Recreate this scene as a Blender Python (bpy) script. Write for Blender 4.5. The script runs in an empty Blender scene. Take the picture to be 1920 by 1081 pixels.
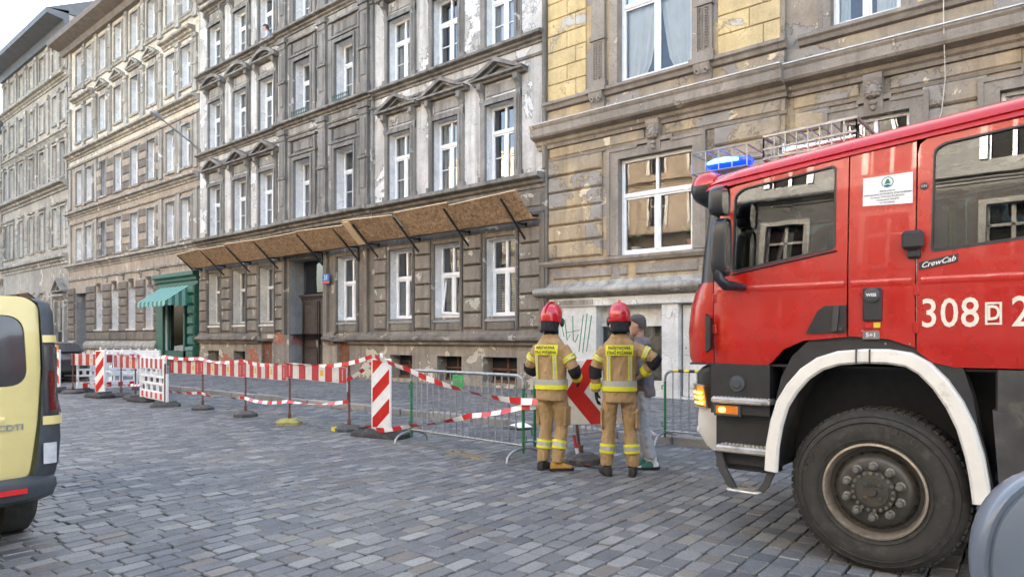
import bpy, bmesh, math, random
from mathutils import Matrix, Vector, Euler
random.seed(7)
R = math.radians
scene = bpy.context.scene
COL = scene.collection
# ------------------------------------------------------------ camera, sky, sun, exposure
# world: X runs along the street (to the right), Y across it towards the house fronts, Z up
cam_data = bpy.data.cameras.new('camera')
cam_data.sensor_width = 36.0
cam_data.lens = 24.0
cam_data.shift_y = 0.0487
cam_data.clip_start = 0.05
cam_data.clip_end = 800.0
cam = bpy.data.objects.new('camera', cam_data)
COL.objects.link(cam)
cam.location = (0, 0, 1.55)
cam.rotation_euler = (R(90), 0, R(40))
scene.camera = cam

SUN_EL, SUN_AZ = 21.0, 12.0       # the sun stands behind the house fronts: the street lies in open shade
world = bpy.data.worlds.new('World')
scene.world = world
world.use_nodes = True
wn, wl = world.node_tree.nodes, world.node_tree.links
bg = wn['Background']
sky = wn.new('ShaderNodeTexSky')
sky.sky_type = 'NISHITA'
sky.sun_disc = False
sky.sun_elevation = R(SUN_EL)
sky.sun_rotation = R(-SUN_AZ)
sky.air_density = 1.0
sky.dust_density = 6.0
sky.ozone_density = 1.0
wl.new(sky.outputs[0], bg.inputs[0])
bg.inputs[1].default_value = 0.15

sun_data = bpy.data.lights.new('sun', 'SUN')
sun_data.energy = 4.0
sun_data.angle = R(0.6)
sun_data.color = (1.0, 0.90, 0.76)
sun = bpy.data.objects.new('sun', sun_data)
COL.objects.link(sun)
_d = Vector((-math.sin(R(SUN_AZ)) * math.cos(R(SUN_EL)), math.cos(R(SUN_AZ)) * math.cos(R(SUN_EL)), math.sin(R(SUN_EL))))
sun.rotation_euler = (-_d).to_track_quat('-Z', 'Y').to_euler()

vs = scene.view_settings
vs.view_transform = 'Standard'
vs.look = 'None'
vs.exposure = 3.35
vs.use_white_balance = True
vs.white_balance_temperature = 7000
vs.white_balance_tint = 10.0
vs.gamma = 1.0
vs.use_curve_mapping = False
scene.cycles.max_bounces = 7
scene.cycles.diffuse_bounces = 4
scene.cycles.glossy_bounces = 4
scene.cycles.transmission_bounces = 6
scene.cycles.transparent_max_bounces = 10
scene.cycles.use_denoising = True
scene.cycles.caustics_reflective = False
scene.cycles.caustics_refractive = False

# ------------------------------------------------------------ helpers
def wmat(o):
    m = o.matrix_basis.copy()
    if o.parent:
        return wmat(o.parent) @ o.matrix_parent_inverse @ m
    return m

def tag(o, label=None, cat=None, group=None, kind=None):
    if label: o['label'] = label
    if cat: o['category'] = cat
    if group: o['group'] = group
    if kind: o['kind'] = kind
    return o

def empty(name, loc=(0, 0, 0), rz=0.0, label=None, cat=None, group=None, parent=None):
    o = bpy.data.objects.new(name, None)
    COL.objects.link(o)
    o.location = loc
    o.rotation_euler = (0, 0, rz)
    o.empty_display_size = 0.2
    if parent: o.parent = parent
    return tag(o, label, cat, group)

def obj(name, mesh, parent=None, keep=True, loc=None):
    """link a mesh object; keep=True: the mesh is in world coordinates whatever the parent"""
    o = bpy.data.objects.new(name, mesh)
    COL.objects.link(o)
    if parent:
        o.parent = parent
        if keep:
            o.matrix_parent_inverse = wmat(parent).inverted()
    if loc is not None: o.location = loc
    return o

def copy_tree(o, parent=None):
    c = o.copy()
    COL.objects.link(c)
    if parent is not None: c.parent = parent
    for ch in list(o.children):
        copy_tree(ch, c)
    return c

class MB:
    """collects vertices and faces for ONE mesh object"""
    def __init__(s):
        s.v, s.f, s.m = [], [], []
        s.mi = 0
        s.M = None
    def add(s, verts, faces, mi=None):
        b = len(s.v)
        for p in verts:
            p = Vector(p)
            if s.M is not None: p = s.M @ p
            s.v.append(p)
        for f in faces:
            s.f.append([b + i for i in f])
            s.m.append(s.mi if mi is None else mi)
        return s
    def quad(s, a, b, c, d, mi=None):
        return s.add([a, b, c, d], [(0, 1, 2, 3)], mi)
    def poly(s, pts, mi=None):
        return s.add(pts, [tuple(range(len(pts)))], mi)
    def box(s, x0, x1, y0, y1, z0, z1, mi=None):
        return s.add([(x0,y0,z0),(x1,y0,z0),(x1,y1,z0),(x0,y1,z0),(x0,y0,z1),(x1,y0,z1),(x1,y1,z1),(x0,y1,z1)],
                     [(0,3,2,1),(4,5,6,7),(0,1,5,4),(1,2,6,5),(2,3,7,6),(3,0,4,7)], mi)
    def block(s, x0, x1, yb, yf, z0, z1, c, mi=None):
        """facade block: back at yb, front face at yf (yf<yb), front edges chamfered by c"""
        return s.add([(x0,yb,z0),(x1,yb,z0),(x1,yb,z1),(x0,yb,z1),
                      (x0,yf+c,z0),(x1,yf+c,z0),(x1,yf+c,z1),(x0,yf+c,z1),
                      (x0+c,yf,z0+c),(x1-c,yf,z0+c),(x1-c,yf,z1-c),(x0+c,yf,z1-c)],
                     [(0,1,5,4),(1,2,6,5),(2,3,7,6),(3,0,4,7),(4,5,9,8),(5,6,10,9),(6,7,11,10),(7,4,8,11),(8,9,10,11)], mi)
    def cbox(s, x0, x1, y0, y1, z0, z1, c, mi=None):
        """box with all edges chamfered"""
        X, Y, Z = (x0, x1), (y0, y1), (z0, z1)
        vs_, idx = [], {}
        for i in (0, 1):
            for j in (0, 1):
                for k in (0, 1):
                    sx, sy, sz = (1, -1)[i], (1, -1)[j], (1, -1)[k]
                    for a in range(3):
                        p = [X[i], Y[j], Z[k]]
                        d = [sx*c, sy*c, sz*c]
                        for q in range(3):
                            if q != a: p[q] += d[q]
                        idx[(i,j,k,a)] = len(vs_)
                        vs_.append(tuple(p))
        F = []
        for i in (0, 1):
            F.append([idx[(i,0,0,0)], idx[(i,1,0,0)], idx[(i,1,1,0)], idx[(i,0,1,0)]])
            F.append([idx[(0,i,0,1)], idx[(1,i,0,1)], idx[(1,i,1,1)], idx[(0,i,1,1)]])
            F.append([idx[(0,0,i,2)], idx[(1,0,i,2)], idx[(1,1,i,2)], idx[(0,1,i,2)]])
        for j in (0, 1):
            for k in (0, 1):
                F.append([idx[(0,j,k,1)], idx[(1,j,k,1)], idx[(1,j,k,2)], idx[(0,j,k,2)]])
                F.append([idx[(j,0,k,0)], idx[(j,1,k,0)], idx[(j,1,k,2)], idx[(j,0,k,2)]])
                F.append([idx[(j,k,0,0)], idx[(j,k,1,0)], idx[(j,k,1,1)], idx[(j,k,0,1)]])
        for i in (0, 1):
            for j in (0, 1):
                for k in (0, 1):
                    F.append([idx[(i,j,k,0)], idx[(i,j,k,1)], idx[(i,j,k,2)]])
        return s.add(vs_, F, mi)
    def prism(s, pts, d, mi=None):
        """closed polygon pts (3D) extruded by vector d"""
        n = len(pts)
        d = Vector(d)
        a = [Vector(p) for p in pts]
        return s.add(a + [p + d for p in a],
                     [tuple(range(n))[::-1], tuple(range(n, 2*n))] + [(i, (i+1) % n, n + (i+1) % n, n + i) for i in range(n)], mi)
    def mould(s, x0, x1, prof, mi=None):
        """horizontal moulding: profile [(y,z)...] extruded in x"""
        return s.prism([(x0, y, z) for y, z in prof], (x1 - x0, 0, 0), mi)
    def loft(s, rings, cap=True, closed=True, mi=None):
        n = len(rings[0])
        V = [p for r in rings for p in r]
        F = []
        for i in range(len(rings) - 1):
            for j in range(n if closed else n - 1):
                k = (j + 1) % n
                F.append((i*n + j, i*n + k, (i+1)*n + k, (i+1)*n + j))
        if cap and closed:
            F.append(tuple(range(n))[::-1])
            F.append(tuple((len(rings)-1)*n + j for j in range(n)))
        return s.add(V, F, mi)
    def tube(s, pts, r, n=8, cap=True, mi=None, flat=1.0):
        """round tube along a polyline; r a number or a list"""
        P = [Vector(p) for p in pts]
        rr = r if isinstance(r, (list, tuple)) else [r] * len(P)
        rings, up = [], None
        for i, p in enumerate(P):
            t = (P[min(i+1, len(P)-1)] - P[max(i-1, 0)]).normalized()
            if up is None:
                up = Vector((0, 0, 1)) if abs(t.z) < 0.9 else Vector((0, 1, 0))
            u = t.cross(up).normalized()
            w = u.cross(t).normalized()
            up = w
            rings.append([p + (u * math.cos(2*math.pi*j/n) + w * math.sin(2*math.pi*j/n) * flat) * rr[i] for j in range(n)])
        return s.loft(rings, cap, True, mi)
    def cyl(s, p0, p1, r, r1=None, n=12, mi=None):
        return s.tube([p0, p1], [r, r if r1 is None else r1], n, True, mi)
    def bar(s, p0, p1, w, h=None, mi=None):
        """square bar"""
        h = h or w
        P0, P1 = Vector(p0), Vector(p1)
        t = (P1 - P0).normalized()
        up = Vector((0, 0, 1)) if abs(t.z) < 0.95 else Vector((0, 1, 0))
        u = t.cross(up).normalized() * w / 2
        q = u.cross(t).normalized() * h / 2
        rings = [[p + u + q, p - u + q, p - u - q, p + u - q] for p in (P0, P1)]
        return s.loft(rings, True, True, mi)
    def lathe(s, c, axis, prof, n=32, mi=None, closed=False):
        """prof [(r, h)] turned round axis through c; h along the axis"""
        ax = Vector(axis).normalized()
        up = Vector((0, 0, 1)) if abs(ax.z) < 0.9 else Vector((1, 0, 0))
        u = ax.cross(up).normalized()
        w = u.cross(ax).normalized()
        c = Vector(c)
        rings = [[c + ax*h + (u*math.cos(2*math.pi*j/n) + w*math.sin(2*math.pi*j/n))*r for j in range(n)] for r, h in prof]
        return s.loft(rings, not closed, True, mi)
    def ball(s, c, rx, ry, rz, n=12, m=8, mi=None):
        rings = []
        for i in range(1, m):
            a = math.pi * i / m
            rings.append([(c[0] + rx*math.sin(a)*math.cos(2*math.pi*j/n), c[1] + ry*math.sin(a)*math.sin(2*math.pi*j/n), c[2] - rz*math.cos(a)) for j in range(n)])
        return s.loft(rings, True, True, mi)
    def mesh(s, name, mats, smooth=None):
        me = bpy.data.meshes.new(name)
        me.from_pydata([tuple(p) for p in s.v], [], s.f)
        for m in (mats if isinstance(mats, (list, tuple)) else [mats]):
            me.materials.append(m)
        if any(s.m): me.polygons.foreach_set('material_index', s.m)
        bm = bmesh.new()
        bm.from_mesh(me)
        bmesh.ops.recalc_face_normals(bm, faces=bm.faces)
        bm.to_mesh(me)
        bm.free()
        if smooth is not None:
            me.polygons.foreach_set('use_smooth', [True] * len(me.polygons))
            me.set_sharp_from_angle(angle=R(smooth))
        me.update()
        return me
    def build(s, name, mats, parent=None, smooth=None, keep=True, loc=None):
        return obj(name, s.mesh(name, mats, smooth), parent, keep, loc)

def panel_mesh(name, outer, holes, mats, fn, thick, cuts_u=(), cuts_v=(), smooth=35):
    """flat outline with holes in (u, v), cut along lines, bent by fn(u, v, d) with d = 0 outside / thick inside"""
    bm = bmesh.new()
    for loop in [outer] + list(holes):
        vv = [bm.verts.new((u, 0, v)) for u, v in loop]
        for i in range(len(vv)):
            bm.edges.new((vv[i], vv[(i+1) % len(vv)]))
    bmesh.ops.triangle_fill(bm, use_beauty=True, use_dissolve=False, edges=bm.edges[:], normal=(0, -1, 0))
    for u in cuts_u:
        bmesh.ops.bisect_plane(bm, geom=bm.verts[:] + bm.edges[:] + bm.faces[:], plane_co=(u, 0, 0), plane_no=(1, 0, 0), dist=1e-5)
    for v in cuts_v:
        bmesh.ops.bisect_plane(bm, geom=bm.verts[:] + bm.edges[:] + bm.faces[:], plane_co=(0, 0, v), plane_no=(0, 0, 1), dist=1e-5)
    g = bmesh.ops.extrude_face_region(bm, geom=bm.faces[:])
    inner = set(e for e in g['geom'] if isinstance(e, bmesh.types.BMVert))
    for v in bm.verts:
        v.co = Vector(fn(v.co.x, v.co.z, thick if v in inner else 0.0))
    bmesh.ops.recalc_face_normals(bm, faces=bm.faces)
    me = bpy.data.meshes.new(name)
    bm.to_mesh(me)
    bm.free()
    for m in (mats if isinstance(mats, (list, tuple)) else [mats]):
        me.materials.append(m)
    me.polygons.foreach_set('use_smooth', [True] * len(me.polygons))
    me.set_sharp_from_angle(angle=R(smooth))
    return me

def rounded(pts, r, n=4):
    """round the corners of a polygon given as (u, v)"""
    out = []
    for i, p in enumerate(pts):
        p = Vector(p); a = Vector(pts[i-1]); b = Vector(pts[(i+1) % len(pts)])
        da, db = (a - p), (b - p)
        rr = min(r, da.length*0.45, db.length*0.45)
        p0, p1 = p + da.normalized()*rr, p + db.normalized()*rr
        for k in range(n + 1):
            t = k / n
            q = p0*(1-t)**2 + p*2*t*(1-t) + p1*t*t
            out.append((q.x, q.y))
    return out

def text_mesh(name, body, size, mat, depth=0.002, align='CENTER', spacing=1.0, bold=0.0, shear=0.0, sx=1.0, fn=None):
    """lettering as a flat mesh in its own x (right) / y (up) plane; fn maps (x, y, z) to the final place"""
    cu = bpy.data.curves.new(name + '_curve', 'FONT')
    cu.body = body
    cu.size = size
    cu.align_x = align
    cu.align_y = 'CENTER'
    cu.extrude = depth
    cu.offset = bold
    cu.shear = shear
    cu.space_character = spacing
    cu.resolution_u = 3
    o = bpy.data.objects.new(name + '_tmp', cu)
    COL.objects.link(o)
    dg = bpy.context.evaluated_depsgraph_get()
    me = bpy.data.meshes.new_from_object(o.evaluated_get(dg))
    bpy.data.objects.remove(o)
    bpy.data.curves.remove(cu)
    me.name = name
    me.materials.clear()
    me.materials.append(mat)
    for v in me.vertices:
        p = Vector((v.co.x*sx, v.co.y, v.co.z))
        v.co = Vector(fn(p)) if fn else p
    me.update()
    return me

# ------------------------------------------------------------ materials
MAT = {}
def nodes(name):
    m = bpy.data.materials.new(name)
    m.use_nodes = True
    nt = m.node_tree
    MAT[name] = m
    return m, nt.nodes, nt.links, nt.nodes['Principled BSDF']

def ramp(N, L, src, stops, interp='LINEAR'):
    r = N.new('ShaderNodeValToRGB')
    r.color_ramp.interpolation = interp
    els = r.color_ramp.elements
    while len(els) < len(stops): els.new(0.5)
    for e, (p, c) in zip(els, stops):
        e.position = p
        e.color = (c[0], c[1], c[2], 1) if isinstance(c, (tuple, list)) else (c, c, c, 1)
    L.new(src, r.inputs[0])
    return r.outputs[0]

def noise(N, L, vec, scale, detail=5.0, rough=0.55, stretch=None, dist=0.0):
    if stretch:
        mp = N.new('ShaderNodeMapping')
        mp.inputs['Scale'].default_value = stretch
        L.new(vec, mp.inputs[0])
        vec = mp.outputs[0]
    n = N.new('ShaderNodeTexNoise')
    n.inputs['Scale'].default_value = scale
    n.inputs['Detail'].default_value = detail
    n.inputs['Roughness'].default_value = rough
    n.inputs['Distortion'].default_value = dist
    L.new(vec, n.inputs['Vector'])
    return n.outputs[0]

def mixc(N, L, fac, a, b, mode='MIX'):
    x = N.new('ShaderNodeMix')
    x.data_type = 'RGBA'
    x.blend_type = mode
    if isinstance(fac, float): x.inputs[0].default_value = fac
    else: L.new(fac, x.inputs[0])
    for v, i in ((a, 6), (b, 7)):
        if isinstance(v, (tuple, list)): x.inputs[i].default_value = (v[0], v[1], v[2], 1)
        else: L.new(v, x.inputs[i])
    return x.outputs[2]

def math_n(N, L, op, a, b=None):
    x = N.new('ShaderNodeMath')
    x.operation = op
    for v, i in ((a, 0), (b, 1)):
        if v is None: continue
        if isinstance(v, (int, float)): x.inputs[i].default_value = v
        else: L.new(v, x.inputs[i])
    return x.outputs[0]

def bump(N, L, bsdf, h, strength=0.4, dist=0.02):
    b = N.new('ShaderNodeBump')
    b.inputs['Strength'].default_value = strength
    b.inputs['Distance'].default_value = dist
    L.new(h, b.inputs['Height'])
    L.new(b.outputs[0], bsdf.inputs['Normal'])

def gpos(N):
    return N.new('ShaderNodeNewGeometry').outputs['Position']

def plaster(name, base, base2, peel, dirt, peel_at=0.56, peel_scale=1.1, dirt_at=0.5, dirt_amt=0.7, bump_s=0.5, peel2=None, peel2_at=0.66, streak=True):
    """old render: two tones, flaked patches with hard edges, soot in uneven runs"""
    m, N, L, B = nodes(name)
    p = gpos(N)
    big = noise(N, L, p, 0.35, 4)
    col = mixc(N, L, ramp(N, L, big, [(0.38, 0), (0.62, 1)]), base, base2)
    mid = noise(N, L, p, 2.3, 6, 0.65)
    col = mixc(N, L, 0.55, col, ramp(N, L, mid, [(0.3, (0.55, 0.55, 0.55)), (0.7, (1.25, 1.25, 1.25))]), 'MULTIPLY')
    if streak:
        st = noise(N, L, p, 1.0, 5, 0.6, stretch=(4.2, 4.2, 0.24))
    else:
        st = noise(N, L, p, 0.8, 5, 0.6)
    dm = ramp(N, L, st, [(dirt_at - 0.08, 0), (dirt_at + 0.14, dirt_amt)])
    col = mixc(N, L, dm, col, dirt)
    pn = noise(N, L, p, peel_scale, 9, 0.62, dist=0.4)
    pm = ramp(N, L, pn, [(peel_at, 0), (peel_at + 0.012, 1)])
    pm_edge = ramp(N, L, pn, [(peel_at - 0.012, 0), (peel_at - 0.002, 1), (peel_at + 0.012, 0)])
    pc = mixc(N, L, 0.5, peel, ramp(N, L, mid, [(0.3, (0.6, 0.6, 0.6)), (0.7, (1.2, 1.2, 1.2))]), 'MULTIPLY')
    col = mixc(N, L, pm, col, pc)
    col = mixc(N, L, math_n(N, L, 'MULTIPLY', pm_edge, 0.6), col, (0.05, 0.045, 0.04))
    if peel2:
        pn2 = noise(N, L, p, peel_scale*1.7, 8, 0.6, dist=0.3)
        pm2 = ramp(N, L, pn2, [(peel2_at, 0), (peel2_at + 0.015, 1)])
        col = mixc(N, L, pm2, col, peel2)
    vc = N.new('ShaderNodeTexVoronoi')
    vc.feature = 'DISTANCE_TO_EDGE'
    vc.inputs['Scale'].default_value = 1.7
    wv = N.new('ShaderNodeVectorMath'); wv.operation = 'MULTIPLY_ADD'
    nw = N.new('ShaderNodeTexNoise'); nw.inputs['Scale'].default_value = 3.0; nw.inputs['Detail'].default_value = 6
    L.new(p, nw.inputs['Vector']); L.new(nw.outputs['Color'], wv.inputs[0]); wv.inputs[1].default_value = (0.5, 0.5, 0.5); L.new(p, wv.inputs[2])
    L.new(wv.outputs[0], vc.inputs['Vector'])
    ck = ramp(N, L, vc.outputs['Distance'], [(0.0, 1), (0.022, 0)])
    ck = math_n(N, L, 'MULTIPLY', ck, ramp(N, L, mid, [(0.48, 0), (0.62, 0.65)]))
    col = mixc(N, L, ck, col, (0.07, 0.062, 0.055))
    fine = noise(N, L, p, 26, 4, 0.7)
    col = mixc(N, L, 0.5, col, ramp(N, L, fine, [(0.3, (0.72, 0.72, 0.72)), (0.7, (1.2, 1.2, 1.2))]), 'MULTIPLY')
    L.new(col, B.inputs['Base Color'])
    B.inputs['Roughness'].default_value = 0.93
    B.inputs['Specular IOR Level'].default_value = 0.2
    h = math_n(N, L, 'ADD', math_n(N, L, 'MULTIPLY', pm, -0.5), math_n(N, L, 'ADD', math_n(N, L, 'MULTIPLY', fine, 0.35), math_n(N, L, 'MULTIPLY', mid, 0.6)))
    bump(N, L, B, h, bump_s, 0.03)
    return m

def simple(name, col, rough=0.6, metal=0.0, var=0.12, scale=9.0, coat=0.0, bmp=0.0, dirt=None, dirt_at=0.58, emit=None, emit_s=0.0, spec=0.5):
    m, N, L, B = nodes(name)
    p = gpos(N)
    n = noise(N, L, p, scale, 5, 0.6)
    c = mixc(N, L, 1.0, col, ramp(N, L, n, [(0.3, (1-var,)*3), (0.7, (1+var,)*3)]), 'MULTIPLY')
    rf = None
    if dirt:
        d = ramp(N, L, noise(N, L, p, scale*0.5, 8, 0.65), [(dirt_at, 0), (dirt_at + 0.12, 0.85)])
        c = mixc(N, L, d, c, dirt)
    L.new(c, B.inputs['Base Color'])
    B.inputs['Roughness'].default_value = rough
    B.inputs['Metallic'].default_value = metal
    B.inputs['Coat Weight'].default_value = coat
    B.inputs['Coat Roughness'].default_value = 0.04
    B.inputs['Specular IOR Level'].default_value = spec
    if emit:
        B.inputs['Emission Color'].default_value = (*emit, 1)
        B.inputs['Emission Strength'].default_value = emit_s
    if bmp:
        bump(N, L, B, n, bmp, 0.01)
    return m

def glass(name, tint=(0.75, 0.8, 0.8), refl=0.10, wav=0.0, rough=0.0, boost=1.6):
    m, N, L, B = nodes(name)
    N.remove(B)
    out = N['Material Output']
    tr = N.new('ShaderNodeBsdfTransparent')
    tr.inputs[0].default_value = (*tint, 1)
    gl = N.new('ShaderNodeBsdfGlossy')
    gl.inputs['Roughness'].default_value = rough
    gl.inputs[0].default_value = (0.95, 0.97, 1, 1)
    fr = N.new('ShaderNodeFresnel')
    fr.inputs['IOR'].default_value = 1.52
    f = math_n(N, L, 'ADD', math_n(N, L, 'MULTIPLY', fr.outputs[0], boost), refl)
    if wav:
        b = N.new('ShaderNodeBump')
        b.inputs['Strength'].default_value = wav
        b.inputs['Distance'].default_value = 0.05
        L.new(noise(N, L, gpos(N), 1.6, 1.5, 0.4), b.inputs['Height'])
        L.new(b.outputs[0], gl.inputs['Normal'])
    mx = N.new('ShaderNodeMixShader')
    L.new(f, mx.inputs[0])
    L.new(tr.outputs[0], mx.inputs[1])
    L.new(gl.outputs[0], mx.inputs[2])
    L.new(mx.outputs[0], out.inputs[0])
    return m

def lamp_lens(name, col, strength):
    return simple(name, col, 0.15, coat=0.5, var=0.05, emit=col, emit_s=strength)

# house fronts
plaster('grey_plaster', (0.40, 0.385, 0.355), (0.30, 0.288, 0.262), (0.52, 0.505, 0.475), (0.12, 0.112, 0.10), 0.59, 0.9, 0.52, 0.65, peel2=(0.44, 0.36, 0.26), peel2_at=0.69)
plaster('light_plaster', (0.63, 0.615, 0.585), (0.50, 0.48, 0.44), (0.68, 0.675, 0.66), (0.18, 0.17, 0.152), 0.56, 0.7, 0.545, 0.65, peel2=(0.46, 0.41, 0.33), peel2_at=0.66)
plaster('dark_plaster', (0.255, 0.23, 0.195), (0.19, 0.172, 0.148), (0.42, 0.40, 0.36), (0.09, 0.08, 0.07), 0.63, 1.4, 0.53, 0.6, peel2=(0.36, 0.29, 0.215), peel2_at=0.66)
plaster('trim_plaster', (0.305, 0.29, 0.263), (0.225, 0.213, 0.193), (0.46, 0.45, 0.42), (0.09, 0.083, 0.074), 0.655, 2.2, 0.51, 0.7)
plaster('ground_plaster', (0.245, 0.21, 0.168), (0.185, 0.16, 0.132), (0.42, 0.375, 0.305), (0.08, 0.07, 0.06), 0.61, 1.5, 0.53, 0.6, peel2=(0.36, 0.235, 0.165), peel2_at=0.69)
plaster('block_plaster', (0.29, 0.25, 0.20), (0.22, 0.192, 0.158), (0.48, 0.44, 0.37), (0.09, 0.08, 0.07), 0.60, 2.4, 0.53, 0.55, peel2=(0.40, 0.27, 0.20), peel2_at=0.71)
plaster('basement_plaster', (0.38, 0.325, 0.25), (0.26, 0.225, 0.185), (0.56, 0.50, 0.39), (0.11, 0.098, 0.085), 0.565, 1.3, 0.54, 0.6, peel2=(0.40, 0.17, 0.10), peel2_at=0.70, bump_s=0.8)
plaster('reveal_plaster', (0.74, 0.69, 0.60), (0.66, 0.62, 0.56), (0.76, 0.74, 0.70), (0.40, 0.35, 0.29), 0.62, 2.0, 0.62, 0.5, bump_s=0.25)
plaster('white_reveal', (0.80, 0.80, 0.79), (0.76, 0.75, 0.74), (0.80, 0.80, 0.80), (0.55, 0.52, 0.47), 0.64, 2.0, 0.64, 0.4, bump_s=0.2)
plaster('yellow_plaster', (0.66, 0.50, 0.25), (0.60, 0.47, 0.26), (0.52, 0.49, 0.44), (0.40, 0.31, 0.18), 0.62, 0.85, 0.55, 0.45, peel2=(0.68, 0.61, 0.46), peel2_at=0.69, bump_s=0.35)
plaster('ochre_plaster', (0.52, 0.395, 0.235), (0.36, 0.305, 0.24), (0.33, 0.30, 0.265), (0.19, 0.16, 0.128), 0.545, 1.0, 0.53, 0.5, peel2=(0.66, 0.57, 0.41), peel2_at=0.62)
plaster('umber_trim', (0.37, 0.32, 0.265), (0.28, 0.245, 0.208), (0.56, 0.485, 0.37), (0.17, 0.145, 0.12), 0.64, 1.6, 0.53, 0.5)
plaster('brown_render', (0.47, 0.385, 0.30), (0.38, 0.32, 0.26), (0.55, 0.48, 0.39), (0.16, 0.135, 0.11), 0.62, 0.9, 0.54, 0.5)
plaster('cream_render', (0.68, 0.615, 0.50), (0.56, 0.51, 0.43), (0.74, 0.69, 0.60), (0.33, 0.28, 0.215), 0.60, 0.7, 0.57, 0.45)
plaster('brown_block', (0.235, 0.198, 0.165), (0.185, 0.16, 0.135), (0.42, 0.355, 0.29), (0.085, 0.073, 0.065), 0.67, 1.6, 0.54, 0.5)
plaster('pale_trim', (0.46, 0.435, 0.385), (0.34, 0.318, 0.28), (0.64, 0.61, 0.55), (0.13, 0.117, 0.10), 0.61, 1.6, 0.52, 0.65)
plaster('far_render', (0.46, 0.41, 0.345), (0.36, 0.325, 0.28), (0.60, 0.545, 0.47), (0.22, 0.19, 0.16), 0.61, 0.9, 0.54, 0.5)
plaster('shop_white', (0.70, 0.685, 0.64), (0.64, 0.625, 0.585), (0.73, 0.71, 0.68), (0.48, 0.45, 0.39), 0.62, 0.8, 0.62, 0.4, bump_s=0.15)
plaster('sunny_render', (0.70, 0.60, 0.44), (0.64, 0.56, 0.43), (0.72, 0.65, 0.52), (0.42, 0.35, 0.25), 0.64, 0.7, 0.62, 0.4)
plaster('grey_cement', (0.34, 0.345, 0.345), (0.28, 0.285, 0.285), (0.39, 0.39, 0.385), (0.18, 0.175, 0.17), 0.62, 0.9, 0.58, 0.5, bump_s=0.2)
simple('brick', (0.38, 0.125, 0.07), 0.9, var=0.35, scale=14, bmp=0.5, dirt=(0.42, 0.38, 0.33), dirt_at=0.57)
simple('interior', (0.16, 0.15, 0.14), 0.9, var=0.2, scale=0.6)
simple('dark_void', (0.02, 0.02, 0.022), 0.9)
simple('white_frame', (0.78, 0.78, 0.77), 0.4, var=0.06, scale=5)
simple('pale_frame', (0.62, 0.60, 0.55), 0.55, var=0.12, scale=5)
simple('brown_frame', (0.13, 0.075, 0.045), 0.5, var=0.2, scale=8)
simple('curtain', (0.72, 0.73, 0.74), 0.9, var=0.06, scale=3)
simple('blind', (0.52, 0.52, 0.50), 0.7, var=0.08, scale=3)
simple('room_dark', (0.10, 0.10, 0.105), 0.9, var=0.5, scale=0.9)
simple('roof_metal', (0.10, 0.11, 0.125), 0.55, var=0.2, scale=2)
simple('eave_wood', (0.17, 0.15, 0.135), 0.8, var=0.25, scale=3)
simple('zinc', (0.42, 0.43, 0.44), 0.45, metal=0.6, var=0.2, scale=4)
simple('green_paint', (0.012, 0.085, 0.055), 0.45, var=0.25, scale=6, bmp=0.2)
simple('awning_green', (0.045, 0.20, 0.165), 0.8, var=0.15, scale=6)
simple('awning_pale', (0.24, 0.42, 0.37), 0.8, var=0.12, scale=6)
simple('door_wood', (0.055, 0.042, 0.036), 0.55, var=0.35, scale=7, bmp=0.2)
simple('cellar_wood', (0.16, 0.062, 0.032), 0.75, var=0.4, scale=6, dirt=(0.30, 0.24, 0.19), bmp=0.3)
simple('black_steel', (0.018, 0.018, 0.02), 0.5, var=0.3, scale=10)
simple('planter_green', (0.03, 0.07, 0.05), 0.5)
glass('window_glass', (0.66, 0.70, 0.70), 0.09, 0.10)
glass('clear_glass', (0.80, 0.84, 0.83), 0.02, 0.03, 0.0, 1.1)
glass('cab_glass', (0.42, 0.46, 0.47), 0.03, 0.0, 0.0, 1.1)
# vehicles and street furniture
def paint(name, col, rough=0.28, dirt=0.35, dcol=(0.16, 0.13, 0.11)):
    m, N, L, B = nodes(name)
    p = gpos(N)
    n = noise(N, L, p, 3.0, 6, 0.62)
    d = ramp(N, L, n, [(0.46, 0), (0.75, dirt)])
    c = mixc(N, L, d, col, dcol)
    sx = N.new('ShaderNodeSeparateXYZ')
    L.new(p, sx.inputs[0])
    mr_ = N.new('ShaderNodeMapRange')
    mr_.inputs[1].default_value = 1.9; mr_.inputs[2].default_value = 1.2
    L.new(sx.outputs[2], mr_.inputs[0])
    spl = ramp(N, L, noise(N, L, p, 9.0, 8, 0.7), [(0.45, 0), (0.85, 0.2)])
    c = mixc(N, L, math_n(N, L, 'MULTIPLY', mr_.outputs[0], spl), c, dcol)
    L.new(c, B.inputs['Base Color'])
    L.new(ramp(N, L, n, [(0.4, (rough,)*3), (0.75, (rough + 0.25,)*3)]), B.inputs['Roughness'])
    B.inputs['Coat Weight'].default_value = 0.5
    B.inputs['Coat Roughness'].default_value = 0.02
    bump(N, L, B, noise(N, L, p, 1.3, 2, 0.4), 0.03, 0.05)
    return m
paint('fire_red', (0.47, 0.010, 0.005), 0.22, 0.05)
paint('van_yellow', (0.78, 0.645, 0.27), 0.35, 0.22, (0.55, 0.45, 0.22))
paint('car_black', (0.012, 0.013, 0.015), 0.3, 0.25)
paint('mirror_grey', (0.12, 0.155, 0.20), 0.35, 0.10)
simple('white_enamel', (0.78, 0.755, 0.69), 0.4, var=0.06, scale=7, coat=0.2, dirt=(0.40, 0.34, 0.25), dirt_at=0.58)
simple('black_plastic', (0.022, 0.023, 0.025), 0.48, var=0.25, scale=14)
simple('dusty_plastic', (0.05, 0.05, 0.05), 0.65, var=0.3, scale=8, dirt=(0.12, 0.105, 0.085), dirt_at=0.55)
simple('grey_plastic', (0.055, 0.062, 0.07), 0.55, var=0.12, scale=14)
simple('mirror_shell', (0.018, 0.022, 0.030), 0.32, var=0.15, scale=9)
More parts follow.
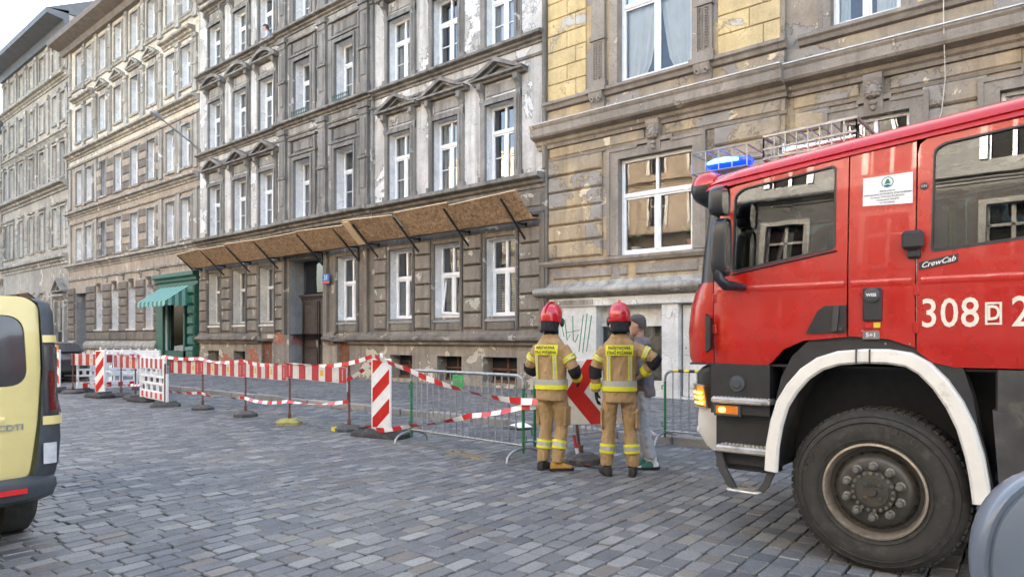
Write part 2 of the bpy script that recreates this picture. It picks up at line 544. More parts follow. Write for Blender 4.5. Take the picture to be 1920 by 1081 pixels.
simple('tyre_rubber', (0.036, 0.034, 0.030), 0.8, var=0.25, scale=18, dirt=(0.070, 0.063, 0.052), dirt_at=0.54)
simple('nut_steel', (0.18, 0.168, 0.145), 0.42, metal=0.5, var=0.2, scale=30)
simple('rubber_letter', (0.060, 0.054, 0.045), 0.9, var=0.2, scale=20)
simple('rim_steel', (0.075, 0.071, 0.062), 0.5, metal=0.45, var=0.2, scale=16, dirt=(0.10, 0.075, 0.05), dirt_at=0.55)
simple('rim_edge', (0.34, 0.29, 0.23), 0.5, metal=0.45, var=0.25, scale=20, dirt=(0.12, 0.08, 0.05), dirt_at=0.55)
simple('step_alu', (0.52, 0.50, 0.46), 0.45, metal=0.55, var=0.2, scale=16, dirt=(0.20, 0.16, 0.11), dirt_at=0.52)
simple('alu', (0.27, 0.275, 0.285), 0.35, metal=0.75, var=0.12, scale=12)
simple('chrome', (0.80, 0.80, 0.80), 0.12, metal=1.0, var=0.05)
simple('galvanised', (0.33, 0.34, 0.35), 0.42, metal=0.7, var=0.25, scale=20, dirt=(0.18, 0.16, 0.14), dirt_at=0.6)
simple('barrier_green', (0.022, 0.15, 0.055), 0.45, var=0.25, scale=16, dirt=(0.25, 0.25, 0.24), dirt_at=0.66)
simple('sign_green', (0.035, 0.30, 0.10), 0.5, var=0.12)
simple('rust_pole', (0.13, 0.062, 0.045), 0.7, var=0.35, scale=20)
simple('sign_red', (0.56, 0.018, 0.014), 0.4, var=0.1, scale=9, dirt=(0.55, 0.40, 0.36), dirt_at=0.70)
simple('board_red', (0.40, 0.030, 0.040), 0.5, var=0.2, scale=12, dirt=(0.28, 0.18, 0.16), dirt_at=0.62)
simple('board_white', (0.56, 0.56, 0.53), 0.55, var=0.12, scale=12, dirt=(0.30, 0.28, 0.25), dirt_at=0.58)
simple('sign_white', (0.80, 0.785, 0.74), 0.45, var=0.06, scale=12, dirt=(0.46, 0.42, 0.34), dirt_at=0.62)
simple('tape_red', (0.62, 0.025, 0.025), 0.3, var=0.05)
simple('tape_white', (0.82, 0.83, 0.84), 0.3, var=0.04)
simple('sticker_yellow', (0.62, 0.36, 0.03), 0.5, var=0.2, scale=30)
simple('tape_yellow', (0.72, 0.55, 0.05), 0.4)
simple('base_rubber', (0.075, 0.073, 0.07), 0.85, var=0.3, scale=14, bmp=0.4, dirt=(0.17, 0.155, 0.13), dirt_at=0.55)
simple('mirror_face', (0.125, 0.158, 0.20), 0.3, var=0.06, scale=4, coat=0.3)
simple('base_black', (0.035, 0.034, 0.033), 0.8, var=0.35, scale=12, bmp=0.4, dirt=(0.10, 0.095, 0.085), dirt_at=0.56)
simple('base_yellow', (0.36, 0.32, 0.09), 0.8, var=0.25, scale=14, dirt=(0.14, 0.13, 0.11), dirt_at=0.52)
simple('fence_white', (0.74, 0.75, 0.76), 0.45, var=0.06, scale=8, dirt=(0.50, 0.48, 0.44), dirt_at=0.64)
simple('paper', (0.80, 0.82, 0.84), 0.7, var=0.03)
simple('print_black', (0.02, 0.02, 0.02), 0.6)
simple('print_green', (0.02, 0.22, 0.16), 0.6)
simple('print_blue', (0.02, 0.12, 0.30), 0.6)
simple('graffiti', (0.03, 0.22, 0.10), 0.7, var=0.2, scale=20)
simple('graffiti_red', (0.36, 0.13, 0.13), 0.8, var=0.3, scale=20)
simple('number_cream', (0.80, 0.74, 0.64), 0.5, var=0.08, scale=20)
simple('terracotta', (0.48, 0.19, 0.09), 0.8, var=0.2)
simple('leaf', (0.05, 0.13, 0.04), 0.6, var=0.4, scale=30)
lamp_lens('blue_lamp', (0.0, 0.035, 1.0), 0.32)
lamp_lens('blue_glow', (0.12, 0.62, 1.0), 0.55)
lamp_lens('amber_lamp', (0.9, 0.28, 0.02), 0.06)
lamp_lens('amber_glow', (1.0, 0.58, 0.08), 0.8)
simple('amber_lens', (0.75, 0.22, 0.02), 0.2, coat=0.5)
simple('red_lens', (0.12, 0.008, 0.010), 0.15, coat=0.6, var=0.3, scale=30)
simple('red_reflector', (0.70, 0.02, 0.02), 0.2, coat=0.6)
simple('clear_lens', (0.70, 0.72, 0.74), 0.15, metal=0.3, var=0.15, scale=25, coat=0.7)
simple('smoke_lens', (0.05, 0.05, 0.055), 0.15, coat=0.7)
# ------------------------------------------------------------ ground
def sett_mat(name, stops, rough=0.55, spec=0.5):
    m, N, L, B = nodes(name)
    g = N.new('ShaderNodeNewGeometry')
    oi = N.new('ShaderNodeObjectInfo')
    r = math_n(N, L, 'FRACT', math_n(N, L, 'ADD', math_n(N, L, 'MULTIPLY', g.outputs['Random Per Island'], 7.31), math_n(N, L, 'MULTIPLY', oi.outputs['Random'], 5.77)))
    c = ramp(N, L, r, stops)
    p = g.outputs['Position']
    n1 = noise(N, L, p, 0.5, 3)
    c = mixc(N, L, 0.6, c, ramp(N, L, n1, [(0.33, (0.68, 0.71, 0.75)), (0.66, (1.2, 1.16, 1.08))]), 'MULTIPLY')
    n2 = noise(N, L, p, 70, 3, 0.7)
    c = mixc(N, L, 0.8, c, ramp(N, L, n2, [(0.3, (0.62, 0.62, 0.62)), (0.7, (1.35, 1.35, 1.35))]), 'MULTIPLY')
    n3 = noise(N, L, p, 4.5, 6, 0.65)
    c = mixc(N, L, ramp(N, L, n3, [(0.60, 0), (0.74, 0.55)]), c, (0.14, 0.105, 0.07))
    L.new(c, B.inputs['Base Color'])
    L.new(ramp(N, L, n3, [(0.35, (rough - 0.12,)*3), (0.7, (rough + 0.2,)*3)]), B.inputs['Roughness'])
    B.inputs['Specular IOR Level'].default_value = spec
    bump(N, L, B, math_n(N, L, 'ADD', n2, math_n(N, L, 'MULTIPLY', n3, 1.5)), 0.35, 0.006)
    return m
SETT = [(0.0, (0.100, 0.103, 0.108)), (0.25, (0.124, 0.127, 0.131)), (0.45, (0.146, 0.148, 0.149)), (0.62, (0.168, 0.169, 0.167)), (0.78, (0.205, 0.204, 0.197)), (0.89, (0.25, 0.247, 0.234)), (0.93, (0.165, 0.147, 0.122)), (0.97, (0.115, 0.106, 0.102)), (1.0, (0.195, 0.182, 0.155))]
sett_mat('sett_stone', SETT, 0.66, 0.40)
sett_mat('pavement_stone', [(0.0, (0.105, 0.105, 0.11)), (0.35, (0.14, 0.14, 0.143)), (0.7, (0.18, 0.178, 0.175)), (0.9, (0.24, 0.235, 0.225)), (1.0, (0.16, 0.14, 0.115))], 0.6, 0.45)
sett_mat('kerb_stone', [(0.0, (0.20, 0.195, 0.19)), (1.0, (0.30, 0.28, 0.255))], 0.65, 0.4)
simple('joint_sand', (0.034, 0.031, 0.028), 0.95, var=0.4, scale=6, bmp=0.3)
simple('far_paving', (0.17, 0.175, 0.18), 0.6, var=0.35, scale=5, bmp=0.3)
simple('dirt_sand', (0.20, 0.155, 0.10), 0.95, var=0.45, scale=25, bmp=0.8)

road = MB().quad((-140, -6.4, -0.028), (60, -6.4, -0.028), (60, 9.2, -0.028), (-140, 9.2, -0.028)).build('road', MAT['joint_sand'])
tag(road, kind='structure')
pavement = MB().box(-140, 60, 9.36, 24.0, -0.3, 0.104).build('pavement', MAT['joint_sand'])
tag(pavement, kind='structure')
near_pave = MB().box(-140, 60, -14.0, -6.4, -0.3, 0.12).build('near_pavement', MAT['far_paving'])
tag(near_pave, kind='structure')
ground = MB().quad((-190, -60, -0.32), (90, -60, -0.32), (90, 70, -0.32), (-190, 70, -0.32)).build('ground', MAT['far_paving'])
tag(ground, kind='structure')

def to_px(x, y, z):
    d = -0.6428*x + 0.766*y
    l = 0.766*x + 0.6428*y
    if d < 0.3: return None
    return 960 + 1280*l/d, 634 - 1280*(z - 1.55)/d, d

rs = random.Random(11)
def undul(x, y):
    return 0.004*math.sin(x*0.9 + 0.4*y) + 0.003*math.sin(y*1.3 - x*0.35 + 1.0) + 0.003*math.sin(x*2.7 + y*2.1)

def lay_setts(parent, rot, x0, x1, y0, y1, row_w, lmin, lmax, ztop, depth, mat, nparts, skip=None, und=1.0, gap=0.0075, part_name='sett', stuff_name='setts'):
    ca, sa = math.cos(rot), math.sin(rot)
    stones = []
    u = x0 - 1.0
    while u < x1 + 1.0:
        w = row_w * rs.uniform(0.93, 1.07)
        v = y0 - 1.0 - rs.uniform(0, lmax)
        while v < y1 + 1.0:
            l = rs.uniform(lmin, lmax)
            uc, vc = u + w/2, v + l/2
            cx, cy = uc*ca - vc*sa, uc*sa + vc*ca
            if x0 < cx < x1 and y0 + 0.06 < cy < y1 - 0.08 and not (skip and skip(cx, cy)):
                stones.append((cx, cy, w - gap*rs.uniform(0.7, 1.5), l - gap*rs.uniform(0.7, 1.6)))
            v += l
        u += w
    def key(s):
        q = to_px(s[0], s[1], ztop)
        if q is None: return 1e9
        inside = -20 < q[0] < 1940 and q[1] < 1110
        return q[2] if inside else 1e6 + abs(q[2])
    stones.sort(key=key)
    rest = MB()
    for i, (cx, cy, w, l) in enumerate(stones):
        q = to_px(cx, cy, ztop)
        near = q is not None and q[2] < 15
        dz = ztop + undul(cx, cy)*und + rs.uniform(-0.004, 0.004)
        tx, ty = rs.uniform(-0.02, 0.02), rs.uniform(-0.018, 0.018)
        hw, hl = w/2, l/2
        def P(a, b, z):
            return (a*ca - b*sa + cx, a*sa + b*ca + cy, dz + z + a*tx + b*ty)
        j = lambda k: rs.uniform(-k, k)
        if near:
            k1 = 0.095*w
            base = []
            for sx, sy in ((-1,-1),(1,-1),(1,1),(-1,1)):
                c1 = k1*rs.uniform(0.5, 1.7)
                c2 = k1*rs.uniform(0.5, 1.7)
                A = (sx*hw, sy*(hl - c1)); Bp = (sx*(hw - c2), sy*hl)
                base += [A, Bp] if sx*sy > 0 else [Bp, A]
            base = [(a + j(0.005), b + j(0.006)) for a, b in base]
        else:
            base = [(sx*hw + j(0.006), sy*hl + j(0.008)) for sx, sy in ((-1,-1),(1,-1),(1,1),(-1,1))]
        n = len(base)
        rings = [[P(a, b, -depth) for a, b in base], [P(a, b, -0.008) for a, b in base], [P(a*(1 - 0.007/hw), b*(1 - 0.007/hl), 0.0) for a, b in base]]
        V = [p for r in rings for p in r]
        F = [(a*n + k, a*n + (k+1) % n, (a+1)*n + (k+1) % n, (a+1)*n + k) for a in range(2) for k in range(n)] + [tuple(2*n + k for k in range(n))]
        if i < nparts:
            mb = MB(); mb.add(V, F)
            mb.build(part_name, mat, parent, smooth=22)
        else:
            rest.add(V, F)
    me = bpy.data.meshes.new(stuff_name)
    me.from_pydata([tuple(p) for p in rest.v], [], rest.f)
    me.materials.append(mat)
    me.polygons.foreach_set('use_smooth', [True]*len(me.polygons))
    me.set_sharp_from_angle(angle=R(22))
    tag(obj(stuff_name, me, parent), kind='stuff')

def hole(x, y):
    return ((x + 6.35)/0.34)**2 + ((y - 6.55)/0.16)**2 < 1
lay_setts(road, R(2.5), -48, 3.2, -2.2, 9.2, 0.146, 0.17, 0.265, 0.0, 0.05, MAT['sett_stone'], 300, hole)
lay_setts(pavement, R(0.5), -50, -2, 9.36, 15.0, 0.17, 0.17, 0.27, 0.12, 0.05, MAT['pavement_stone'], 300, None, 0.7, 0.014, 'paving_sett', 'paving_setts')
# sand spilling out where setts are missing
sp = MB()
rings = []
for k, (f, z) in enumerate(((1.25, -0.027), (0.9, 0.0), (0.5, -0.004), (0.12, 0.003))):
    rings.append([(-6.35 + 0.36*f*math.cos(a)*(1 + 0.18*math.sin(3*a + k)), 6.55 + 0.17*f*math.sin(a)*(1 + 0.2*math.sin(2*a)), z) for a in [2*math.pi*i/24 for i in range(24)]])
sp.loft(rings, True)
o = sp.build('sand_patch', MAT['dirt_sand'], road, smooth=60)
# kerb
x = -60.0
while x < 6:
    l = rs.uniform(0.85, 1.25)
    mb = MB()
    dz = rs.uniform(-0.012, 0.012)
    mb.cbox(x + 0.006, x + l - 0.006, 9.19 + rs.uniform(-0.012, 0.012), 9.372, -0.2, 0.118 + dz, 0.018)
    mb.build('kerb_stone', MAT['kerb_stone'], pavement)
    x += l
# a loose sheet of paper lying by the kerb
mb = MB()
pr = []
for i in range(7):
    t = i/6
    pr.append([(-7.72 + 0.42*t, 8.92 - 0.05*t, 0.02 + 0.05*math.sin(t*2.6)), (-7.62 + 0.42*t, 9.16 - 0.04*t, 0.035 + 0.07*math.sin(t*2.6 + 0.4))])
mb.loft(pr, False, False)
o = mb.build('paper_sheet', MAT['paper'], smooth=60)
tag(o, 'crumpled white sheet of paper lying on the road beside the kerb', 'paper')

# dry leaves, butts and crumbs of mortar lying about
lt = MB(); rl = random.Random(21)
for i in range(420):
    if i < 260: x, y = rl.uniform(-24, -2.6), 9.15 - abs(rl.gauss(0, 0.22))
    else: x, y = rl.uniform(-14, -1.5), rl.uniform(2.5, 9.0)
    a, s_ = rl.uniform(0, 6.28), rl.uniform(0.008, 0.03)
    c_, sn = math.cos(a)*s_, math.sin(a)*s_
    z = 0.012 + rl.uniform(0, 0.006)
    lt.add([(x - c_, y - sn, z), (x - sn*0.5, y + c_*0.5, z + s_*0.35), (x + c_, y + sn, z + 0.003), (x + sn*0.5, y - c_*0.5, z + s_*0.2)], [(0, 1, 2), (0, 2, 3)])
simple('litter_brown', (0.22, 0.16, 0.09), 0.9, var=0.6, scale=3)
o = lt.build('litter', MAT['litter_brown'], road); o['kind'] = 'stuff'
# ------------------------------------------------------------ house fronts
def wall_holes(mb, x0, x1, z0, z1, y, holes, depth, mi=0, mi_rev=1):
    """front sheet at y with rectangular openings (hx0,hx1,hz0,hz1[,depth]) and their reveals"""
    zs = sorted(set([z0, z1] + [h[2] for h in holes] + [h[3] for h in holes]))
    zs = [z for z in zs if z0 <= z <= z1]
    for a, b in zip(zs, zs[1:]):
        if b - a < 1e-6: continue
        row = sorted([(h[0], h[1]) for h in holes if h[2] <= a + 1e-6 and h[3] >= b - 1e-6])
        x = x0
        for h0, h1 in row:
            if h0 > x: mb.quad((x, y, a), (h0, y, a), (h0, y, b), (x, y, b), mi)
            x = max(x, h1)
        if x < x1: mb.quad((x, y, a), (x1, y, a), (x1, y, b), (x, y, b), mi)
    for h in holes:
        d = h[4] if len(h) > 4 else depth
        a0, a1, b0, b1 = h[:4]
        m = h[5] if len(h) > 5 else mi_rev
        mb.quad((a0, y, b0), (a0, y + d, b0), (a0, y + d, b1), (a0, y, b1), m)
        mb.quad((a1, y, b0), (a1, y + d, b0), (a1, y + d, b1), (a1, y, b1), m)
        mb.quad((a0, y, b1), (a1, y, b1), (a1, y + d, b1), (a0, y + d, b1), m)
        mb.quad((a0, y, b0), (a1, y, b0), (a1, y + d, b0), (a0, y + d, b0), m)

def shell(mb, x0, x1, y, z0, z1, deep=9.0, mi=0, gable=0):
    """sides, back and top of a house behind its front sheet"""
    mb.quad((x0, y, z0), (x0, y + deep, z0), (x0, y + deep, z1), (x0, y, z1), mi)
    mb.quad((x1, y, z0), (x1, y + deep, z0), (x1, y + deep, z1), (x1, y, z1), mi)
    mb.quad((x0, y + deep, z0), (x1, y + deep, z0), (x1, y + deep, z1), (x0, y + deep, z1), mi)
    mb.quad((x0, y, z1), (x1, y, z1), (x1, y + deep, z1), (x0, y + deep, z1), mi)

WIN = {}
def window_proto(key, w, h, frame, transom=0.66, bars=True, split=True, inner='curtain', fr=0.075, pane='window_glass', two_upper=True):
    """meshes of one window in its own coordinates: x centred, z from 0, y = 0 at the glass plane"""
    hw = w/2
    mb = MB()
    t = fr
    mb.cbox(-hw, -hw + t, -0.05, 0.05, 0, h, 0.012)
    mb.cbox(hw - t, hw, -0.05, 0.05, 0, h, 0.012)
    mb.cbox(-hw + t, hw - t, -0.05, 0.05, h - t, h, 0.012)
    mb.cbox(-hw + t, hw - t, -0.05, 0.05, 0, t, 0.012)
    zt = h*transom
    mb.cbox(-hw + t, hw - t, -0.065, 0.05, zt - 0.06, zt + 0.06, 0.015)
    panes = []
    if split:
        mb.cbox(-0.05, 0.05, -0.06, 0.05, t, zt - 0.06, 0.014)
        panes += [(-hw + t, -0.05, t, zt - 0.06), (0.05, hw - t, t, zt - 0.06)]
        # casement frames inside each lower light
        for a, b in ((-hw + t, -0.05), (0.05, hw - t)):
            mb.box(a, a + 0.035, -0.035, 0.03, t, zt - 0.06); mb.box(b - 0.035, b, -0.035, 0.03, t, zt - 0.06)
            mb.box(a + 0.035, b - 0.035, -0.035, 0.03, t, t + 0.045); mb.box(a + 0.035, b - 0.035, -0.035, 0.03, zt - 0.10, zt - 0.06)
            if bars:
                mb.box(a + 0.035, b - 0.035, -0.02, 0.02, t + (zt - t)*0.46, t + (zt - t)*0.46 + 0.028)
        if two_upper:
            mb.cbox(-0.04, 0.04, -0.055, 0.05, zt + 0.06, h - t, 0.012)
            panes += [(-hw + t, -0.04, zt + 0.06, h - t), (0.04, hw - t, zt + 0.06, h - t)]
        else:
            panes += [(-hw + t, hw - t, zt + 0.06, h - t)]
    else:
        panes += [(-hw + t, hw - t, t, zt - 0.06), (-hw + t, hw - t, zt + 0.06, h - t)]
    fm = mb.mesh('window', MAT[frame])
    pm = []
    for a, b, c, d in panes:
        p = MB(); p.quad((a, 0.008, c), (b, 0.008, c), (b, 0.008, d), (a, 0.008, d))
        pm.append(p.mesh('pane', MAT[pane]))
    WIN[key] = (fm, pm, w, h)

def curtain_mesh(w, h, kind, seed):
    r = random.Random(seed)
    mb = MB()
    n = 26
    if kind == 'net':
        pts = [(-w/2 + w*i/n, 0.10 + 0.022*math.sin(i*1.7 + seed) + 0.01*r.random()) for i in range(n + 1)]
        rows = []
        for z in (0.02, h*0.5, h - 0.04):
            rows.append([(x, y, z) for x, y in pts])
        mb.loft(rows, False, False)
        return mb.mesh('curtain', MAT['curtain'], 60)
    if kind == 'drape':
        for sgn in (-1, 1):
            rows = []
            for k in range(9):
                t = k/8
                z = h - 0.05 - (h - 0.08)*t
                wd = (w/2)*(1.0 - 0.62*max(0, (t - 0.35))**1.3) if t < 0.92 else (w/2)*0.52
                rows.append([(sgn*(w/2 - wd*i/14), 0.11 + 0.03*math.sin(i*1.9 + 0.6*k*0.3), z) for i in range(15)])
            mb.loft(rows, False, False)
        return mb.mesh('curtain', MAT['curtain'], 60)
    if kind == 'half':
        for sgn in (-1, 1):
            f = r.uniform(0.35, 0.8)
            rows = []
            for z in (0.02, h*0.5, h - 0.04):
                rows.append([(sgn*(w/2 - (w/2)*f*i/12), 0.11 + 0.025*math.sin(i*1.9 + seed), z) for i in range(13)])
            mb.loft(rows, False, False)
        return mb.mesh('curtain', MAT['curtain'], 60)
    if kind == 'blind':
        k = int(h/0.075)
        for i in range(k):
            z = 0.03 + i*0.075
            mb.quad((-w/2, 0.07, z), (w/2, 0.07, z), (w/2, 0.10, z + 0.06), (-w/2, 0.10, z + 0.06))
        return mb.mesh('blind', MAT['blind'])
_cur = {}
def place_window(parent, key, x, y, z, inner=None, seed=0, frame_name='window'):
    fm, pm, w, h = WIN[key]
    o = obj(frame_name, fm, parent, keep=False)
    o.matrix_parent_inverse = wmat(parent).inverted()
    o.location = (x, y, z)
    for p in pm:
        obj('pane', p, o, keep=False)
    if inner:
        kk = (key, inner, seed % 4)
        if kk not in _cur:
            hh = h*0.64 if inner == 'blind' else h
            _cur[kk] = curtain_mesh(w - 0.14, hh, inner, seed % 4 + 1)
        obj('blind' if inner == 'blind' else 'curtain', _cur[kk], o, keep=False)
    return o

def osb_mat():
    m, N, L, B = nodes('osb')
    p = gpos(N)
    vecs = []
    v = N.new('ShaderNodeTexVoronoi')
    v.inputs['Scale'].default_value = 16
    mp = N.new('ShaderNodeMapping'); mp.inputs['Scale'].default_value = (1, 1, 1); mp.inputs['Rotation'].default_value = (0.4, 0.7, 0.5)
    L.new(p, mp.inputs[0])
    nd = N.new('ShaderNodeTexNoise'); nd.inputs['Scale'].default_value = 9
    L.new(p, nd.inputs['Vector'])
    va = N.new('ShaderNodeVectorMath'); va.operation = 'MULTIPLY_ADD'
    L.new(nd.outputs['Color'], va.inputs[0]); va.inputs[1].default_value = (0.25, 0.25, 0.25); L.new(mp.outputs[0], va.inputs[2])
    L.new(va.outputs[0], v.inputs['Vector'])
    c = ramp(N, L, v.outputs['Color'], [(0.1, (0.20, 0.125, 0.07)), (0.5, (0.36, 0.235, 0.135)), (0.9, (0.52, 0.37, 0.23))])
    L.new(c, B.inputs['Base Color'])
    B.inputs['Roughness'].default_value = 0.75
    return m
osb_mat()
simple('osb_edge', (0.62, 0.47, 0.30), 0.8, var=0.15, scale=20)

F = 15.0
def ledge_profile(y, z0, z1, proj):
    """classical string course between z0 (bottom) and z1 (top), projecting proj in front of y"""
    h = z1 - z0
    return [(y, z0), (y - 0.18*proj, z0), (y - 0.18*proj, z0 + 0.22*h), (y - 0.45*proj, z0 + 0.34*h), (y - 0.5*proj, z0 + 0.52*h),
            (y - 0.92*proj, z0 + 0.60*h), (y - proj, z0 + 0.66*h), (y - proj, z0 + 0.90*h), (y - 0.95*proj, z0 + 0.93*h), (y, z1)]

def frame_mould(mb, x0, x1, z0, z1, y, w=0.16, proj=0.07, sill=False):
    """architrave round an opening (two steps)"""
    for k, (ww, pp) in enumerate(((w, proj), (w*0.55, proj*1.5))):
        mb.box(x0 - ww, x0 - 0.002*k, y - pp, y, z0, z1 + ww)
        mb.box(x1 + 0.002*k, x1 + ww, y - pp, y, z0, z1 + ww)
        mb.box(x0 - 0.002*k, x1 + 0.002*k, y - pp + 0.001*k, y, z1, z1 + ww)

def pediment_tri(mb, xc, hw, z0, z1, y, proj):
    zb = z0 + 0.13
    mb.mould(xc - hw, xc + hw, [(y, z0), (y - proj*0.5, z0), (y - proj*0.62, z0 + 0.05), (y - proj, z0 + 0.07), (y - proj, zb), (y, zb)])
    t = 0.13
    for s in (-1, 1):
        mb.prism([(xc + s*hw*1.04, y - proj*1.05, zb), (xc, y - proj*1.05, z1), (xc, y - proj*1.05, z1 - t), (xc + s*hw*0.80, y - proj*1.05, zb)], (0, proj*1.05, 0))
        mb.prism([(xc + s*hw*0.78, y - proj*0.55, zb), (xc, y - proj*0.55, z1 - t), (xc, y - proj*0.55, z1 - t - 0.07), (xc + s*hw*0.55, y - proj*0.55, zb)], (0, proj*0.5, 0))
    mb.prism([(xc - hw*0.86, y - 0.02, zb), (xc + hw*0.86, y - 0.02, zb), (xc, y - 0.02, z1 - t)], (0, 0.02, 0))

def pediment_arc(mb, xc, hw, z0, z1, y, proj):
    zb = z0 + 0.12
    mb.mould(xc - hw, xc + hw, [(y, z0), (y - proj*0.5, z0), (y - proj, z0 + 0.05), (y - proj, zb), (y, zb)])
    n = 14
    hgt = z1 - zb
    rad = (hw*hw + hgt*hgt)/(2*hgt)
    zc = z1 - rad
    a0 = math.asin(min(1, hw/rad))
    ro, ri = rad, rad - 0.13
    for k in range(n):
        a, b = -a0 + 2*a0*k/n, -a0 + 2*a0*(k+1)/n
        q = [(xc + r*math.sin(t), y - proj*1.05, max(zb, zc + r*math.cos(t))) for r, t in ((ro, a), (ro, b), (ri, b), (ri, a))]
        mb.prism(q, (0, proj*1.05, 0))
        ri2 = ri - 0.06
        q = [(xc + r*math.sin(t)*0.9, y - proj*0.5, max(zb, zc + r*math.cos(t))) for r, t in ((ri, a), (ri, b), (ri2, b), (ri2, a))]
        mb.prism(q, (0, proj*0.45, 0))

def console(mb, x, z0, z1, y, w=0.12, proj=0.16):
    """scroll bracket"""
    h = z1 - z0
    prof = [(y, z0), (y - 0.3*proj, z0 + 0.04*h), (y - 0.42*proj, z0 + 0.2*h), (y - 0.3*proj, z0 + 0.4*h), (y - 0.55*proj, z0 + 0.62*h), (y - proj, z0 + 0.75*h), (y - proj, z1), (y, z1)]
    mb.mould(x - w/2, x + w/2, prof)

def pilaster(mb, x, z0, z1, y, w=0.42, proj=0.12):
    mb.box(x - w*0.62, x + w*0.62, y - proj*1.35, y, z0, z0 + 0.28)
    mb.box(x - w*0.55, x + w*0.55, y - proj*1.2, y, z0 + 0.28, z0 + 0.42)
    mb.box(x - w*0.5, x + w*0.5, y - proj, y, z0 + 0.42, z1 - 0.40)
    mb.block(x - w*0.30, x + w*0.30, y - proj + 0.001, y - proj*1.3, z0 + 0.62, z0 + (z1 - z0)*0.45, 0.02)
    mb.block(x - w*0.30, x + w*0.30, y - proj + 0.001, y - proj*1.3, z0 + (z1 - z0)*0.50, z1 - 0.55, 0.02)
    mb.box(x - w*0.58, x + w*0.58, y - proj*1.5, y, z0 + (z1 - z0)*0.465, z0 + (z1 - z0)*0.49)
    mb.box(x - w*0.56, x + w*0.56, y - proj*1.25, y, z1 - 0.40, z1 - 0.32)
    mb.box(x - w*0.5, x + w*0.5, y - proj*1.1, y, z1 - 0.32, z1 - 0.18)
    mb.box(x - w*0.66, x + w*0.66, y - proj*1.6, y, z1 - 0.18, z1)

# ============ the grey tenement in the middle
gb = empty('tenement_house', (-21.4, F, 0.1), 0, 'grey peeling tenement behind the wooden safety canopy', 'building', 'tenement houses along the street')
GX0, GX1 = -31.54, -11.36
ax_gr = [-30.1, -27.9, -25.68, -20.31, -17.38, -15.2, -13.0]
ax_up = [-30.0, -27.78, -25.66, -22.9, -20.26, -17.42, -15.25, -13.0]
hw = 0.56
rows_up = [(6.14, 8.40), (10.06, 12.22), (13.74, 15.66)]
holes = [(x - hw, x + hw, z0, z1) for z0, z1 in rows_up for x in ax_up]
mb = MB()
wall_holes(mb, GX0, GX1, 5.55, 17.6, F, [(a, b, c, d, 0.42, 1) for a, b, c, d in holes], 0.3)
shell(mb, GX0, GX1, F, 5.55, 17.6)
# the two lower zones of the wall are other plasters
g_holes = [(x - hw, x + hw, 2.20, 4.48, 0.46 if x < -25 else 0.42, 6 if x < -25 else 1) for x in ax_gr] + [(-24.1, -21.82, 1.72, 4.62, 0.7, 4)]
wall_holes(mb, GX0, GX1, 1.72, 5.55, F, g_holes, 0.3, 2)
bas = [(-30.75, -29.75), (-28.45, -27.45), (-17.95, -16.85), (-15.68, -14.6), (-13.72, -12.4)]
b_holes = [(a, b, 0.22, 1.0, 0.45, 5) for a, b in bas] + [(-26.15, -25.35, 0.12, 1.42, 0.2, 3), (-20.92, -20.18, 0.12, 1.42, 0.2, 3), (-24.1, -21.82, 0.05, 1.72, 0.7, 4)]
wall_holes(mb, GX0, GX1, 0.05, 1.72, F, b_holes, 0.4, 3)
shell(mb, GX0, GX1, F, 0.05, 5.55)
mb.build('wall', [MAT['light_plaster'], MAT['white_reveal'], MAT['ground_plaster'], MAT['basement_plaster'], MAT['grey_cement'], MAT['basement_plaster'], MAT['reveal_plaster']], gb)
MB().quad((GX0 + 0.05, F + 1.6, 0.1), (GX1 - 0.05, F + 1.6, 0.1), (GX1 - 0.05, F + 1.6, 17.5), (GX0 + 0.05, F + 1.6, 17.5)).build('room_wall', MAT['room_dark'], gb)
# centre bay stands slightly forward, in dark unpainted render
mb = MB()
cy = F - 0.10
for z0, z1, w0, w1 in ((6.1, 10.0, 6.14, 8.40), (10.02, 13.6, 10.06, 12.22), (13.62, 17.3, 13.74, 15.66)):
    wall_holes(mb, -24.66, -18.76, z0, z1, cy, [(x - hw, x + hw, w0, w1, 0.1, 1) for x in (-22.9, -20.26)], 0.1)
mb.box(-24.66, -24.655, cy, F, 6.1, 17.3); mb.box(-18.765, -18.76, cy, F, 6.1, 17.3)
mb.build('centre_bay', [MAT['grey_plaster'], MAT['white_reveal']], gb)
for z0, z1 in ((6.12, 9.70), (10.02, 13.3), (13.62, 17.0)):
    for x in (-24.25, -21.58, -19.12):
        m_ = MB(); pilaster(m_, x, z0, z1, cy); m_.build('pilaster', MAT['trim_plaster'], gb)
    for x in (-22.9, -20.26):
        m_ = MB()
        top = z0 + (2.28 if z0 < 7 else 2.2 if z0 < 12 else 2.04)
        frame_mould(m_, x - hw, x + hw, z0, top, cy, 0.17, 0.09)
        m_.box(x - 0.86, x - 0.74, cy - 0.10, cy, z0, top + 0.75); m_.box(x + 0.74, x + 0.86, cy - 0.10, cy, z0, top + 0.75)
        m_.box(x - 0.92, x + 0.92, cy - 0.13, cy, top + 0.19, top + 0.27)
        m_.block(x - 0.62, x + 0.62, cy, cy - 0.06, top + 0.35, top + 0.72, 0.03)
        m_.box(x - 0.92, x + 0.92, cy - 0.13, cy, top + 0.80, top + 0.88)
        m_.build('window_surround', MAT['trim_plaster'], gb)
# string courses
for z0, z1, pj in ((5.72, 6.12, 0.40), (9.74, 10.03, 0.30), (13.38, 13.66, 0.30)):
    for a, b, y in ((GX0, -24.70, F), (-24.70, -18.72, cy), (-18.72, GX1, F)):
        m_ = MB()
        m_.mould(a, b, ledge_profile(y, z0, z1, pj))
        if z0 > 6: m_.mould(a, b, [(y, z0 - 0.34), (y - 0.05, z0 - 0.34), (y - 0.07, z0 - 0.27), (y, z0 - 0.27)])
        m_.build('string_course', MAT['trim_plaster'], gb, smooth=20)
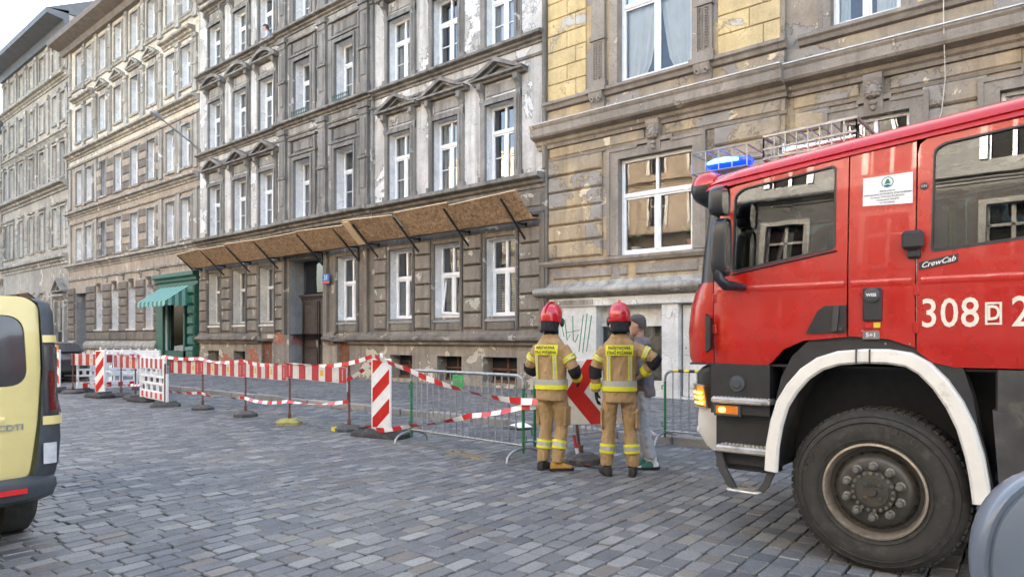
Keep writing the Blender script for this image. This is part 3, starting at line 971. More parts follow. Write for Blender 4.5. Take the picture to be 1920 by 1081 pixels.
# frieze under the first course
m_ = MB(); m_.mould(GX0, GX1, [(F, 4.98), (F - 0.10, 4.98), (F - 0.14, 5.06), (F - 0.06, 5.10), (F - 0.05, 5.70), (F, 5.72)])
m_.build('frieze', MAT['dark_plaster'], gb)
for i in range(14):
    a = GX0 + 0.3 + i*1.43
    m_ = MB(); m_.block(a, a + 1.2, F - 0.04, F - 0.10, 5.2, 5.6, 0.04); m_.build('frieze_panel', MAT['block_plaster'], gb)
for x in [ax_up[i] for i in (0, 1, 2, 5, 6, 7)]:
    for fl, (z0, z1) in enumerate(rows_up):
        m_ = MB()
        frame_mould(m_, x - hw, x + hw, z0, z1, F, 0.18, 0.07)
        m_.box(x - 0.78, x - 0.71, F - 0.05, F, z0, z1 + 0.2); m_.box(x + 0.71, x + 0.78, F - 0.05, F, z0, z1 + 0.2)
        for s in (-1, 1): m_.box(x + s*0.74 - 0.09, x + s*0.74 + 0.09, F - 0.11, F, z0, z0 + 0.18)
        m_.build('window_surround', MAT['trim_plaster'], gb)
        m_ = MB()
        m_.block(x - 0.56, x + 0.56, F, F - 0.035, z1 + 0.26, z1 + 0.58, 0.02)
        m_.build('frieze_panel', MAT['grey_plaster'], gb)
        for s in (-1, 1):
            m_ = MB(); console(m_, x + s*0.70, z1 - 0.02, z1 + 0.64, F, 0.16, 0.24); m_.build('console', MAT['trim_plaster'], gb)
        m_ = MB()
        if fl == 0: pediment_tri(m_, x, 1.0, z1 + 0.64, z1 + 1.24, F, 0.30)
        elif fl == 1: pediment_arc(m_, x, 0.95, z1 + 0.62, z1 + 1.12, F, 0.30)
        else: m_.mould(x - 0.95, x + 0.95, ledge_profile(F, z1 + 0.62, z1 + 0.92, 0.34))
        m_.build('pediment' if fl < 2 else 'hood', MAT['trim_plaster'], gb)
# windows
window_proto('g_up', 1.12, 2.24, 'white_frame', 0.66)
window_proto('g_low', 1.12, 2.28, 'white_frame', 0.60, bars=False)
window_proto('g_2', 1.12, 2.16, 'white_frame', 0.66)
window_proto('g_3', 1.12, 1.92, 'white_frame', 0.66)
window_proto('g_single', 1.12, 2.28, 'pale_frame', 0.64, bars=False, split=False)
inn = ['half', 'net', None, 'half', 'net', 'half', 'net', 'half', None, 'net', 'half', None]
k = 0
for fl, (z0, z1) in enumerate(rows_up):
    for i, x in enumerate(ax_up):
        place_window(gb, ('g_up', 'g_2', 'g_3')[fl], x, F + 0.27, z0 + 0.01, inn[(k*5 + fl) % 12], k); k += 1
for i, x in enumerate(ax_gr):
    place_window(gb, 'g_single' if i < 3 else 'g_low', x, F + (0.37 if i < 3 else 0.31), 2.20, 'net' if i < 3 else 'blind', i)
for x in ax_gr:
    m_ = MB()
    m_.mould(x - 0.60, x + 0.60, [(F + 0.5, 2.17), (F - 0.06, 2.05), (F - 0.07, 2.11), (F + 0.5, 2.29)])
    m_.build('window_sill', MAT['zinc' if x > -21 else 'reveal_plaster'], gb)
    m_ = MB()
    for s in (-1, 1):
        xx = x + s*0.62
        m_.box(xx - 0.05, xx + 0.05, F - 0.06, F, 1.78, 4.62)
        m_.box(xx - 0.022, xx + 0.022, F - 0.085, F, 1.78, 4.62)
    m_.box(x - 0.57, x + 0.57, F - 0.06, F, 4.52, 4.62)
    m_.build('window_surround', MAT['dark_plaster'], gb)
# opened sash leaning in one ground floor window
m_ = MB()
m_.M = Matrix.Translation((-15.2, F + 0.22, 2.30)) @ Matrix.Rotation(R(-7), 4, 'X') @ Matrix.Rotation(R(3.5), 4, 'Y')
m_.cbox(-0.5, -0.43, -0.03, 0.03, 0, 1.30, 0.01); m_.cbox(0.43, 0.5, -0.03, 0.03, 0, 1.30, 0.01)
m_.cbox(-0.43, 0.43, -0.03, 0.03, 0, 0.07, 0.01); m_.cbox(-0.43, 0.43, -0.03, 0.03, 1.23, 1.30, 0.01)
m_.build('tilted_sash', MAT['white_frame'], gb)
# rusticated piers: rows of blocks
piers = [(-31.42, -30.80), (-29.36, -28.62), (-27.16, -26.38), (-24.98, -24.40), (-18.72, -18.08), (-16.66, -15.92), (-14.48, -13.72), (-12.28, -11.46)]
rb = random.Random(5)
for a, b in piers:
    for r_ in range(6):
        z0 = 1.84 + r_*0.475
        m_ = MB(); m_.block(a + 0.02, b - 0.02, F, F - 0.09 - rb.uniform(0, 0.02), z0 + 0.025, z0 + 0.45, 0.035)
        m_.build('rusticated_block', MAT['block_plaster'], gb)
# wall panels below the windows
for x in ax_gr:
    m_ = MB(); m_.block(x - 0.52, x + 0.52, F, F - 0.03, 1.80, 2.06, 0.02); m_.build('apron_panel', MAT['ground_plaster'], gb)
# plain strip pilasters beside the door
for x in (-19.15, -24.32, -21.5, -11.42):
    m_ = MB(); m_.box(x - 0.09, x + 0.09, F - 0.13, F, 1.72, 4.98); m_.build('strip_pilaster', MAT['ground_plaster'], gb)
# plinth moulding, broken at the doors
for a, b in ((GX0 - 0.02, -26.2), (-21.55, -20.98), (-20.1, GX1 + 0.02)):
    m_ = MB()
    m_.mould(a, b, [(F, 1.36), (F - 0.14, 1.36), (F - 0.15, 1.44), (F - 0.22, 1.46), (F - 0.27, 1.50), (F - 0.28, 1.57), (F - 0.22, 1.62), (F - 0.12, 1.66), (F - 0.08, 1.76), (F, 1.78)])
    m_.build('plinth_moulding', MAT['ground_plaster'], gb, smooth=30)
for a, b in bas:
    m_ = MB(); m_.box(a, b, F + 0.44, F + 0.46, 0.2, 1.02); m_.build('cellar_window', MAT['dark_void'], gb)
    m_ = MB(); m_.box((a+b)/2 - 0.03, (a+b)/2 + 0.03, F + 0.38, F + 0.44, 0.2, 1.0); m_.box(a, b, F + 0.38, F + 0.44, 0.2, 0.30); m_.box(a, b, F + 0.38, F + 0.44, 0.60, 0.66)
    m_.build('cellar_grille', MAT['cellar_wood'], gb)
for a, b in ((-26.15, -25.35), (-20.92, -20.18)):
    m_ = MB()
    for q in range(4):
        w_ = (b - a)/4
        m_.cbox(a + q*w_ + 0.005, a + (q+1)*w_ - 0.005, F + 0.10, F + 0.14, 0.12, 1.42, 0.008)
    m_.build('cellar_door', MAT['cellar_wood'], gb)
    m_ = MB(); m_.mould(a - 0.12, b + 0.12, [(F, 1.43), (F - 0.18, 1.45), (F - 0.20, 1.52), (F, 1.56)]); m_.build('lintel', MAT['dark_plaster'], gb)
# bare brickwork where the render has fallen off
for x0, x1, z0, z1, sd in ((-29.62, -28.75, 0.20, 0.82, 1), (-27.35, -26.45, 0.15, 1.06, 2), (-25.2, -24.45, 1.34, 1.72, 3)):
    m_ = MB(); rr = random.Random(sd); z = z0; kk = 0
    while z < z1:
        x = x0 + (0.12 if kk % 2 else 0) + rr.uniform(0, 0.2)
        xe = x1 - rr.uniform(0, 0.25)
        while x < xe:
            m_.cbox(x, x + 0.235, F - 0.012 - rr.uniform(0, 0.012), F + 0.03, z, z + 0.062, 0.006); x += 0.248
        z += 0.075; kk += 1
    o = m_.build('brick_patch', MAT['brick'], gb); o['kind'] = 'stuff'
# main doorway
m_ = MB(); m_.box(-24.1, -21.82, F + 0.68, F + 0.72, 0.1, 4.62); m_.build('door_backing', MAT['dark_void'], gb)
m_ = MB(); m_.box(-24.2, -21.7, F - 0.08, F + 0.7, -0.1, 0.17); m_.build('door_step', MAT['kerb_stone'], gb)
dr = MB()
dr.box(-24.06, -21.86, F + 0.60, F + 0.66, 0.17, 3.05)
for a, b in ((-24.0, -23.0), (-22.92, -21.92)):
    for z0, z1 in ((0.35, 0.95), (1.15, 1.30), (1.50, 2.85)):
        dr.block(a + 0.14, b - 0.14, F + 0.60, F + 0.55, z0, z1, 0.05)
        dr.block(a + 0.24, b - 0.24, F + 0.551, F + 0.53, z0 + 0.08, z1 - 0.08, 0.02) if z1 - z0 > 0.3 else None
    dr.box(a, a + 0.05, F + 0.54, F + 0.60, 0.17, 3.0); dr.box(b - 0.05, b, F + 0.54, F + 0.60, 0.17, 3.0)
dr.mould(-24.08, -21.84, ledge_profile(F + 0.60, 3.02, 3.30, 0.16))
door = dr.build('entrance_door', MAT['door_wood'], gb)
m_ = MB(); m_.box(-24.0, -21.92, F + 0.62, F + 0.64, 3.36, 4.5); m_.build('fanlight_pane', MAT['window_glass'], door)
m_ = MB(); m_.box(-22.99, -22.93, F + 0.52, F + 0.56, 1.2, 1.5); m_.build('door_handle', MAT['zinc'], door)
m_ = MB(); m_.box(-22.12, -21.93, F + 0.515, F + 0.525, 1.55, 1.95); m_.build('notice_sheet', MAT['paper'], door)
m_ = MB(); m_.mould(-24.4, -21.6, ledge_profile(F, 4.66, 4.94, 0.22)); m_.build('door_lintel', MAT['dark_plaster'], gb)
# blue house number plate
m_ = MB(); m_.cbox(-21.62, -21.18, F - 0.16, F - 0.13, 3.55, 3.93, 0.008); o = m_.build('house_number_plate', MAT['print_blue'], gb)
obj('number', text_mesh('number', '31', 0.26, MAT['paper'], fn=lambda p: (-21.40 + p.x, F - 0.163 - p.z, 3.78 + p.y)), o)
m_ = MB(); m_.box(-21.60, -21.20, F - 0.165, F - 0.16, 3.57, 3.64); m_.build('number_stripe', MAT['sign_red'], o)
# graffiti scrawl on the left door reveal
m_ = MB(); rr = random.Random(3)
pts = []
for i in range(26): pts.append((-24.09, F + 0.12 + 0.017*i + 0.05*math.sin(i*2.1), 1.45 + 0.20*math.sin(i*1.7) + 0.04*rr.random()))
m_.tube(pts, 0.014, 5)
m_.build('graffiti', MAT['graffiti_red'], gb)
# window boxes with small fences
for x in (-22.9, -20.26):
    m_ = MB()
    for q in range(9): m_.box(x - 0.46 + q*0.112, x - 0.43 + q*0.112, cy - 0.26, cy - 0.24, 10.04, 10.25)
    m_.box(x - 0.5, x + 0.5, cy - 0.26, cy - 0.24, 10.18, 10.205); m_.box(x - 0.5, x + 0.5, cy - 0.255, cy - 0.05, 10.035, 10.08)
    m_.build('sill_railing', MAT['planter_green'], gb)
# eaves and roof
m_ = MB(); m_.mould(GX0, GX1, ledge_profile(F, 17.0, 17.8, 0.8)); m_.build('eaves_cornice', MAT['trim_plaster'], gb)
m_ = MB(); m_.prism([(GX0, F - 0.6, 17.8), (GX0, F + 9, 17.8), (GX0, F + 4.2, 21.0)], (GX1 - GX0, 0, 0)); m_.build('roof', MAT['roof_metal'], gb)
m_ = MB(); m_.cyl((GX1 + 0.02, F - 0.1, 6.2), (GX1 + 0.02, F - 0.1, 17.2), 0.07); m_.build('downpipe', MAT['dark_plaster'], gb, smooth=40)

# person leaning out of a third floor window: see people section

# ============ wooden safety canopy fixed to the grey tenement
cn = empty('safety_canopy', (-21.4, F, 4.8), 0, 'wooden chipboard safety canopy on black brackets along the grey house', 'canopy')
bx = [-31.3, -29.09, -26.92, -24.73, -21.77, -19.6, -18.49, -16.43, -14.22, -12.03]
yo, yi, zo, zi = F - 1.16, F - 0.47, 5.32, 4.74
edges = [-31.45, -29.09, -26.92, -24.73, -21.77, -18.95, -16.43, -14.0, -11.45]
for i, (a, b) in enumerate(zip(edges, edges[1:])):
    m_ = MB()
    up = 0.05 if i >= 5 else 0.0
    k1, k2 = rb.uniform(-0.05, 0.05), rb.uniform(-0.05, 0.05)
    d = Vector((0, yo - yi, zo - zi)).normalized()
    nrm = Vector((0, -d.z, d.y)) * 0.022
    P = [Vector((a + 0.02, yo - 0.03 + k2, zo + 0.03 + up + k1)), Vector((b - 0.02, yo - 0.03, zo + 0.03 + up + k2)), Vector((b - 0.008, yi, zi + up)), Vector((a + 0.008, yi, zi + up))]
    m_.prism([p - nrm*0.2 for p in P], nrm*-1.0, 0)
    pnl = m_.build('chipboard_panel', MAT['osb'], cn)
    e = MB(); e.prism([P[0] + Vector((0, -0.012, 0.004)), P[1] + Vector((0, -0.012, 0.004)), P[1] + Vector((0, 0.004, 0.022)), P[0] + Vector((0, 0.004, 0.022))], (0, 0.005, 0.012)); e.build('panel_edge', MAT['osb_edge'], pnl)
    m_ = MB(); m_.box(a + 0.008, b - 0.008, yi - 0.01, F - 0.10, zi + 0.03 + up, zi + 0.052 + up); m_.build('floor_board', MAT['osb'], cn)
for x in bx:
    m_ = MB()
    m_.bar((x, F - 0.06, 4.30), (x, yo + 0.02, zo - 0.02), 0.045)
    m_.bar((x, F - 0.06, zi), (x, yi, zi), 0.045)
    m_.bar((x, F - 0.06, 4.26), (x, F - 0.06, zi + 0.06), 0.05)
    m_.build('bracket', MAT['black_steel'], cn)
m_ = MB()
d0 = [Vector((-18.98, yo - 0.05, zo + 0.10)), Vector((-18.62, yo - 0.05, zo + 0.10)), Vector((-18.62, yi - 0.03, zi + 0.02)), Vector((-18.98, yi - 0.03, zi + 0.02))]
m_.prism(d0, (0.0, -0.02, -0.03)); m_.build('loose_board', MAT['osb_edge'], cn)
for dx in (-0.06, 0.05):
    m_ = MB(); m_.tube([(-19.3 + dx, yo + 0.2, 5.1), (-19.25 + dx*2, F - 0.42, 5.75), (-19.2 + dx, F - 0.05, 6.25)], 0.008, 5); m_.build('tie_wire', MAT['galvanised'], cn)

# ============ brown tenement with the green shop (left of the grey one)
bb = empty('tenement_house', (-40.2, F, 0.1), 0, 'brown tenement with the green shop front and striped awning', 'building', 'tenement houses along the street')
BX0, BX1 = -48.95, -31.58
lp, mdl, rp = [-47.08, -45.45], [-43.32, -41.07, -38.84, -36.72], [-34.5, -32.85]
allx = lp + mdl + rp
rows_b = [(6.35, 8.25), (9.75, 11.75), (13.55, 15.5), (17.05, 18.95)]
holes = [(x - 0.5, x + 0.5, z0, z1, 0.40, 1) for z0, z1 in rows_b for x in allx]
gx = [-43.85, -41.5, -39.2, -36.95]
holes_g = [(x - 0.5, x + 0.5, 2.08, 4.30, 0.55, 1) for x in gx] + [(-47.75, -45.95, 0.12, 4.30, 1.1, 3), (-35.2, -32.3, 0.2, 3.9, 0.5, 1)]
mb = MB()
wall_holes(mb, BX0, BX1, 5.6, 12.3, F, [h for h in holes if h[2] < 12], 0.3, 0)
wall_holes(mb, BX0, BX1, 12.3, 20.0, F, [h for h in holes if h[2] > 12], 0.3, 2)
wall_holes(mb, BX0, BX1, 0.05, 5.6, F, holes_g, 0.3, 0)
shell(mb, BX0, BX1, F, 0.05, 20.0)
mb.build('wall', [MAT['brown_render'], MAT['white_reveal'], MAT['cream_render'], MAT['grey_cement']], bb)
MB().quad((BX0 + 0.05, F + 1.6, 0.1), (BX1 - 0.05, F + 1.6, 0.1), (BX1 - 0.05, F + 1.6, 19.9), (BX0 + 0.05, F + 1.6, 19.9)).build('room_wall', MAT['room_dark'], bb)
window_proto('b_w', 1.0, 1.95, 'white_frame', 0.64, bars=False)
window_proto('b_g', 1.0, 2.2, 'pale_frame', 0.64, bars=False, split=False)
for fl, (z0, z1) in enumerate(rows_b):
    for i, x in enumerate(allx):
        place_window(bb, 'b_w', x, F + 0.28, z0, [None, 'half', None, 'net', 'half'][(i*3 + fl) % 5], i + fl)
for i, x in enumerate(gx): place_window(bb, 'b_g', x, F + 0.31, 2.09, 'net', i)
for z0, z1, pj in ((5.72, 6.12, 0.32), (8.95, 9.35, 0.34), (12.55, 12.95, 0.42)):
    m_ = MB(); m_.mould(BX0, BX1, ledge_profile(F, z0, z1, pj)); m_.build('string_course', MAT['pale_trim'], bb, smooth=20)
for z0, z1 in ((5.1, 5.25), (8.55, 8.66), (12.1, 12.22), (16.75, 16.9)):
    m_ = MB(); m_.mould(BX0, BX1, [(F, z0), (F - 0.09, z0), (F - 0.12, z1 - 0.03), (F, z1)]); m_.build('band', MAT['pale_trim'], bb)
for fl, (z0, z1) in enumerate(rows_b):
    for x in allx:
        m_ = MB(); frame_mould(m_, x - 0.5, x + 0.5, z0, z1, F, 0.13, 0.06)
        m_.mould(x - 0.66, x + 0.66, [(F, z0 - 0.12), (F - 0.1, z0 - 0.12), (F - 0.12, z0 - 0.02), (F, z0)])
        m_.build('window_surround', MAT['pale_trim'], bb)
    if fl == 2:
        for x in mdl:
            m_ = MB(); pediment_tri(m_, x, 0.82, z1 + 0.42, z1 + 1.0, F, 0.24); m_.build('pediment', MAT['pale_trim'], bb)
            m_ = MB(); m_.block(x - 0.45, x + 0.45, F, F - 0.04, z1 + 0.16, z1 + 0.40, 0.02); m_.build('frieze_panel', MAT['pale_trim'], bb)
        for xs in (lp, rp):
            m_ = MB(); m_.mould(xs[0] - 0.85, xs[1] + 0.85, ledge_profile(F, z1 + 0.35, z1 + 0.75, 0.36)); m_.build('hood', MAT['pale_trim'], bb)
    # piers
    px_ = [BX0 + 0.3, -46.27, -44.35, -42.2, -39.95, -37.78, -35.65, -33.68, BX1 - 0.3]
    if fl < 2:
        for j, x in enumerate(px_):
            if j in (0, 1, 7, 8, 2, 6):
                m_ = MB(); m_.box(x - 0.2, x + 0.2, F - 0.09, F, z0 - 0.2, z1 + 0.28); m_.build('pier', MAT['pale_trim'], bb)
            if 2 <= j <= 6:
                for r_ in range(5):
                    h0 = z0 - 0.1 + r_*0.42
                    w_ = 0.5 if 2 < j < 6 else 0.3
                    xc = x if 2 < j < 6 else (x + 0.48 if j == 2 else x - 0.44)
                    m_ = MB(); m_.block(xc - w_, xc + w_, F, F - 0.07, h0 + 0.02, h0 + 0.40, 0.03); m_.build('rusticated_block', MAT['brown_block' if r_ % 2 == 0 else 'brown_render'], bb)
    else:
        for j, x in enumerate(px_):
            m_ = MB(); pilaster(m_, x, z0 - 0.45, z1 + (0.30 if fl == 2 else 0.55), F, 0.34, 0.10); m_.build('pilaster', MAT['pale_trim'], bb)
# ground floor blocks, plinth
for a, b in ((BX0 + 0.05, -47.85), (-45.85, -44.45), (-43.25, -42.1), (-40.9, -39.8), (-38.6, -37.55), (-36.35, -35.95)):
    for r_ in range(7):
        h0 = 1.45 + r_*0.46
        m_ = MB(); m_.block(a, b, F, F - 0.11, h0 + 0.02, h0 + 0.43, 0.05); m_.build('rusticated_block', MAT['brown_block'], bb)
for x in gx:
    m_ = MB(); m_.block(x - 0.56, x + 0.56, F, F - 0.09, 1.47, 1.95, 0.05); m_.build('rusticated_block', MAT['brown_block'], bb)
    m_ = MB(); m_.mould(x - 0.62, x + 0.62, [(F + 0.1, 1.98), (F - 0.13, 1.98), (F - 0.14, 2.06), (F + 0.1, 2.09)]); m_.build('window_sill', MAT['reveal_plaster'], bb)
    m_ = MB(); console(m_, x, 4.32, 4.75, F, 0.24, 0.2); m_.build('keystone', MAT['brown_block'], bb)
    m_ = MB(); console(m_, x + 1.1, 4.75, 5.12, F, 0.18, 0.2); m_.build('console', MAT['pale_trim'], bb)
for a, b in ((BX0, -47.8), (-45.9, -35.95)):
    m_ = MB(); m_.mould(a, b, [(F, 0.95), (F - 0.2, 0.98), (F - 0.24, 1.15), (F - 0.14, 1.36), (F, 1.42)]); m_.build('plinth_moulding', MAT['pale_trim'], bb)
    m_ = MB(); m_.box(a, b, F - 0.06, F, 0.05, 0.95); m_.build('plinth', MAT['basement_plaster'], bb)
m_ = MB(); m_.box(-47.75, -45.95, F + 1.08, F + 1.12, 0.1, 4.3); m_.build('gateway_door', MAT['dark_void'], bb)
for x in (-42.6, -40.3, -38.0):
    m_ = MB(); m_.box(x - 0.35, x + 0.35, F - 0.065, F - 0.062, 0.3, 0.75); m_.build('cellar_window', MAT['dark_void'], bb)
m_ = MB(); m_.mould(BX0 - 0.7, BX1, [(F, 19.3), (F - 0.25, 19.3), (F - 0.35, 19.6), (F - 1.0, 19.75), (F - 1.05, 20.05), (F, 20.2)]); m_.build('eaves_cornice', MAT['eave_wood'], bb)
m_ = MB(); m_.prism([(BX0 - 0.7, F - 1.05, 20.06), (BX0 - 0.7, F + 9, 20.06), (BX0 - 0.7, F + 4.2, 22.6)], (BX1 - BX0 + 0.7, 0, 0)); m_.build('roof', MAT['roof_metal'], bb)
# green shop front
sh = MB()
sh.box(-35.92, -35.2, F - 0.14, F, 0.1, 4.1); sh.box(-32.3, -31.62, F - 0.14, F, 0.1, 4.1)
sh.box(-35.2, -32.3, F - 0.14, F, 3.9, 4.1); sh.mould(-36.0, -31.6, ledge_profile(F - 0.02, 4.1, 4.75, 0.3))
sh.box(-35.2, -33.0, F - 0.05, F + 0.05, 0.2, 0.95)
sh.box(-35.2, -35.05, F + 0.1, F + 0.2, 0.95, 3.9); sh.box(-33.15, -33.0, F - 0.05, F + 0.2, 0.2, 3.9); sh.box(-35.05, -33.15, F + 0.1, F + 0.2, 3.75, 3.9)
sh.box(-33.0, -32.3, F + 0.3, F + 0.36, 0.2, 3.9)
shop = sh.build('shop_front', MAT['green_paint'], bb)
for r_ in range(6):
    m_ = MB(); m_.block(-32.28, -31.64, F - 0.14, F - 0.28, 1.2 + r_*0.48 + 0.03, 1.2 + r_*0.48 + 0.45, 0.07); m_.build('green_block', MAT['green_paint'], shop)
m_ = MB(); m_.block(-32.34, -31.6, F - 0.14, F - 0.32, 0.12, 1.0, 0.04); m_.mould(-32.36, -31.58, [(F, 1.0), (F - 0.34, 1.0), (F - 0.30, 1.16), (F, 1.2)]); m_.build('pedestal', MAT['green_paint'], shop)
m_ = MB(); m_.box(-35.05, -33.15, F + 0.14, F + 0.15, 0.95, 3.75); m_.build('shop_window', MAT['clear_glass'], shop)
m_ = MB(); m_.box(-35.0, -33.2, F + 0.40, F + 0.42, 0.95, 1.9); m_.build('shop_display', MAT['paper'], shop)
# awning: alternate stripes of canvas
a0, a1, ns = -35.35, -32.35, 13
for i in range(ns):
    xa, xb = a0 + (a1 - a0)*i/ns, a0 + (a1 - a0)*(i+1)/ns
    m_ = MB()
    P = [(xa, F - 0.16, 4.05), (xb, F - 0.16, 4.05), (xb, F - 1.25, 3.28), (xa, F - 1.25, 3.28)]
    m_.prism(P, (0, 0.006, -0.02))
    xm = (xa + xb)/2
    m_.prism([(xa, F - 1.25, 3.27), (xb, F - 1.25, 3.27), (xb, F - 1.26, 3.10), (xm, F - 1.26, 3.02), (xa, F - 1.26, 3.10)], (0, 0.01, 0))
    m_.build('awning_stripe', MAT['awning_green' if i % 2 else 'awning_pale'], shop)
for i in range(7):
    ya, yb = F - 0.16 - 1.09*i/7, F - 0.16 - 1.09*(i+1)/7
    za, zb = 4.03 - 0.75*i/7, 4.03 - 0.75*(i+1)/7
    m_ = MB(); m_.prism([(a1 + 0.005, ya, za), (a1 + 0.005, yb, zb), (a1 + 0.005, yb, 3.1 - 0.04*(i % 2)), (a1 + 0.005, ya, 3.1)], (0.006, 0, 0)); m_.build('awning_side_stripe', MAT['awning_green' if i % 2 == 0 else 'awning_pale'], shop)

# ============ far tenement and the houses beyond
def far_house(name, x0, x1, axes, rows, courses, eave, label, wallm, trim, seed, over=1.0):
    h = empty(name, ((x0 + x1)/2, F, 0.1), 0, label, 'building', 'tenement houses along the street')
    mb = MB()
    hl = [(x - 0.45, x + 0.45, z0, z1, 0.26, 1) for z0, z1 in rows for x in axes]
    wall_holes(mb, x0, x1, 0.05, eave, F, hl, 0.26)
    shell(mb, x0, x1, F, 0.05, eave)
    mb.build('wall', [MAT[wallm], MAT['reveal_plaster']], h)
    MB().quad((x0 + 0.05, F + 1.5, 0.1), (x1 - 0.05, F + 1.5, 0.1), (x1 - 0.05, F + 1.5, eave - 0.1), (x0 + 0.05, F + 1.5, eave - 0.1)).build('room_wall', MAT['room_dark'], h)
    for fl, (z0, z1) in enumerate(rows):
        key = 'far_%.2f_%s' % (z1 - z0, 'b' if fl in (2,) and seed == 1 else 'w')
        if key not in WIN: window_proto(key, 0.9, z1 - z0, 'brown_frame' if key.endswith('b') else 'pale_frame', 0.62, bars=False)
        for i, x in enumerate(axes):
            place_window(h, key, x, F + 0.18, z0, [None, 'half', None, 'net'][(i + fl*2) % 4], i)
            m_ = MB(); frame_mould(m_, x - 0.45, x + 0.45, z0, z1, F, 0.12, 0.06)
            m_.mould(x - 0.62, x + 0.62, [(F, z0 - 0.14), (F - 0.1, z0 - 0.14), (F - 0.14, z0 - 0.02), (F, z0)])
            if fl in (1, 2): m_.mould(x - 0.66, x + 0.66, [(F, z1 + 0.2), (F - 0.12, z1 + 0.22), (F - 0.16, z1 + 0.32), (F, z1 + 0.36)])
            m_.build('window_surround', MAT[trim], h)
    for z0, z1, pj in courses:
        m_ = MB(); m_.mould(x0, x1, ledge_profile(F, z0, z1, pj)); m_.build('string_course', MAT[trim], h)
    mids = [x0 + 0.25] + [(a + b)/2 for a, b in zip(axes, axes[1:])] + [x1 - 0.25]
    for fl, (z0, z1) in enumerate(rows):
        for x in mids:
            if fl < 2:
                for r_ in range(5):
                    h0 = z0 - 0.05 + r_*(z1 - z0)/5
                    m_ = MB(); m_.block(x - 0.26, x + 0.26, F, F - 0.07, h0 + 0.02, h0 + (z1 - z0)/5 - 0.02, 0.03); m_.build('rusticated_block', MAT[trim], h)
            else:
                m_ = MB(); m_.box(x - 0.17, x + 0.17, F - 0.10, F, z0 - 0.4, z1 + 0.1); m_.box(x - 0.24, x + 0.24, F - 0.15, F, z1 + 0.1, z1 + 0.35); m_.build('pier', MAT[trim], h)
    m_ = MB(); m_.mould(x0 - 0.2, x1, [(F, eave - 0.9), (F - 0.2, eave - 0.9), (F - 0.3, eave - 0.4), (F - over, eave - 0.25), (F - over - 0.05, eave + 0.05), (F, eave + 0.25)]); m_.build('eaves_cornice', MAT['roof_metal'], h)
    m_ = MB(); m_.prism([(x0 - 0.2, F - over, eave + 0.06), (x0 - 0.2, F + 9, eave + 0.06), (x0 - 0.2, F + 4, eave + 2.8)], (x1 - x0 + 0.2, 0, 0)); m_.build('roof', MAT['roof_metal'], h)
    return h
fh = far_house('tenement_house', -63.45, -49.0, [-62.6, -61.1, -58.76, -56.43, -54.13, -51.5, -49.95],
          [(2.1, 4.6), (7.5, 10.0), (11.95, 14.1), (15.5, 17.3), (18.9, 20.5)], [(6.3, 6.95, 0.4), (11.0, 11.6, 0.55), (14.6, 14.9, 0.2), (18.0, 18.5, 0.4)], 21.9,
          'tall tenement with deep dark eaves at the far left', 'far_render', 'pale_trim', 1, 1.2)
far_house('tenement_house', -84.0, -63.5, [-82.0, -79.2, -76.4, -73.6, -70.8, -68.0, -65.2],
          [(2.1, 4.4), (6.8, 9.0), (10.6, 12.6), (14.2, 16.0)], [(5.6, 6.1, 0.4), (9.6, 10.1, 0.4), (13.2, 13.6, 0.3)], 18.2,
          'lower brown house at the left picture edge beyond the tall eaves', 'brown_render', 'umber_trim', 2, 0.6)
# doorway with a small gable on the far tenement and its own short canopy
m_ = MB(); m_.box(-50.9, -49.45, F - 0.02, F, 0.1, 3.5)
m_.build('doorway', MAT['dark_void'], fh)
m_ = MB(); m_.box(-51.2, -50.9, F - 0.25, F, 0.1, 3.9); m_.box(-49.45, -49.1, F - 0.25, F, 0.1, 3.9); m_.mould(-51.3, -49.05, ledge_profile(F, 3.9, 4.4, 0.35)); pediment_tri(m_, -50.2, 1.1, 4.45, 5.4, F, 0.4)
m_.build('door_surround', MAT['pale_trim'], fh)
c2 = empty('safety_canopy', (-54, F, 4.0), 0, 'short wooden safety canopy behind the yellow van, far left house', 'canopy')
for i, (a, b) in enumerate(((-60, -57.6), (-57.6, -55.2), (-55.2, -52.8))):
    m_ = MB(); m_.prism([(a + 0.01, F - 1.2, 4.55), (b - 0.01, F - 1.2, 4.55), (b - 0.01, F - 0.4, 3.9), (a + 0.01, F - 0.4, 3.9)], (0, 0.02, -0.02)); m_.build('chipboard_panel', MAT['osb'], c2)
for x in (-60, -57.6, -55.2, -52.8):
    m_ = MB(); m_.bar((x, F - 0.05, 3.4), (x, F - 1.2, 4.5), 0.05); m_.bar((x, F - 0.05, 3.9), (x, F - 0.4, 3.9), 0.05); m_.bar((x, F - 0.05, 3.35), (x, F - 0.05, 4.0), 0.05); m_.build('bracket', MAT['black_steel'], c2)

# ============ yellow tenement on the right
yb = empty('tenement_house', (-4.0, F, 0.1), 0, 'yellow ochre tenement with carved masks behind the red truck', 'building', 'tenement houses along the street')
YX0, YS, YX1 = -11.32, -4.94, 9.0
F2 = F + 0.14
wA = (-8.02, 1.0)
lowB, lowC = (-3.22, 0.62), (-0.55, 0.62)
lw = [(wA[0] - 1.0, wA[0] + 1.0, 3.64, 6.06, 0.24, 1)]
lw2 = [(x - 0.62, x + 0.62, 3.64, 6.0, 0.24, 1) for x in (-3.22, -0.55, 2.2, 4.9, 7.4)]
uw = [(wA[0] - 1.0, wA[0] + 1.0, 7.98, 11.2, 0.24, 1), (wA[0] - 1.0, wA[0] + 1.0, 12.6, 15.0, 0.24, 1)]
uw2 = [(x - 0.64, x + 0.64, z0, z1, 0.24, 1) for x in (-3.38, -0.55, 2.2, 4.9, 7.4) for z0, z1 in ((7.98, 10.6), (12.6, 15.0))]
sh_holes = [(-9.73, -7.85, 0.15, 2.38, 0.35, 2), (-7.42, -6.3, 0.15, 2.38, 0.25, 2)]
mb = MB()
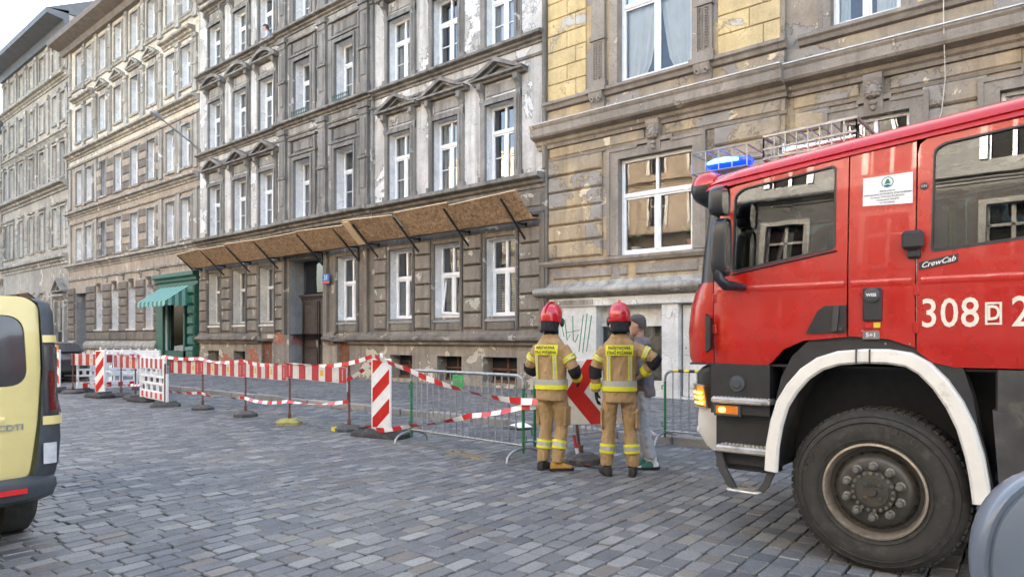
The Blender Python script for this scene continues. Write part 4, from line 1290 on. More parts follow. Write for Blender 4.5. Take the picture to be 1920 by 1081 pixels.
wall_holes(mb, YX0, YS, 2.62, 17.5, F, lw + uw, 0.24, 0)
wall_holes(mb, YX0, YS, 0.05, 2.62, F, sh_holes, 0.3, 2)
wall_holes(mb, YS, YX1, 0.05, 17.5, F2, lw2 + uw2, 0.24, 0)
mb.quad((YS, F, 0.05), (YS, F2, 0.05), (YS, F2, 17.5), (YS, F, 17.5), 0)
shell(mb, YX0, YX1, F2, 0.05, 17.5)
mb.quad((YX0, F, 0.05), (YX0, F2, 0.05), (YX0, F2, 17.5), (YX0, F, 17.5), 0)
mb.build('wall', [MAT['ochre_plaster'], MAT['umber_trim'], MAT['shop_white']], yb)
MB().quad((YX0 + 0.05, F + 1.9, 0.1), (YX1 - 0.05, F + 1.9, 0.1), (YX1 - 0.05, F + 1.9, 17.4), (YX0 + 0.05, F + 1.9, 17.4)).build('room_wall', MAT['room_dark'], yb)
window_proto('y_low', 2.0, 2.42, 'white_frame', 0.62, bars=False, fr=0.09, pane='clear_glass')
window_proto('y_up', 2.0, 3.22, 'white_frame', 0.60, bars=False, fr=0.09, pane='clear_glass')
window_proto('y_lowb', 1.24, 2.36, 'white_frame', 0.62, bars=False, pane='clear_glass')
window_proto('y_upb', 1.28, 2.62, 'white_frame', 0.62, bars=False, pane='clear_glass')
window_proto('y_3', 2.0, 2.4, 'white_frame', 0.62, bars=False, fr=0.09)
window_proto('y_3b', 1.28, 2.4, 'white_frame', 0.62, bars=False)
wlow = place_window(yb, 'y_low', wA[0], F + 0.14, 3.64, None, 2)
place_window(yb, 'y_up', wA[0], F + 0.14, 7.98, 'drape', 1)
place_window(yb, 'y_3', wA[0], F + 0.14, 12.6, 'net', 1)
for i, x in enumerate((-3.22, -0.55, 2.2, 4.9, 7.4)):
    place_window(yb, 'y_lowb', x, F2 + 0.14, 3.64, None if i < 2 else 'half', i)
for i, x in enumerate((-3.38, -0.55, 2.2, 4.9, 7.4)):
    place_window(yb, 'y_upb', x, F2 + 0.14, 7.98, 'net' if i else 'half', i)
    place_window(yb, 'y_3b', x, F2 + 0.14, 12.6, 'net', i)
# cornices: left projecting bay and the rest
for a, b, y in ((YX0 - 0.28, YS + 0.06, F), (YS + 0.06, YX1, F2)):
    m_ = MB()
    m_.mould(a, b, [(y, 6.72), (y - 0.08, 6.72), (y - 0.10, 6.80), (y - 0.16, 6.84), (y - 0.18, 6.92), (y - 0.38, 6.97), (y - 0.42, 7.02), (y - 0.42, 7.20), (y - 0.46, 7.25), (y - 0.47, 7.30), (y, 7.40)])
    m_.build('main_cornice', MAT['umber_trim'], yb, smooth=20)
    m_ = MB(); m_.mould(a - 0.01, b - 0.002, [(y - 0.10, 7.395), (y - 0.49, 7.30), (y - 0.49, 7.325), (y - 0.10, 7.42)]); m_.build('cornice_flashing', MAT['zinc'], yb)
    m_ = MB(); m_.mould(a + 0.22, b, [(y, 7.74), (y - 0.10, 7.76), (y - 0.14, 7.84), (y - 0.20, 7.88), (y - 0.20, 7.95), (y, 7.98)]); m_.build('sill_course', MAT['umber_trim'], yb, smooth=20)
    m_ = MB(); m_.mould(a + 0.22, b, [(y, 6.36), (y - 0.05, 6.36), (y - 0.07, 6.42), (y, 6.44)]); m_.build('band', MAT['umber_trim'], yb)
    m_ = MB(); m_.mould(a + 0.1, b, [(y, 3.46), (y - 0.10, 3.48), (y - 0.16, 3.56), (y - 0.16, 3.62), (y, 3.645)]); m_.build('sill_course', MAT['umber_trim'], yb, smooth=20)
    m_ = MB()
    ang = [(-0.10 - 0.22*math.sin(t), 2.80 - 0.13*math.cos(t)) for t in [math.pi*k/10 for k in range(11)]]
    m_.mould(a, b, [(y, 2.62), (y - 0.08, 2.64)] + [(y + q, z) for q, z in ang] + [(y - 0.06, 3.02), (y, 3.06)]); m_.build('roll_moulding', MAT['shop_white' if False else 'pale_trim'], yb, smooth=40)
for a, b in ((-11.1, -9.25), (-9.0, -8.78), (-8.55, -6.9), (-6.7, -5.1)):
    m_ = MB(); m_.block(a, b, F, F - 0.05, 3.14, 3.40, 0.03); m_.build('frieze_panel', MAT['umber_trim'], yb)
# lower storey blocks
for a, b, y in ((-11.26, -9.52, F), (-6.52, -5.02, F), (-4.78, -4.05, F2), (-2.4, -1.35, F2), (0.25, 1.4, F2), (3.0, 4.1, F2)):
    for r_ in range(6):
        z0 = 3.68 + r_*0.448
        m_ = MB(); m_.block(a + 0.01, b - 0.01, y, y - 0.075 - rb.uniform(0, 0.012), z0 + 0.025, z0 + 0.43, 0.04); m_.build('rusticated_block', MAT['ochre_plaster'], yb)
for a, b, y in ((-11.2, -8.3, F), (-7.75, -5.02, F), (-4.8, -3.5, F2), (-2.95, -0.85, F2), (-0.2, 2.0, F2)):
    m_ = MB(); m_.block(a, b, y, y - 0.04, 6.46, 6.70, 0.02); m_.build('frieze_panel', MAT['ochre_plaster'], yb)
# window surrounds
def eared(mb, x, hw_, z0, z1, y, w=0.30):
    mb.box(x - hw_ - w, x - hw_, y - 0.09, y, z0, z1); mb.box(x + hw_, x + hw_ + w, y - 0.09, y, z0, z1)
    mb.box(x - hw_ - w, x + hw_ + w, y - 0.092, y, z1, z1 + 0.22)
    mb.box(x - hw_ - w - 0.03, x - hw_ - w + 0.06, y - 0.12, y, z0, z1 + 0.24); mb.box(x + hw_ + w - 0.06, x + hw_ + w + 0.03, y - 0.12, y, z0, z1 + 0.24)
    mb.box(x - hw_ - w - 0.03, x - hw_*0.45, y - 0.122, y, z1 + 0.20, z1 + 0.28); mb.box(x + hw_*0.45, x + hw_ + w + 0.03, y - 0.122, y, z1 + 0.20, z1 + 0.28)
    mb.box(x - hw_*0.5, x + hw_*0.5, y - 0.124, y, z1 + 0.26, z1 + 0.36)
for x, h_, y in ((wA[0], 1.0, F), (-3.22, 0.62, F2), (-0.55, 0.62, F2), (2.2, 0.62, F2)):
    m_ = MB(); eared(m_, x, h_, 3.645, 6.06 if y == F else 6.0, y); m_.build('window_surround', MAT['umber_trim'], yb)
for x, h_, y in ((-3.38, 0.64, F2), (-0.55, 0.64, F2), (2.2, 0.64, F2), (wA[0], 1.0, F)):
    m_ = MB(); frame_mould(m_, x - h_, x + h_, 7.98, 11.2 if y == F else 10.6, y, 0.26, 0.09); m_.build('window_surround', MAT['umber_trim'], yb)
# carved masks on the keystones
def mask(x, y, z):
    m_ = MB()
    m_.mould(x - 0.17, x + 0.17, [(y, z), (y - 0.10, z), (y - 0.14, z + 0.12), (y - 0.16, z + 0.5), (y - 0.24, z + 0.66), (y - 0.24, z + 0.76), (y, z + 0.78)])
    key = m_.build('keystone', MAT['umber_trim'], yb)
    f = MB()
    f.ball((x, y - 0.20, z + 0.42), 0.115, 0.10, 0.15, 14, 10)
    f.ball((x, y - 0.30, z + 0.40), 0.022, 0.03, 0.045, 8, 6)
    f.ball((x, y - 0.27, z + 0.32), 0.045, 0.03, 0.016, 8, 6)
    for s in (-1, 1):
        f.ball((x + s*0.045, y - 0.275, z + 0.45), 0.024, 0.02, 0.016, 8, 6)
        f.ball((x + s*0.06, y - 0.265, z + 0.38), 0.035, 0.025, 0.03, 8, 6)
        for q in range(5):
            a = 0.5 + q*0.45
            f.ball((x + s*0.125*math.sin(a), y - 0.20, z + 0.44 + 0.15*math.cos(a)), 0.045, 0.06, 0.045, 8, 6)
    f.ball((x, y - 0.17, z + 0.20), 0.08, 0.06, 0.06, 10, 6); f.ball((x, y - 0.16, z + 0.10), 0.05, 0.05, 0.06, 10, 6)
    f.build('carved_face', MAT['umber_trim'], key, smooth=60)
mask(wA[0] + 0.02, F, 6.08)
mask(-3.22, F2, 6.02); mask(-0.55, F2, 6.02)
# ornate pilasters and scroll consoles beside the upper window
for x in (-9.62, -6.74):
    m_ = MB()
    m_.box(x - 0.24, x + 0.24, F - 0.14, F, 7.98, 8.16); m_.box(x - 0.20, x + 0.20, F - 0.10, F, 8.16, 12.0)
    m_.box(x - 0.23, x + 0.23, F - 0.15, F, 9.22, 9.34)
    pl = m_.build('pilaster', MAT['umber_trim'], yb)
    o_ = MB(); rr = random.Random(int(x*10))
    for q in range(30):
        z = 8.24 + (q//2)*0.064
        s = -1 if q % 2 else 1
        cx = x + s*0.065
        pts = [(cx + s*0.05*math.cos(t)*(1 - t/8), F - 0.125, z + 0.05*math.sin(t)*(1 - t/8)) for t in [0.5*k for k in range(10)]]
        o_.tube(pts, 0.016, 5)
    o_.build('foliage_carving', MAT['umber_trim'], pl, smooth=60)
    m_ = MB()
    m_.box(x - 0.30, x + 0.30, F - 0.26, F, 7.86, 7.98)
    m_.mould(x - 0.20, x + 0.20, [(F, 7.36), (F - 0.10, 7.38), (F - 0.14, 7.46), (F - 0.12, 7.56), (F - 0.18, 7.68), (F - 0.24, 7.78), (F - 0.24, 7.86), (F, 7.86)])
    for s in (-1, 1):
        pts = [(x + s*(0.10 + 0.06*math.cos(t)*(1 - t/9)), F - 0.24 + 0.004*t, 7.66 + 0.08*math.sin(t)*(1 - t/9)) for t in [0.5*k for k in range(14)]]
        m_.tube(pts, 0.022, 6)
    for q in range(5): m_.ball((x - 0.16 + q*0.08, F - 0.14, 7.44), 0.045, 0.05, 0.045, 8, 6)
    m_.build('scroll_console', MAT['umber_trim'], yb, smooth=50)
# ashlar blocks of the upper storey
for a, b, y in ((-11.28, -10.02, F), (-6.42, -5.02, F)):
    for r_ in range(8):
        z0 = 8.0 + r_*0.44
        sp_ = a + (b - a)*(0.52 if r_ % 2 else 0.74)
        for p_, q_ in ((a, sp_), (sp_, b)):
            m_ = MB(); m_.block(p_ + 0.006, q_ - 0.006, y, y - 0.05, z0 + 0.008, z0 + 0.43, 0.014); m_.build('ashlar_block', MAT['yellow_plaster'], yb)
for a, b in ((-2.5, -1.4), (0.3, 1.3)):
    for r_ in range(6):
        z0 = 8.0 + r_*0.44
        m_ = MB(); m_.block(a, b, F2, F2 - 0.05, z0 + 0.008, z0 + 0.43, 0.014); m_.build('ashlar_block', MAT['yellow_plaster'], yb)
for a, b, y in ((-11.28, YS, F), (YS + 0.05, 3.0, F2)):
    m_ = MB(); m_.mould(a, b, [(y, 7.44), (y - 0.02, 7.44), (y - 0.03, 7.72), (y, 7.73)]); m_.build('sloped_band', MAT['ochre_plaster'], yb)
m_ = MB(); m_.mould(YX0 - 0.2, YX1, ledge_profile(F, 16.9, 17.7, 0.8)); m_.build('eaves_cornice', MAT['umber_trim'], yb)
m_ = MB(); m_.prism([(YX0, F - 0.6, 17.72), (YX0, F + 9, 17.72), (YX0, F + 4.2, 20.6)], (YX1 - YX0, 0, 0)); m_.build('roof', MAT['roof_metal'], yb)
m_ = MB(); m_.tube([(-2.02, F2 - 0.10, 15.0), (-2.03, F2 - 0.12, 10.0), (-1.98, F2 - 0.5, 7.4), (-2.0, F2 - 0.16, 6.4), (-2.06, F2 - 0.14, 5.8), (-2.25, F2 - 0.12, 5.2)], 0.009, 6); m_.build('loose_cable', MAT['reveal_plaster'], yb, smooth=60)
m_ = MB(); m_.cyl((YX0 + 0.02, F - 0.06, 0.1), (YX0 + 0.02, F - 0.06, 6.7), 0.05); m_.build('downpipe', MAT['dark_plaster'], yb, smooth=40)
# shop front under the yellow house
m_ = MB(); m_.box(-11.2, -5.0, F - 0.07, F, 2.40, 2.60); m_.build('shop_lintel', MAT['shop_white'], yb)
m_ = MB(); m_.box(-11.1, -9.78, F - 0.10, F, 2.44, 2.56); m_.build('roller_box', MAT['pale_trim'], yb)
sw = MB(); sw.box(-9.73, -7.85, F + 0.30, F + 0.36, 1.95, 2.38); sw.box(-9.73, -7.85, F + 0.26, F + 0.36, 1.86, 1.95); sw.box(-8.62, -8.54, F + 0.26, F + 0.36, 0.15, 1.86)
sw.box(-9.73, -7.85, F + 0.28, F + 0.36, 0.15, 0.5)
sw = sw.build('shop_window', MAT['shop_white'], yb)
m_ = MB(); m_.box(-9.7, -8.64, F + 0.33, F + 0.335, 0.5, 1.86); m_.box(-8.52, -7.88, F + 0.33, F + 0.335, 0.5, 1.86); m_.build('pane', MAT['clear_glass'], sw)
m_ = MB(); m_.quad((-9.7, F + 0.5, 0.2), (-7.88, F + 0.5, 0.2), (-7.88, F + 0.5, 1.9), (-9.7, F + 0.5, 1.9)); m_.build('shutter', MAT['umber_trim'], sw)
dd = MB(); dd.cbox(-7.38, -6.34, F + 0.16, F + 0.22, 0.16, 2.36, 0.01)
for z0, z1 in ((0.35, 1.05), (1.2, 2.2)): dd.block(-7.22, -6.5, F + 0.16, F + 0.13, z0, z1, 0.03)
dd = dd.build('shop_door', MAT['shop_white'], yb)
m_ = MB(); m_.tube([(-7.28, F + 0.14, 1.16), (-7.28, F + 0.08, 1.16), (-7.14, F + 0.08, 1.16)], 0.014, 6); m_.ball((-7.28, F + 0.13, 1.32), 0.03, 0.02, 0.03, 8, 6); m_.build('door_handle', MAT['zinc'], dd)
m_ = MB(); m_.tube([(-6.95, F + 0.12, 2.02), (-6.95, F + 0.12, 2.14), (-6.88, F + 0.12, 2.20), (-6.80, F + 0.12, 2.16), (-6.79, F + 0.12, 2.04)], 0.014, 6); m_.build('painted_hook', MAT['print_black'], dd)
# green sprayed lettering on the white shop wall
m_ = MB()
def stroke(pts): m_.tube([(x, F - 0.004, z) for x, z in pts], 0.014, 5, flat=0.5)
gx_, gz_ = -10.95, 1.15
stroke([(gx_, gz_ + 0.5), (gx_ + 0.06, gz_ + 0.95), (gx_ + 0.2, gz_ + 0.45)])
stroke([(gx_ + 0.22, gz_ + 0.9), (gx_ + 0.3, gz_ + 0.35), (gx_ + 0.4, gz_ + 0.5)])
stroke([(gx_ + 0.48, gz_ + 1.0), (gx_ + 0.5, gz_ + 0.35), (gx_ + 0.56, gz_ + 0.3), (gx_ + 0.66, gz_ + 0.5)])
stroke([(gx_ + 0.25, gz_ + 0.55), (gx_ + 0.7, gz_ + 0.62)])
stroke([(gx_ + 0.82, gz_ + 1.02), (gx_ + 0.68, gz_ + 0.05)]); stroke([(gx_ + 0.94, gz_ + 1.05), (gx_ + 0.80, gz_ + 0.02)]); stroke([(gx_ + 1.08, gz_ + 1.0), (gx_ + 0.92, gz_ + 0.06)])
m_.build('graffiti', MAT['graffiti'], yb)
# plants standing inside the lower window
def pot_plant(x, y, z, pot, leafy, label, cat='plant'):
    e = empty('potted_plant', (x, y, z), 0, label, cat)
    m_ = MB(); m_.lathe((x, y, z), (0, 0, 1), [(0.08, 0), (0.115, 0.17), (0.125, 0.17), (0.125, 0.2), (0.10, 0.2), (0.09, 0.17)], 16); m_.build('pot', MAT[pot], e, smooth=40)
    l_ = MB(); rr = random.Random(int(x*100))
    for q in range(leafy):
        a, ln = rr.uniform(0, 6.28), rr.uniform(0.15, 0.42)
        dx, dy = math.cos(a), math.sin(a)*0.3
        p0 = Vector((x, y, z + 0.18)); p2 = p0 + Vector((dx*ln*0.7, dy*ln*0.7, ln)); p1 = p0 + Vector((dx*ln*0.2, dy*ln*0.2, ln*0.7))
        s = Vector((-dy, dx, 0.2)).normalized()*0.028
        l_.add([p0, p1 - s, p1 + s, p2 - s*0.6 + Vector((0, 0, -0.03)), p2 + s*0.6, p2 + Vector((dx*0.05, 0, -0.06))], [(0, 1, 2), (1, 3, 4, 2), (3, 5, 4)])
    l_.build('leaves', MAT['leaf'], e)
pot_plant(-7.22, F + 0.30, 3.72, 'terracotta', 22, 'leafy plant in a terracotta pot inside the wide lower window')
pot_plant(-8.72, F + 0.30, 3.66, 'paper', 18, 'small flowering plant at the left of the wide lower window')
# lamp arm on the corner of the grey house
lm = empty('street_lamp', (-31.45, F, 10.2), 0, 'grey street lamp on a curved arm between the brown and grey houses', 'street lamp')
m_ = MB(); m_.tube([(-31.45, F - 0.05, 10.0), (-31.45, F - 0.12, 10.25), (-31.45, F - 0.4, 10.5), (-31.45, F - 1.0, 10.85), (-31.45, F - 1.75, 11.28)], [0.045, 0.042, 0.04, 0.036, 0.032], 8); m_.build('arm', MAT['galvanised'], lm, smooth=50)
m_ = MB(); m_.box(-31.53, -31.37, F - 0.10, F - 0.05, 9.9, 10.3); m_.build('wall_plate', MAT['galvanised'], lm)
m_ = MB()
hd = Vector((0, -0.86, 0.50)).normalized()
c0 = Vector((-31.45, F - 1.68, 11.24))
rings = []
for t, w_, h_ in ((0, 0.05, 0.05), (0.1, 0.11, 0.08), (0.4, 0.16, 0.11), (0.62, 0.12, 0.08), (0.7, 0.03, 0.03)):
    cc = c0 + hd*t
    u = Vector((1, 0, 0)); w2 = u.cross(hd)
    rings.append([cc + u*w_*math.cos(2*math.pi*j/12) + w2*h_*math.sin(2*math.pi*j/12) for j in range(12)])
m_.loft(rings); m_.build('lamp_head', MAT['zinc'], lm, smooth=60)
# ============ houses across the street (seen only as reflections): sunlit front
for i, (x0, x1, hgt, wm) in enumerate(((-62, -30, 17.0, 'cream_render'), (-29.9, -12, 18.0, 'brown_render'), (-11.9, 6, 16.5, 'grey_cement'), (6.1, 26, 17.5, 'grey_cement'))):
    h = empty('opposite_house', ((x0 + x1)/2, -12.0, 0.1), 0, ('pale house across the street mirrored in the far windows', 'golden house across the street mirrored in the grey house windows', 'sunlit house across the street mirrored in the truck door glass', 'cream house across the street mirrored in the truck crew window')[i], 'building')
    mb = MB()
    hl = []
    nx = int((x1 - x0)/2.6)
    for k in range(nx):
        xc = x0 + (k + 0.5)*(x1 - x0)/nx
        for z0 in (1.6, 5.4, 9.2, 12.8):
            hl.append((xc - 0.6, xc + 0.6, z0, z0 + 2.2))
    wall_holes(mb, x0, x1, 0.05, hgt, 0.0, hl, 0.25, 0, 0)
    mb.quad((x0, 0.26, 0.05), (x1, 0.26, 0.05), (x1, 0.26, hgt), (x0, 0.26, hgt), 1)
    shell(mb, x0, x1, 0.0, 0.05, hgt, 7.0)
    for z in (4.6, 8.4, 12.0, hgt - 0.5): mb.mould(x0, x1, ledge_profile(0.0, z, z + 0.35, 0.3), 0)
    for a, b, c, d in hl:
        for q in ((a - 0.18, a, c, d + 0.18), (b, b + 0.18, c, d + 0.18), (a, b, d, d + 0.18)): mb.box(q[0], q[1], -0.08, 0, q[2], q[3], 2)
        xm = (a + b)/2
        for q in ((a, a + 0.07, c, d), (b - 0.07, b, c, d), (xm - 0.05, xm + 0.05, c, d), (a, b, c + 1.4, c + 1.5)): mb.box(q[0], q[1], 0.12, 0.2, q[2], q[3], 2)
    mb.v = [Vector((p.x, -12.0 - p.y, p.z)) for p in mb.v]
    mb.build('wall', [MAT[wm], MAT['dark_void'], MAT['pale_frame' if i < 2 else 'zinc']], h)
# ------------------------------------------------------------ fire truck (front points to -X, near side at y = 5)
ft = empty('fire_truck', (-1.0, 6.25, 0.0), 0, 'red fire engine with crew cab, white wheel arch and lit blue beacon', 'fire truck')
def ys(x, z):
    y = 5.0
    if z > 1.95: y += 0.065*((z - 1.95)/0.95)**1.2
    if z < 1.6: y += 0.03*((1.6 - z)/0.3)**2
    if x < -2.05: y += 0.10*((-2.05 - x)/0.2)**2
    return y
def near(u, v, d): return (u, ys(u, v) + d, v)
def far(u, v, d): return (u, 12.5 - ys(u, v) - d, v)
CU = [-2.2 + 0.06*i for i in range(48)]
CV = [1.34 + 0.09*i for i in range(18)]
arch_lo = [(-1.80, 1.34), (-1.74, 1.38), (-1.66, 1.47), (-1.52, 1.535), (-1.235, 1.56)]
door_o = [(-2.20, 1.34)] + arch_lo + [(-1.235, 2.79), (-1.30, 2.785), (-2.02, 2.70), (-2.10, 2.68), (-2.15, 2.62), (-2.20, 1.99)]
door_w = rounded([(-2.035, 2.045), (-1.31, 2.165), (-1.315, 2.745), (-1.97, 2.675), (-2.03, 2.63)], 0.035, 4)
mid_o = [(-1.225, 1.565), (-0.98, 1.545), (-0.832, 1.49), (-0.832, 2.825), (-1.225, 2.793)]
rear_o = [(-0.822, 1.47), (-0.74, 1.40), (-0.62, 1.37), (0.20, 1.37), (0.20, 2.905), (-0.76, 2.835), (-0.81, 2.80), (-0.822, 2.74)]
rear_w = rounded([(-0.745, 2.095), (0.10, 2.17), (0.10, 2.85), (-0.68, 2.785), (-0.735, 2.75)], 0.035, 4)
back_o = [(0.21, 1.37), (0.62, 1.37), (0.62, 2.94), (0.21, 2.907)]
FR = MAT['fire_red']
for side, nm in ((near, 0), (far, 1)):
    d1 = obj('front_door', panel_mesh('front_door', door_o, [door_w], FR, side, 0.035, CU, CV, 30), ft)
    m1 = obj('side_panel', panel_mesh('side_panel', mid_o, [], FR, side, 0.035, CU, CV, 30), ft)
    d2 = obj('rear_door', panel_mesh('rear_door', rear_o, [rear_w], FR, side, 0.035, CU, CV, 30), ft)
    obj('rear_panel', panel_mesh('rear_panel', back_o, [], FR, side, 0.035, CU, CV, 30), ft)
    for dd_, ww in ((d1, door_w), (d2, rear_w)):
        def gfn(u, v, d, side=side): return side(u, v, 0.012 + d)
        obj('window_pane', panel_mesh('window_pane', ww, [], MAT['cab_glass'], gfn, 0.004, CU, CV, 30), dd_)
        def sfn(u, v, d, side=side): return side(u, v, -0.004 + d)
        c = (sum(p[0] for p in ww)/len(ww), sum(p[1] for p in ww)/len(ww))
        inner = [(c[0] + (p[0]-c[0])*0.975, c[1] + (p[1]-c[1])*0.965) for p in ww]
        outer = [(c[0] + (p[0]-c[0])*1.006, c[1] + (p[1]-c[1])*1.010) for p in ww]
        obj('window_seal', panel_mesh('window_seal', outer, [inner], MAT['black_plastic'], sfn, 0.02, CU, CV, 30), dd_)
    if nm == 0:
        DOOR1, MIDP, DOOR2 = d1, m1, d2
# pressed ridge along the doors
m_ = MB()
for a, b in ((-2.16, -1.25), (-1.21, -0.85), (-0.80, 0.18)):
    xs = [a + (b - a)*i/10 for i in range(11)]
    m_.loft([[(x, ys(x, 1.93) + 0.002, 1.945), (x, ys(x, 1.92) - 0.009, 1.925), (x, ys(x, 1.90) + 0.002, 1.885)] for x in xs], False, False)
m_.build('pressed_ridge', FR, ft, smooth=60)
# quarter-round front: corner rows
def corner(z, xf, x0=-2.21, n=8, yc=5.40):
    y0 = ys(x0, z)
    pts = []
    for k in range(n + 1):
        t = math.pi/2*k/n
        pts.append((x0 - (x0 - xf)*math.sin(t)**0.9, y0 + (yc - y0)*(1 - math.cos(t)), z))
    return pts
def whole(z, xf, **kw):
    c = corner(z, xf, **kw)
    return c + [(xf - 0.012, 6.25, z)] + [(x, 12.5 - y, zz) for x, y, zz in reversed(c)]
m_ = MB(); m_.loft([whole(z, xf) for z, xf in ((1.345, -2.50), (1.40, -2.525), (1.60, -2.535), (1.80, -2.51), (1.93, -2.46), (1.985, -2.41))], False, False)
m_.build('front_panel', FR, ft, smooth=40)
wsz = [(1.985, -2.41), (2.2, -2.385), (2.4, -2.355), (2.62, -2.315), (2.72, -2.29)]
m_ = MB(); m_.loft([[p for p in whole(z, xf)][:6] for z, xf in wsz], False, False); m_.loft([[p for p in whole(z, xf)][-6:] for z, xf in wsz], False, False)
m_.build('windscreen_pillar', MAT['mirror_shell'], ft, smooth=40)
m_ = MB(); m_.loft([[p for p in whole(z, xf)][5:-5] for z, xf in wsz], False, False); m_.build('windscreen', MAT['cab_glass'], ft, smooth=40)
# grille slats on the front and a dark vent slot at the corner
m_ = MB()
for z in (1.42, 1.52, 1.62, 1.72): m_.box(-2.56, -2.53, 5.6, 6.9, z, z + 0.05)
m_.build('grille', MAT['black_plastic'], ft)
m_ = MB(); m_.prism([(-2.245, 4.996, 1.44), (-2.205, 4.99, 1.47), (-2.205, 4.99, 1.70), (-2.245, 4.996, 1.74)], (0, 0.05, 0)); m_.build('corner_vent', MAT['black_plastic'], ft)
# roof
def roof_sec(x, base, up, ins=0.0):
    h = [(0.0, base), (0.012, base + 0.03), (0.0, base + 0.036), (0.015, base + up*0.42), (0.05, base + up*0.68), (0.13, base + up*0.86), (0.35, base + up*0.97), (0.8, base + up)]
    y0 = ys(max(x, -2.05), base) + ins
    L_ = [(x, y0 + d, z) for d, z in h]
    return L_ + [(x, 12.5 - y, z) for _, y, z in reversed(L_)]
m_ = MB(); m_.loft([roof_sec(-2.38, 2.70, 0.05, 0.16), roof_sec(-2.30, 2.715, 0.10, 0.10), roof_sec(-2.18, 2.718, 0.14, 0.02), roof_sec(-2.0, 2.728, 0.155), roof_sec(-1.6, 2.765, 0.16), roof_sec(-1.23, 2.80, 0.165), roof_sec(-0.82, 2.835, 0.165), roof_sec(-0.3, 2.88, 0.165), roof_sec(0.62, 2.95, 0.165)], True, False)
m_.build('roof', FR, ft, smooth=35)
# cab floor, back wall, dash, seats, wheel
m_ = MB(); m_.box(-2.40, 0.60, 5.06, 7.44, 1.345, 1.36); m_.box(0.58, 0.61, 5.06, 7.44, 1.36, 2.95); m_.build('cab_floor', MAT['black_plastic'], ft)
m_ = MB(); m_.prism([(-2.36, 5.12, 1.36), (-2.36, 5.12, 1.98), (-2.16, 5.12, 2.02), (-2.02, 5.12, 1.92), (-2.08, 5.12, 1.36)], (0, 2.26, 0)); m_.build('dashboard', MAT['grey_plastic'], ft)
def seat(x, y):
    m_ = MB(); m_.cbox(x - 0.25, x + 0.25, y - 0.26, y + 0.26, 1.55, 1.80, 0.05); m_.cbox(x + 0.16, x + 0.32, y - 0.25, y + 0.25, 1.80, 2.42, 0.05); m_.cbox(x + 0.20, x + 0.32, y - 0.13, y + 0.13, 2.44, 2.64, 0.04)
    m_.build('seat', MAT['grey_plastic'], ft)
seat(-1.55, 5.55); seat(-1.55, 6.95); seat(-0.2, 5.5); seat(-0.2, 6.2); seat(-0.2, 6.95)
m_ = MB(); c = Vector((-1.86, 5.55, 2.02)); ax = Vector((0.45, 0, 0.9)).normalized(); u = Vector((0, 1, 0)); w = u.cross(ax)
m_.tube([c + (u*math.cos(t) + w*math.sin(t))*0.22 for t in [2*math.pi*k/24 for k in range(25)]], 0.017, 8)
m_.tube([c - u*0.2, c + u*0.2], 0.015, 6); m_.tube([c, c - ax*0.35], 0.03, 8); m_.build('steering_wheel', MAT['black_plastic'], ft, smooth=60)
for x, z0, z1 in ((-2.0, 2.02, 2.36), (-0.66, 2.1, 2.40)):
    m_ = MB(); m_.tube([(x, 5.22, z0 - 0.3), (x, 5.22, z1 - 0.03), (x - 0.02, 5.24, z1), (x - 0.05, 5.26, z1 + 0.01)], 0.017, 8); m_.build('grab_pole', MAT['tape_yellow'], ft, smooth=60)
# visor above the windscreen
m_ = MB()
pr = [(-2.27, 2.63), (-2.37, 2.615), (-2.46, 2.67), (-2.49, 2.74), (-2.48, 2.79)]
pr2 = [(-2.48, 2.795), (-2.45, 2.86), (-2.39, 2.895), (-2.30, 2.90), (-2.22, 2.86)]
def visor(mb, P):
    rings = []
    for y, s in ((5.16, 0.55), (5.20, 0.85), (5.30, 1.0), (7.2, 1.0), (7.30, 0.85), (7.34, 0.55)):
        cx, cz = -2.30, 2.75
        rings.append([(cx + (x - cx)*s, y, cz + (z - cz)*s) for x, z in P])
    mb.loft(rings, True, True)
visor(m_, pr + [(-2.27, 2.79)]); m_.build('sun_visor', MAT['mirror_shell'], ft, smooth=50)
m_ = MB(); visor(m_, pr2 + [(-2.22, 2.795)]); m_.build('visor_cap', FR, ft, smooth=50)
# beacon in its wire cage
m_ = MB()
rings = []
for t in [math.pi*k/10 for k in range(1, 10)]:
    rings.append([(-2.24 - 0.20*math.cos(t), 5.46 + 0.13*math.sin(t)*math.cos(a), 2.985 + 0.055*math.sin(t)*math.sin(a)) for a in [2*math.pi*j/14 for j in range(14)]])
m_.loft(rings); bcn = m_.build('beacon', MAT['blue_lamp'], ft, smooth=60)
m_ = MB(); m_.tube([(-2.38, 5.345, 2.985), (-2.30, 5.325, 2.992), (-2.20, 5.325, 2.99), (-2.12, 5.345, 2.985)], [0.012, 0.022, 0.022, 0.012], 8); m_.build('flash_tube', MAT['blue_glow'], bcn, smooth=60)
m_ = MB(); m_.box(-2.40, -2.06, 5.38, 5.56, 2.88, 2.935); m_.build('beacon_base', MAT['black_plastic'], bcn)
m_ = MB()
A = [(-2.48, 5.26), (-2.02, 5.26), (-2.02, 5.66), (-2.48, 5.66)]
for z in (2.90, 3.065):
    for i in range(4):
        p, q = A[i], A[(i+1) % 4]
        m_.tube([(p[0], p[1], z), (q[0], q[1], z)], 0.006, 5)
for p in A: m_.tube([(p[0], p[1], 2.90), (p[0], p[1], 3.065)], 0.006, 5)
for x in (-2.36, -2.25, -2.14): m_.tube([(x, 5.26, 3.065), (x, 5.66, 3.065)], 0.005, 5); m_.tube([(x, 5.26, 2.9), (x, 5.26, 3.065)], 0.005, 5)
m_.build('beacon_cage', MAT['blue_lamp' if False else 'galvanised'], bcn)
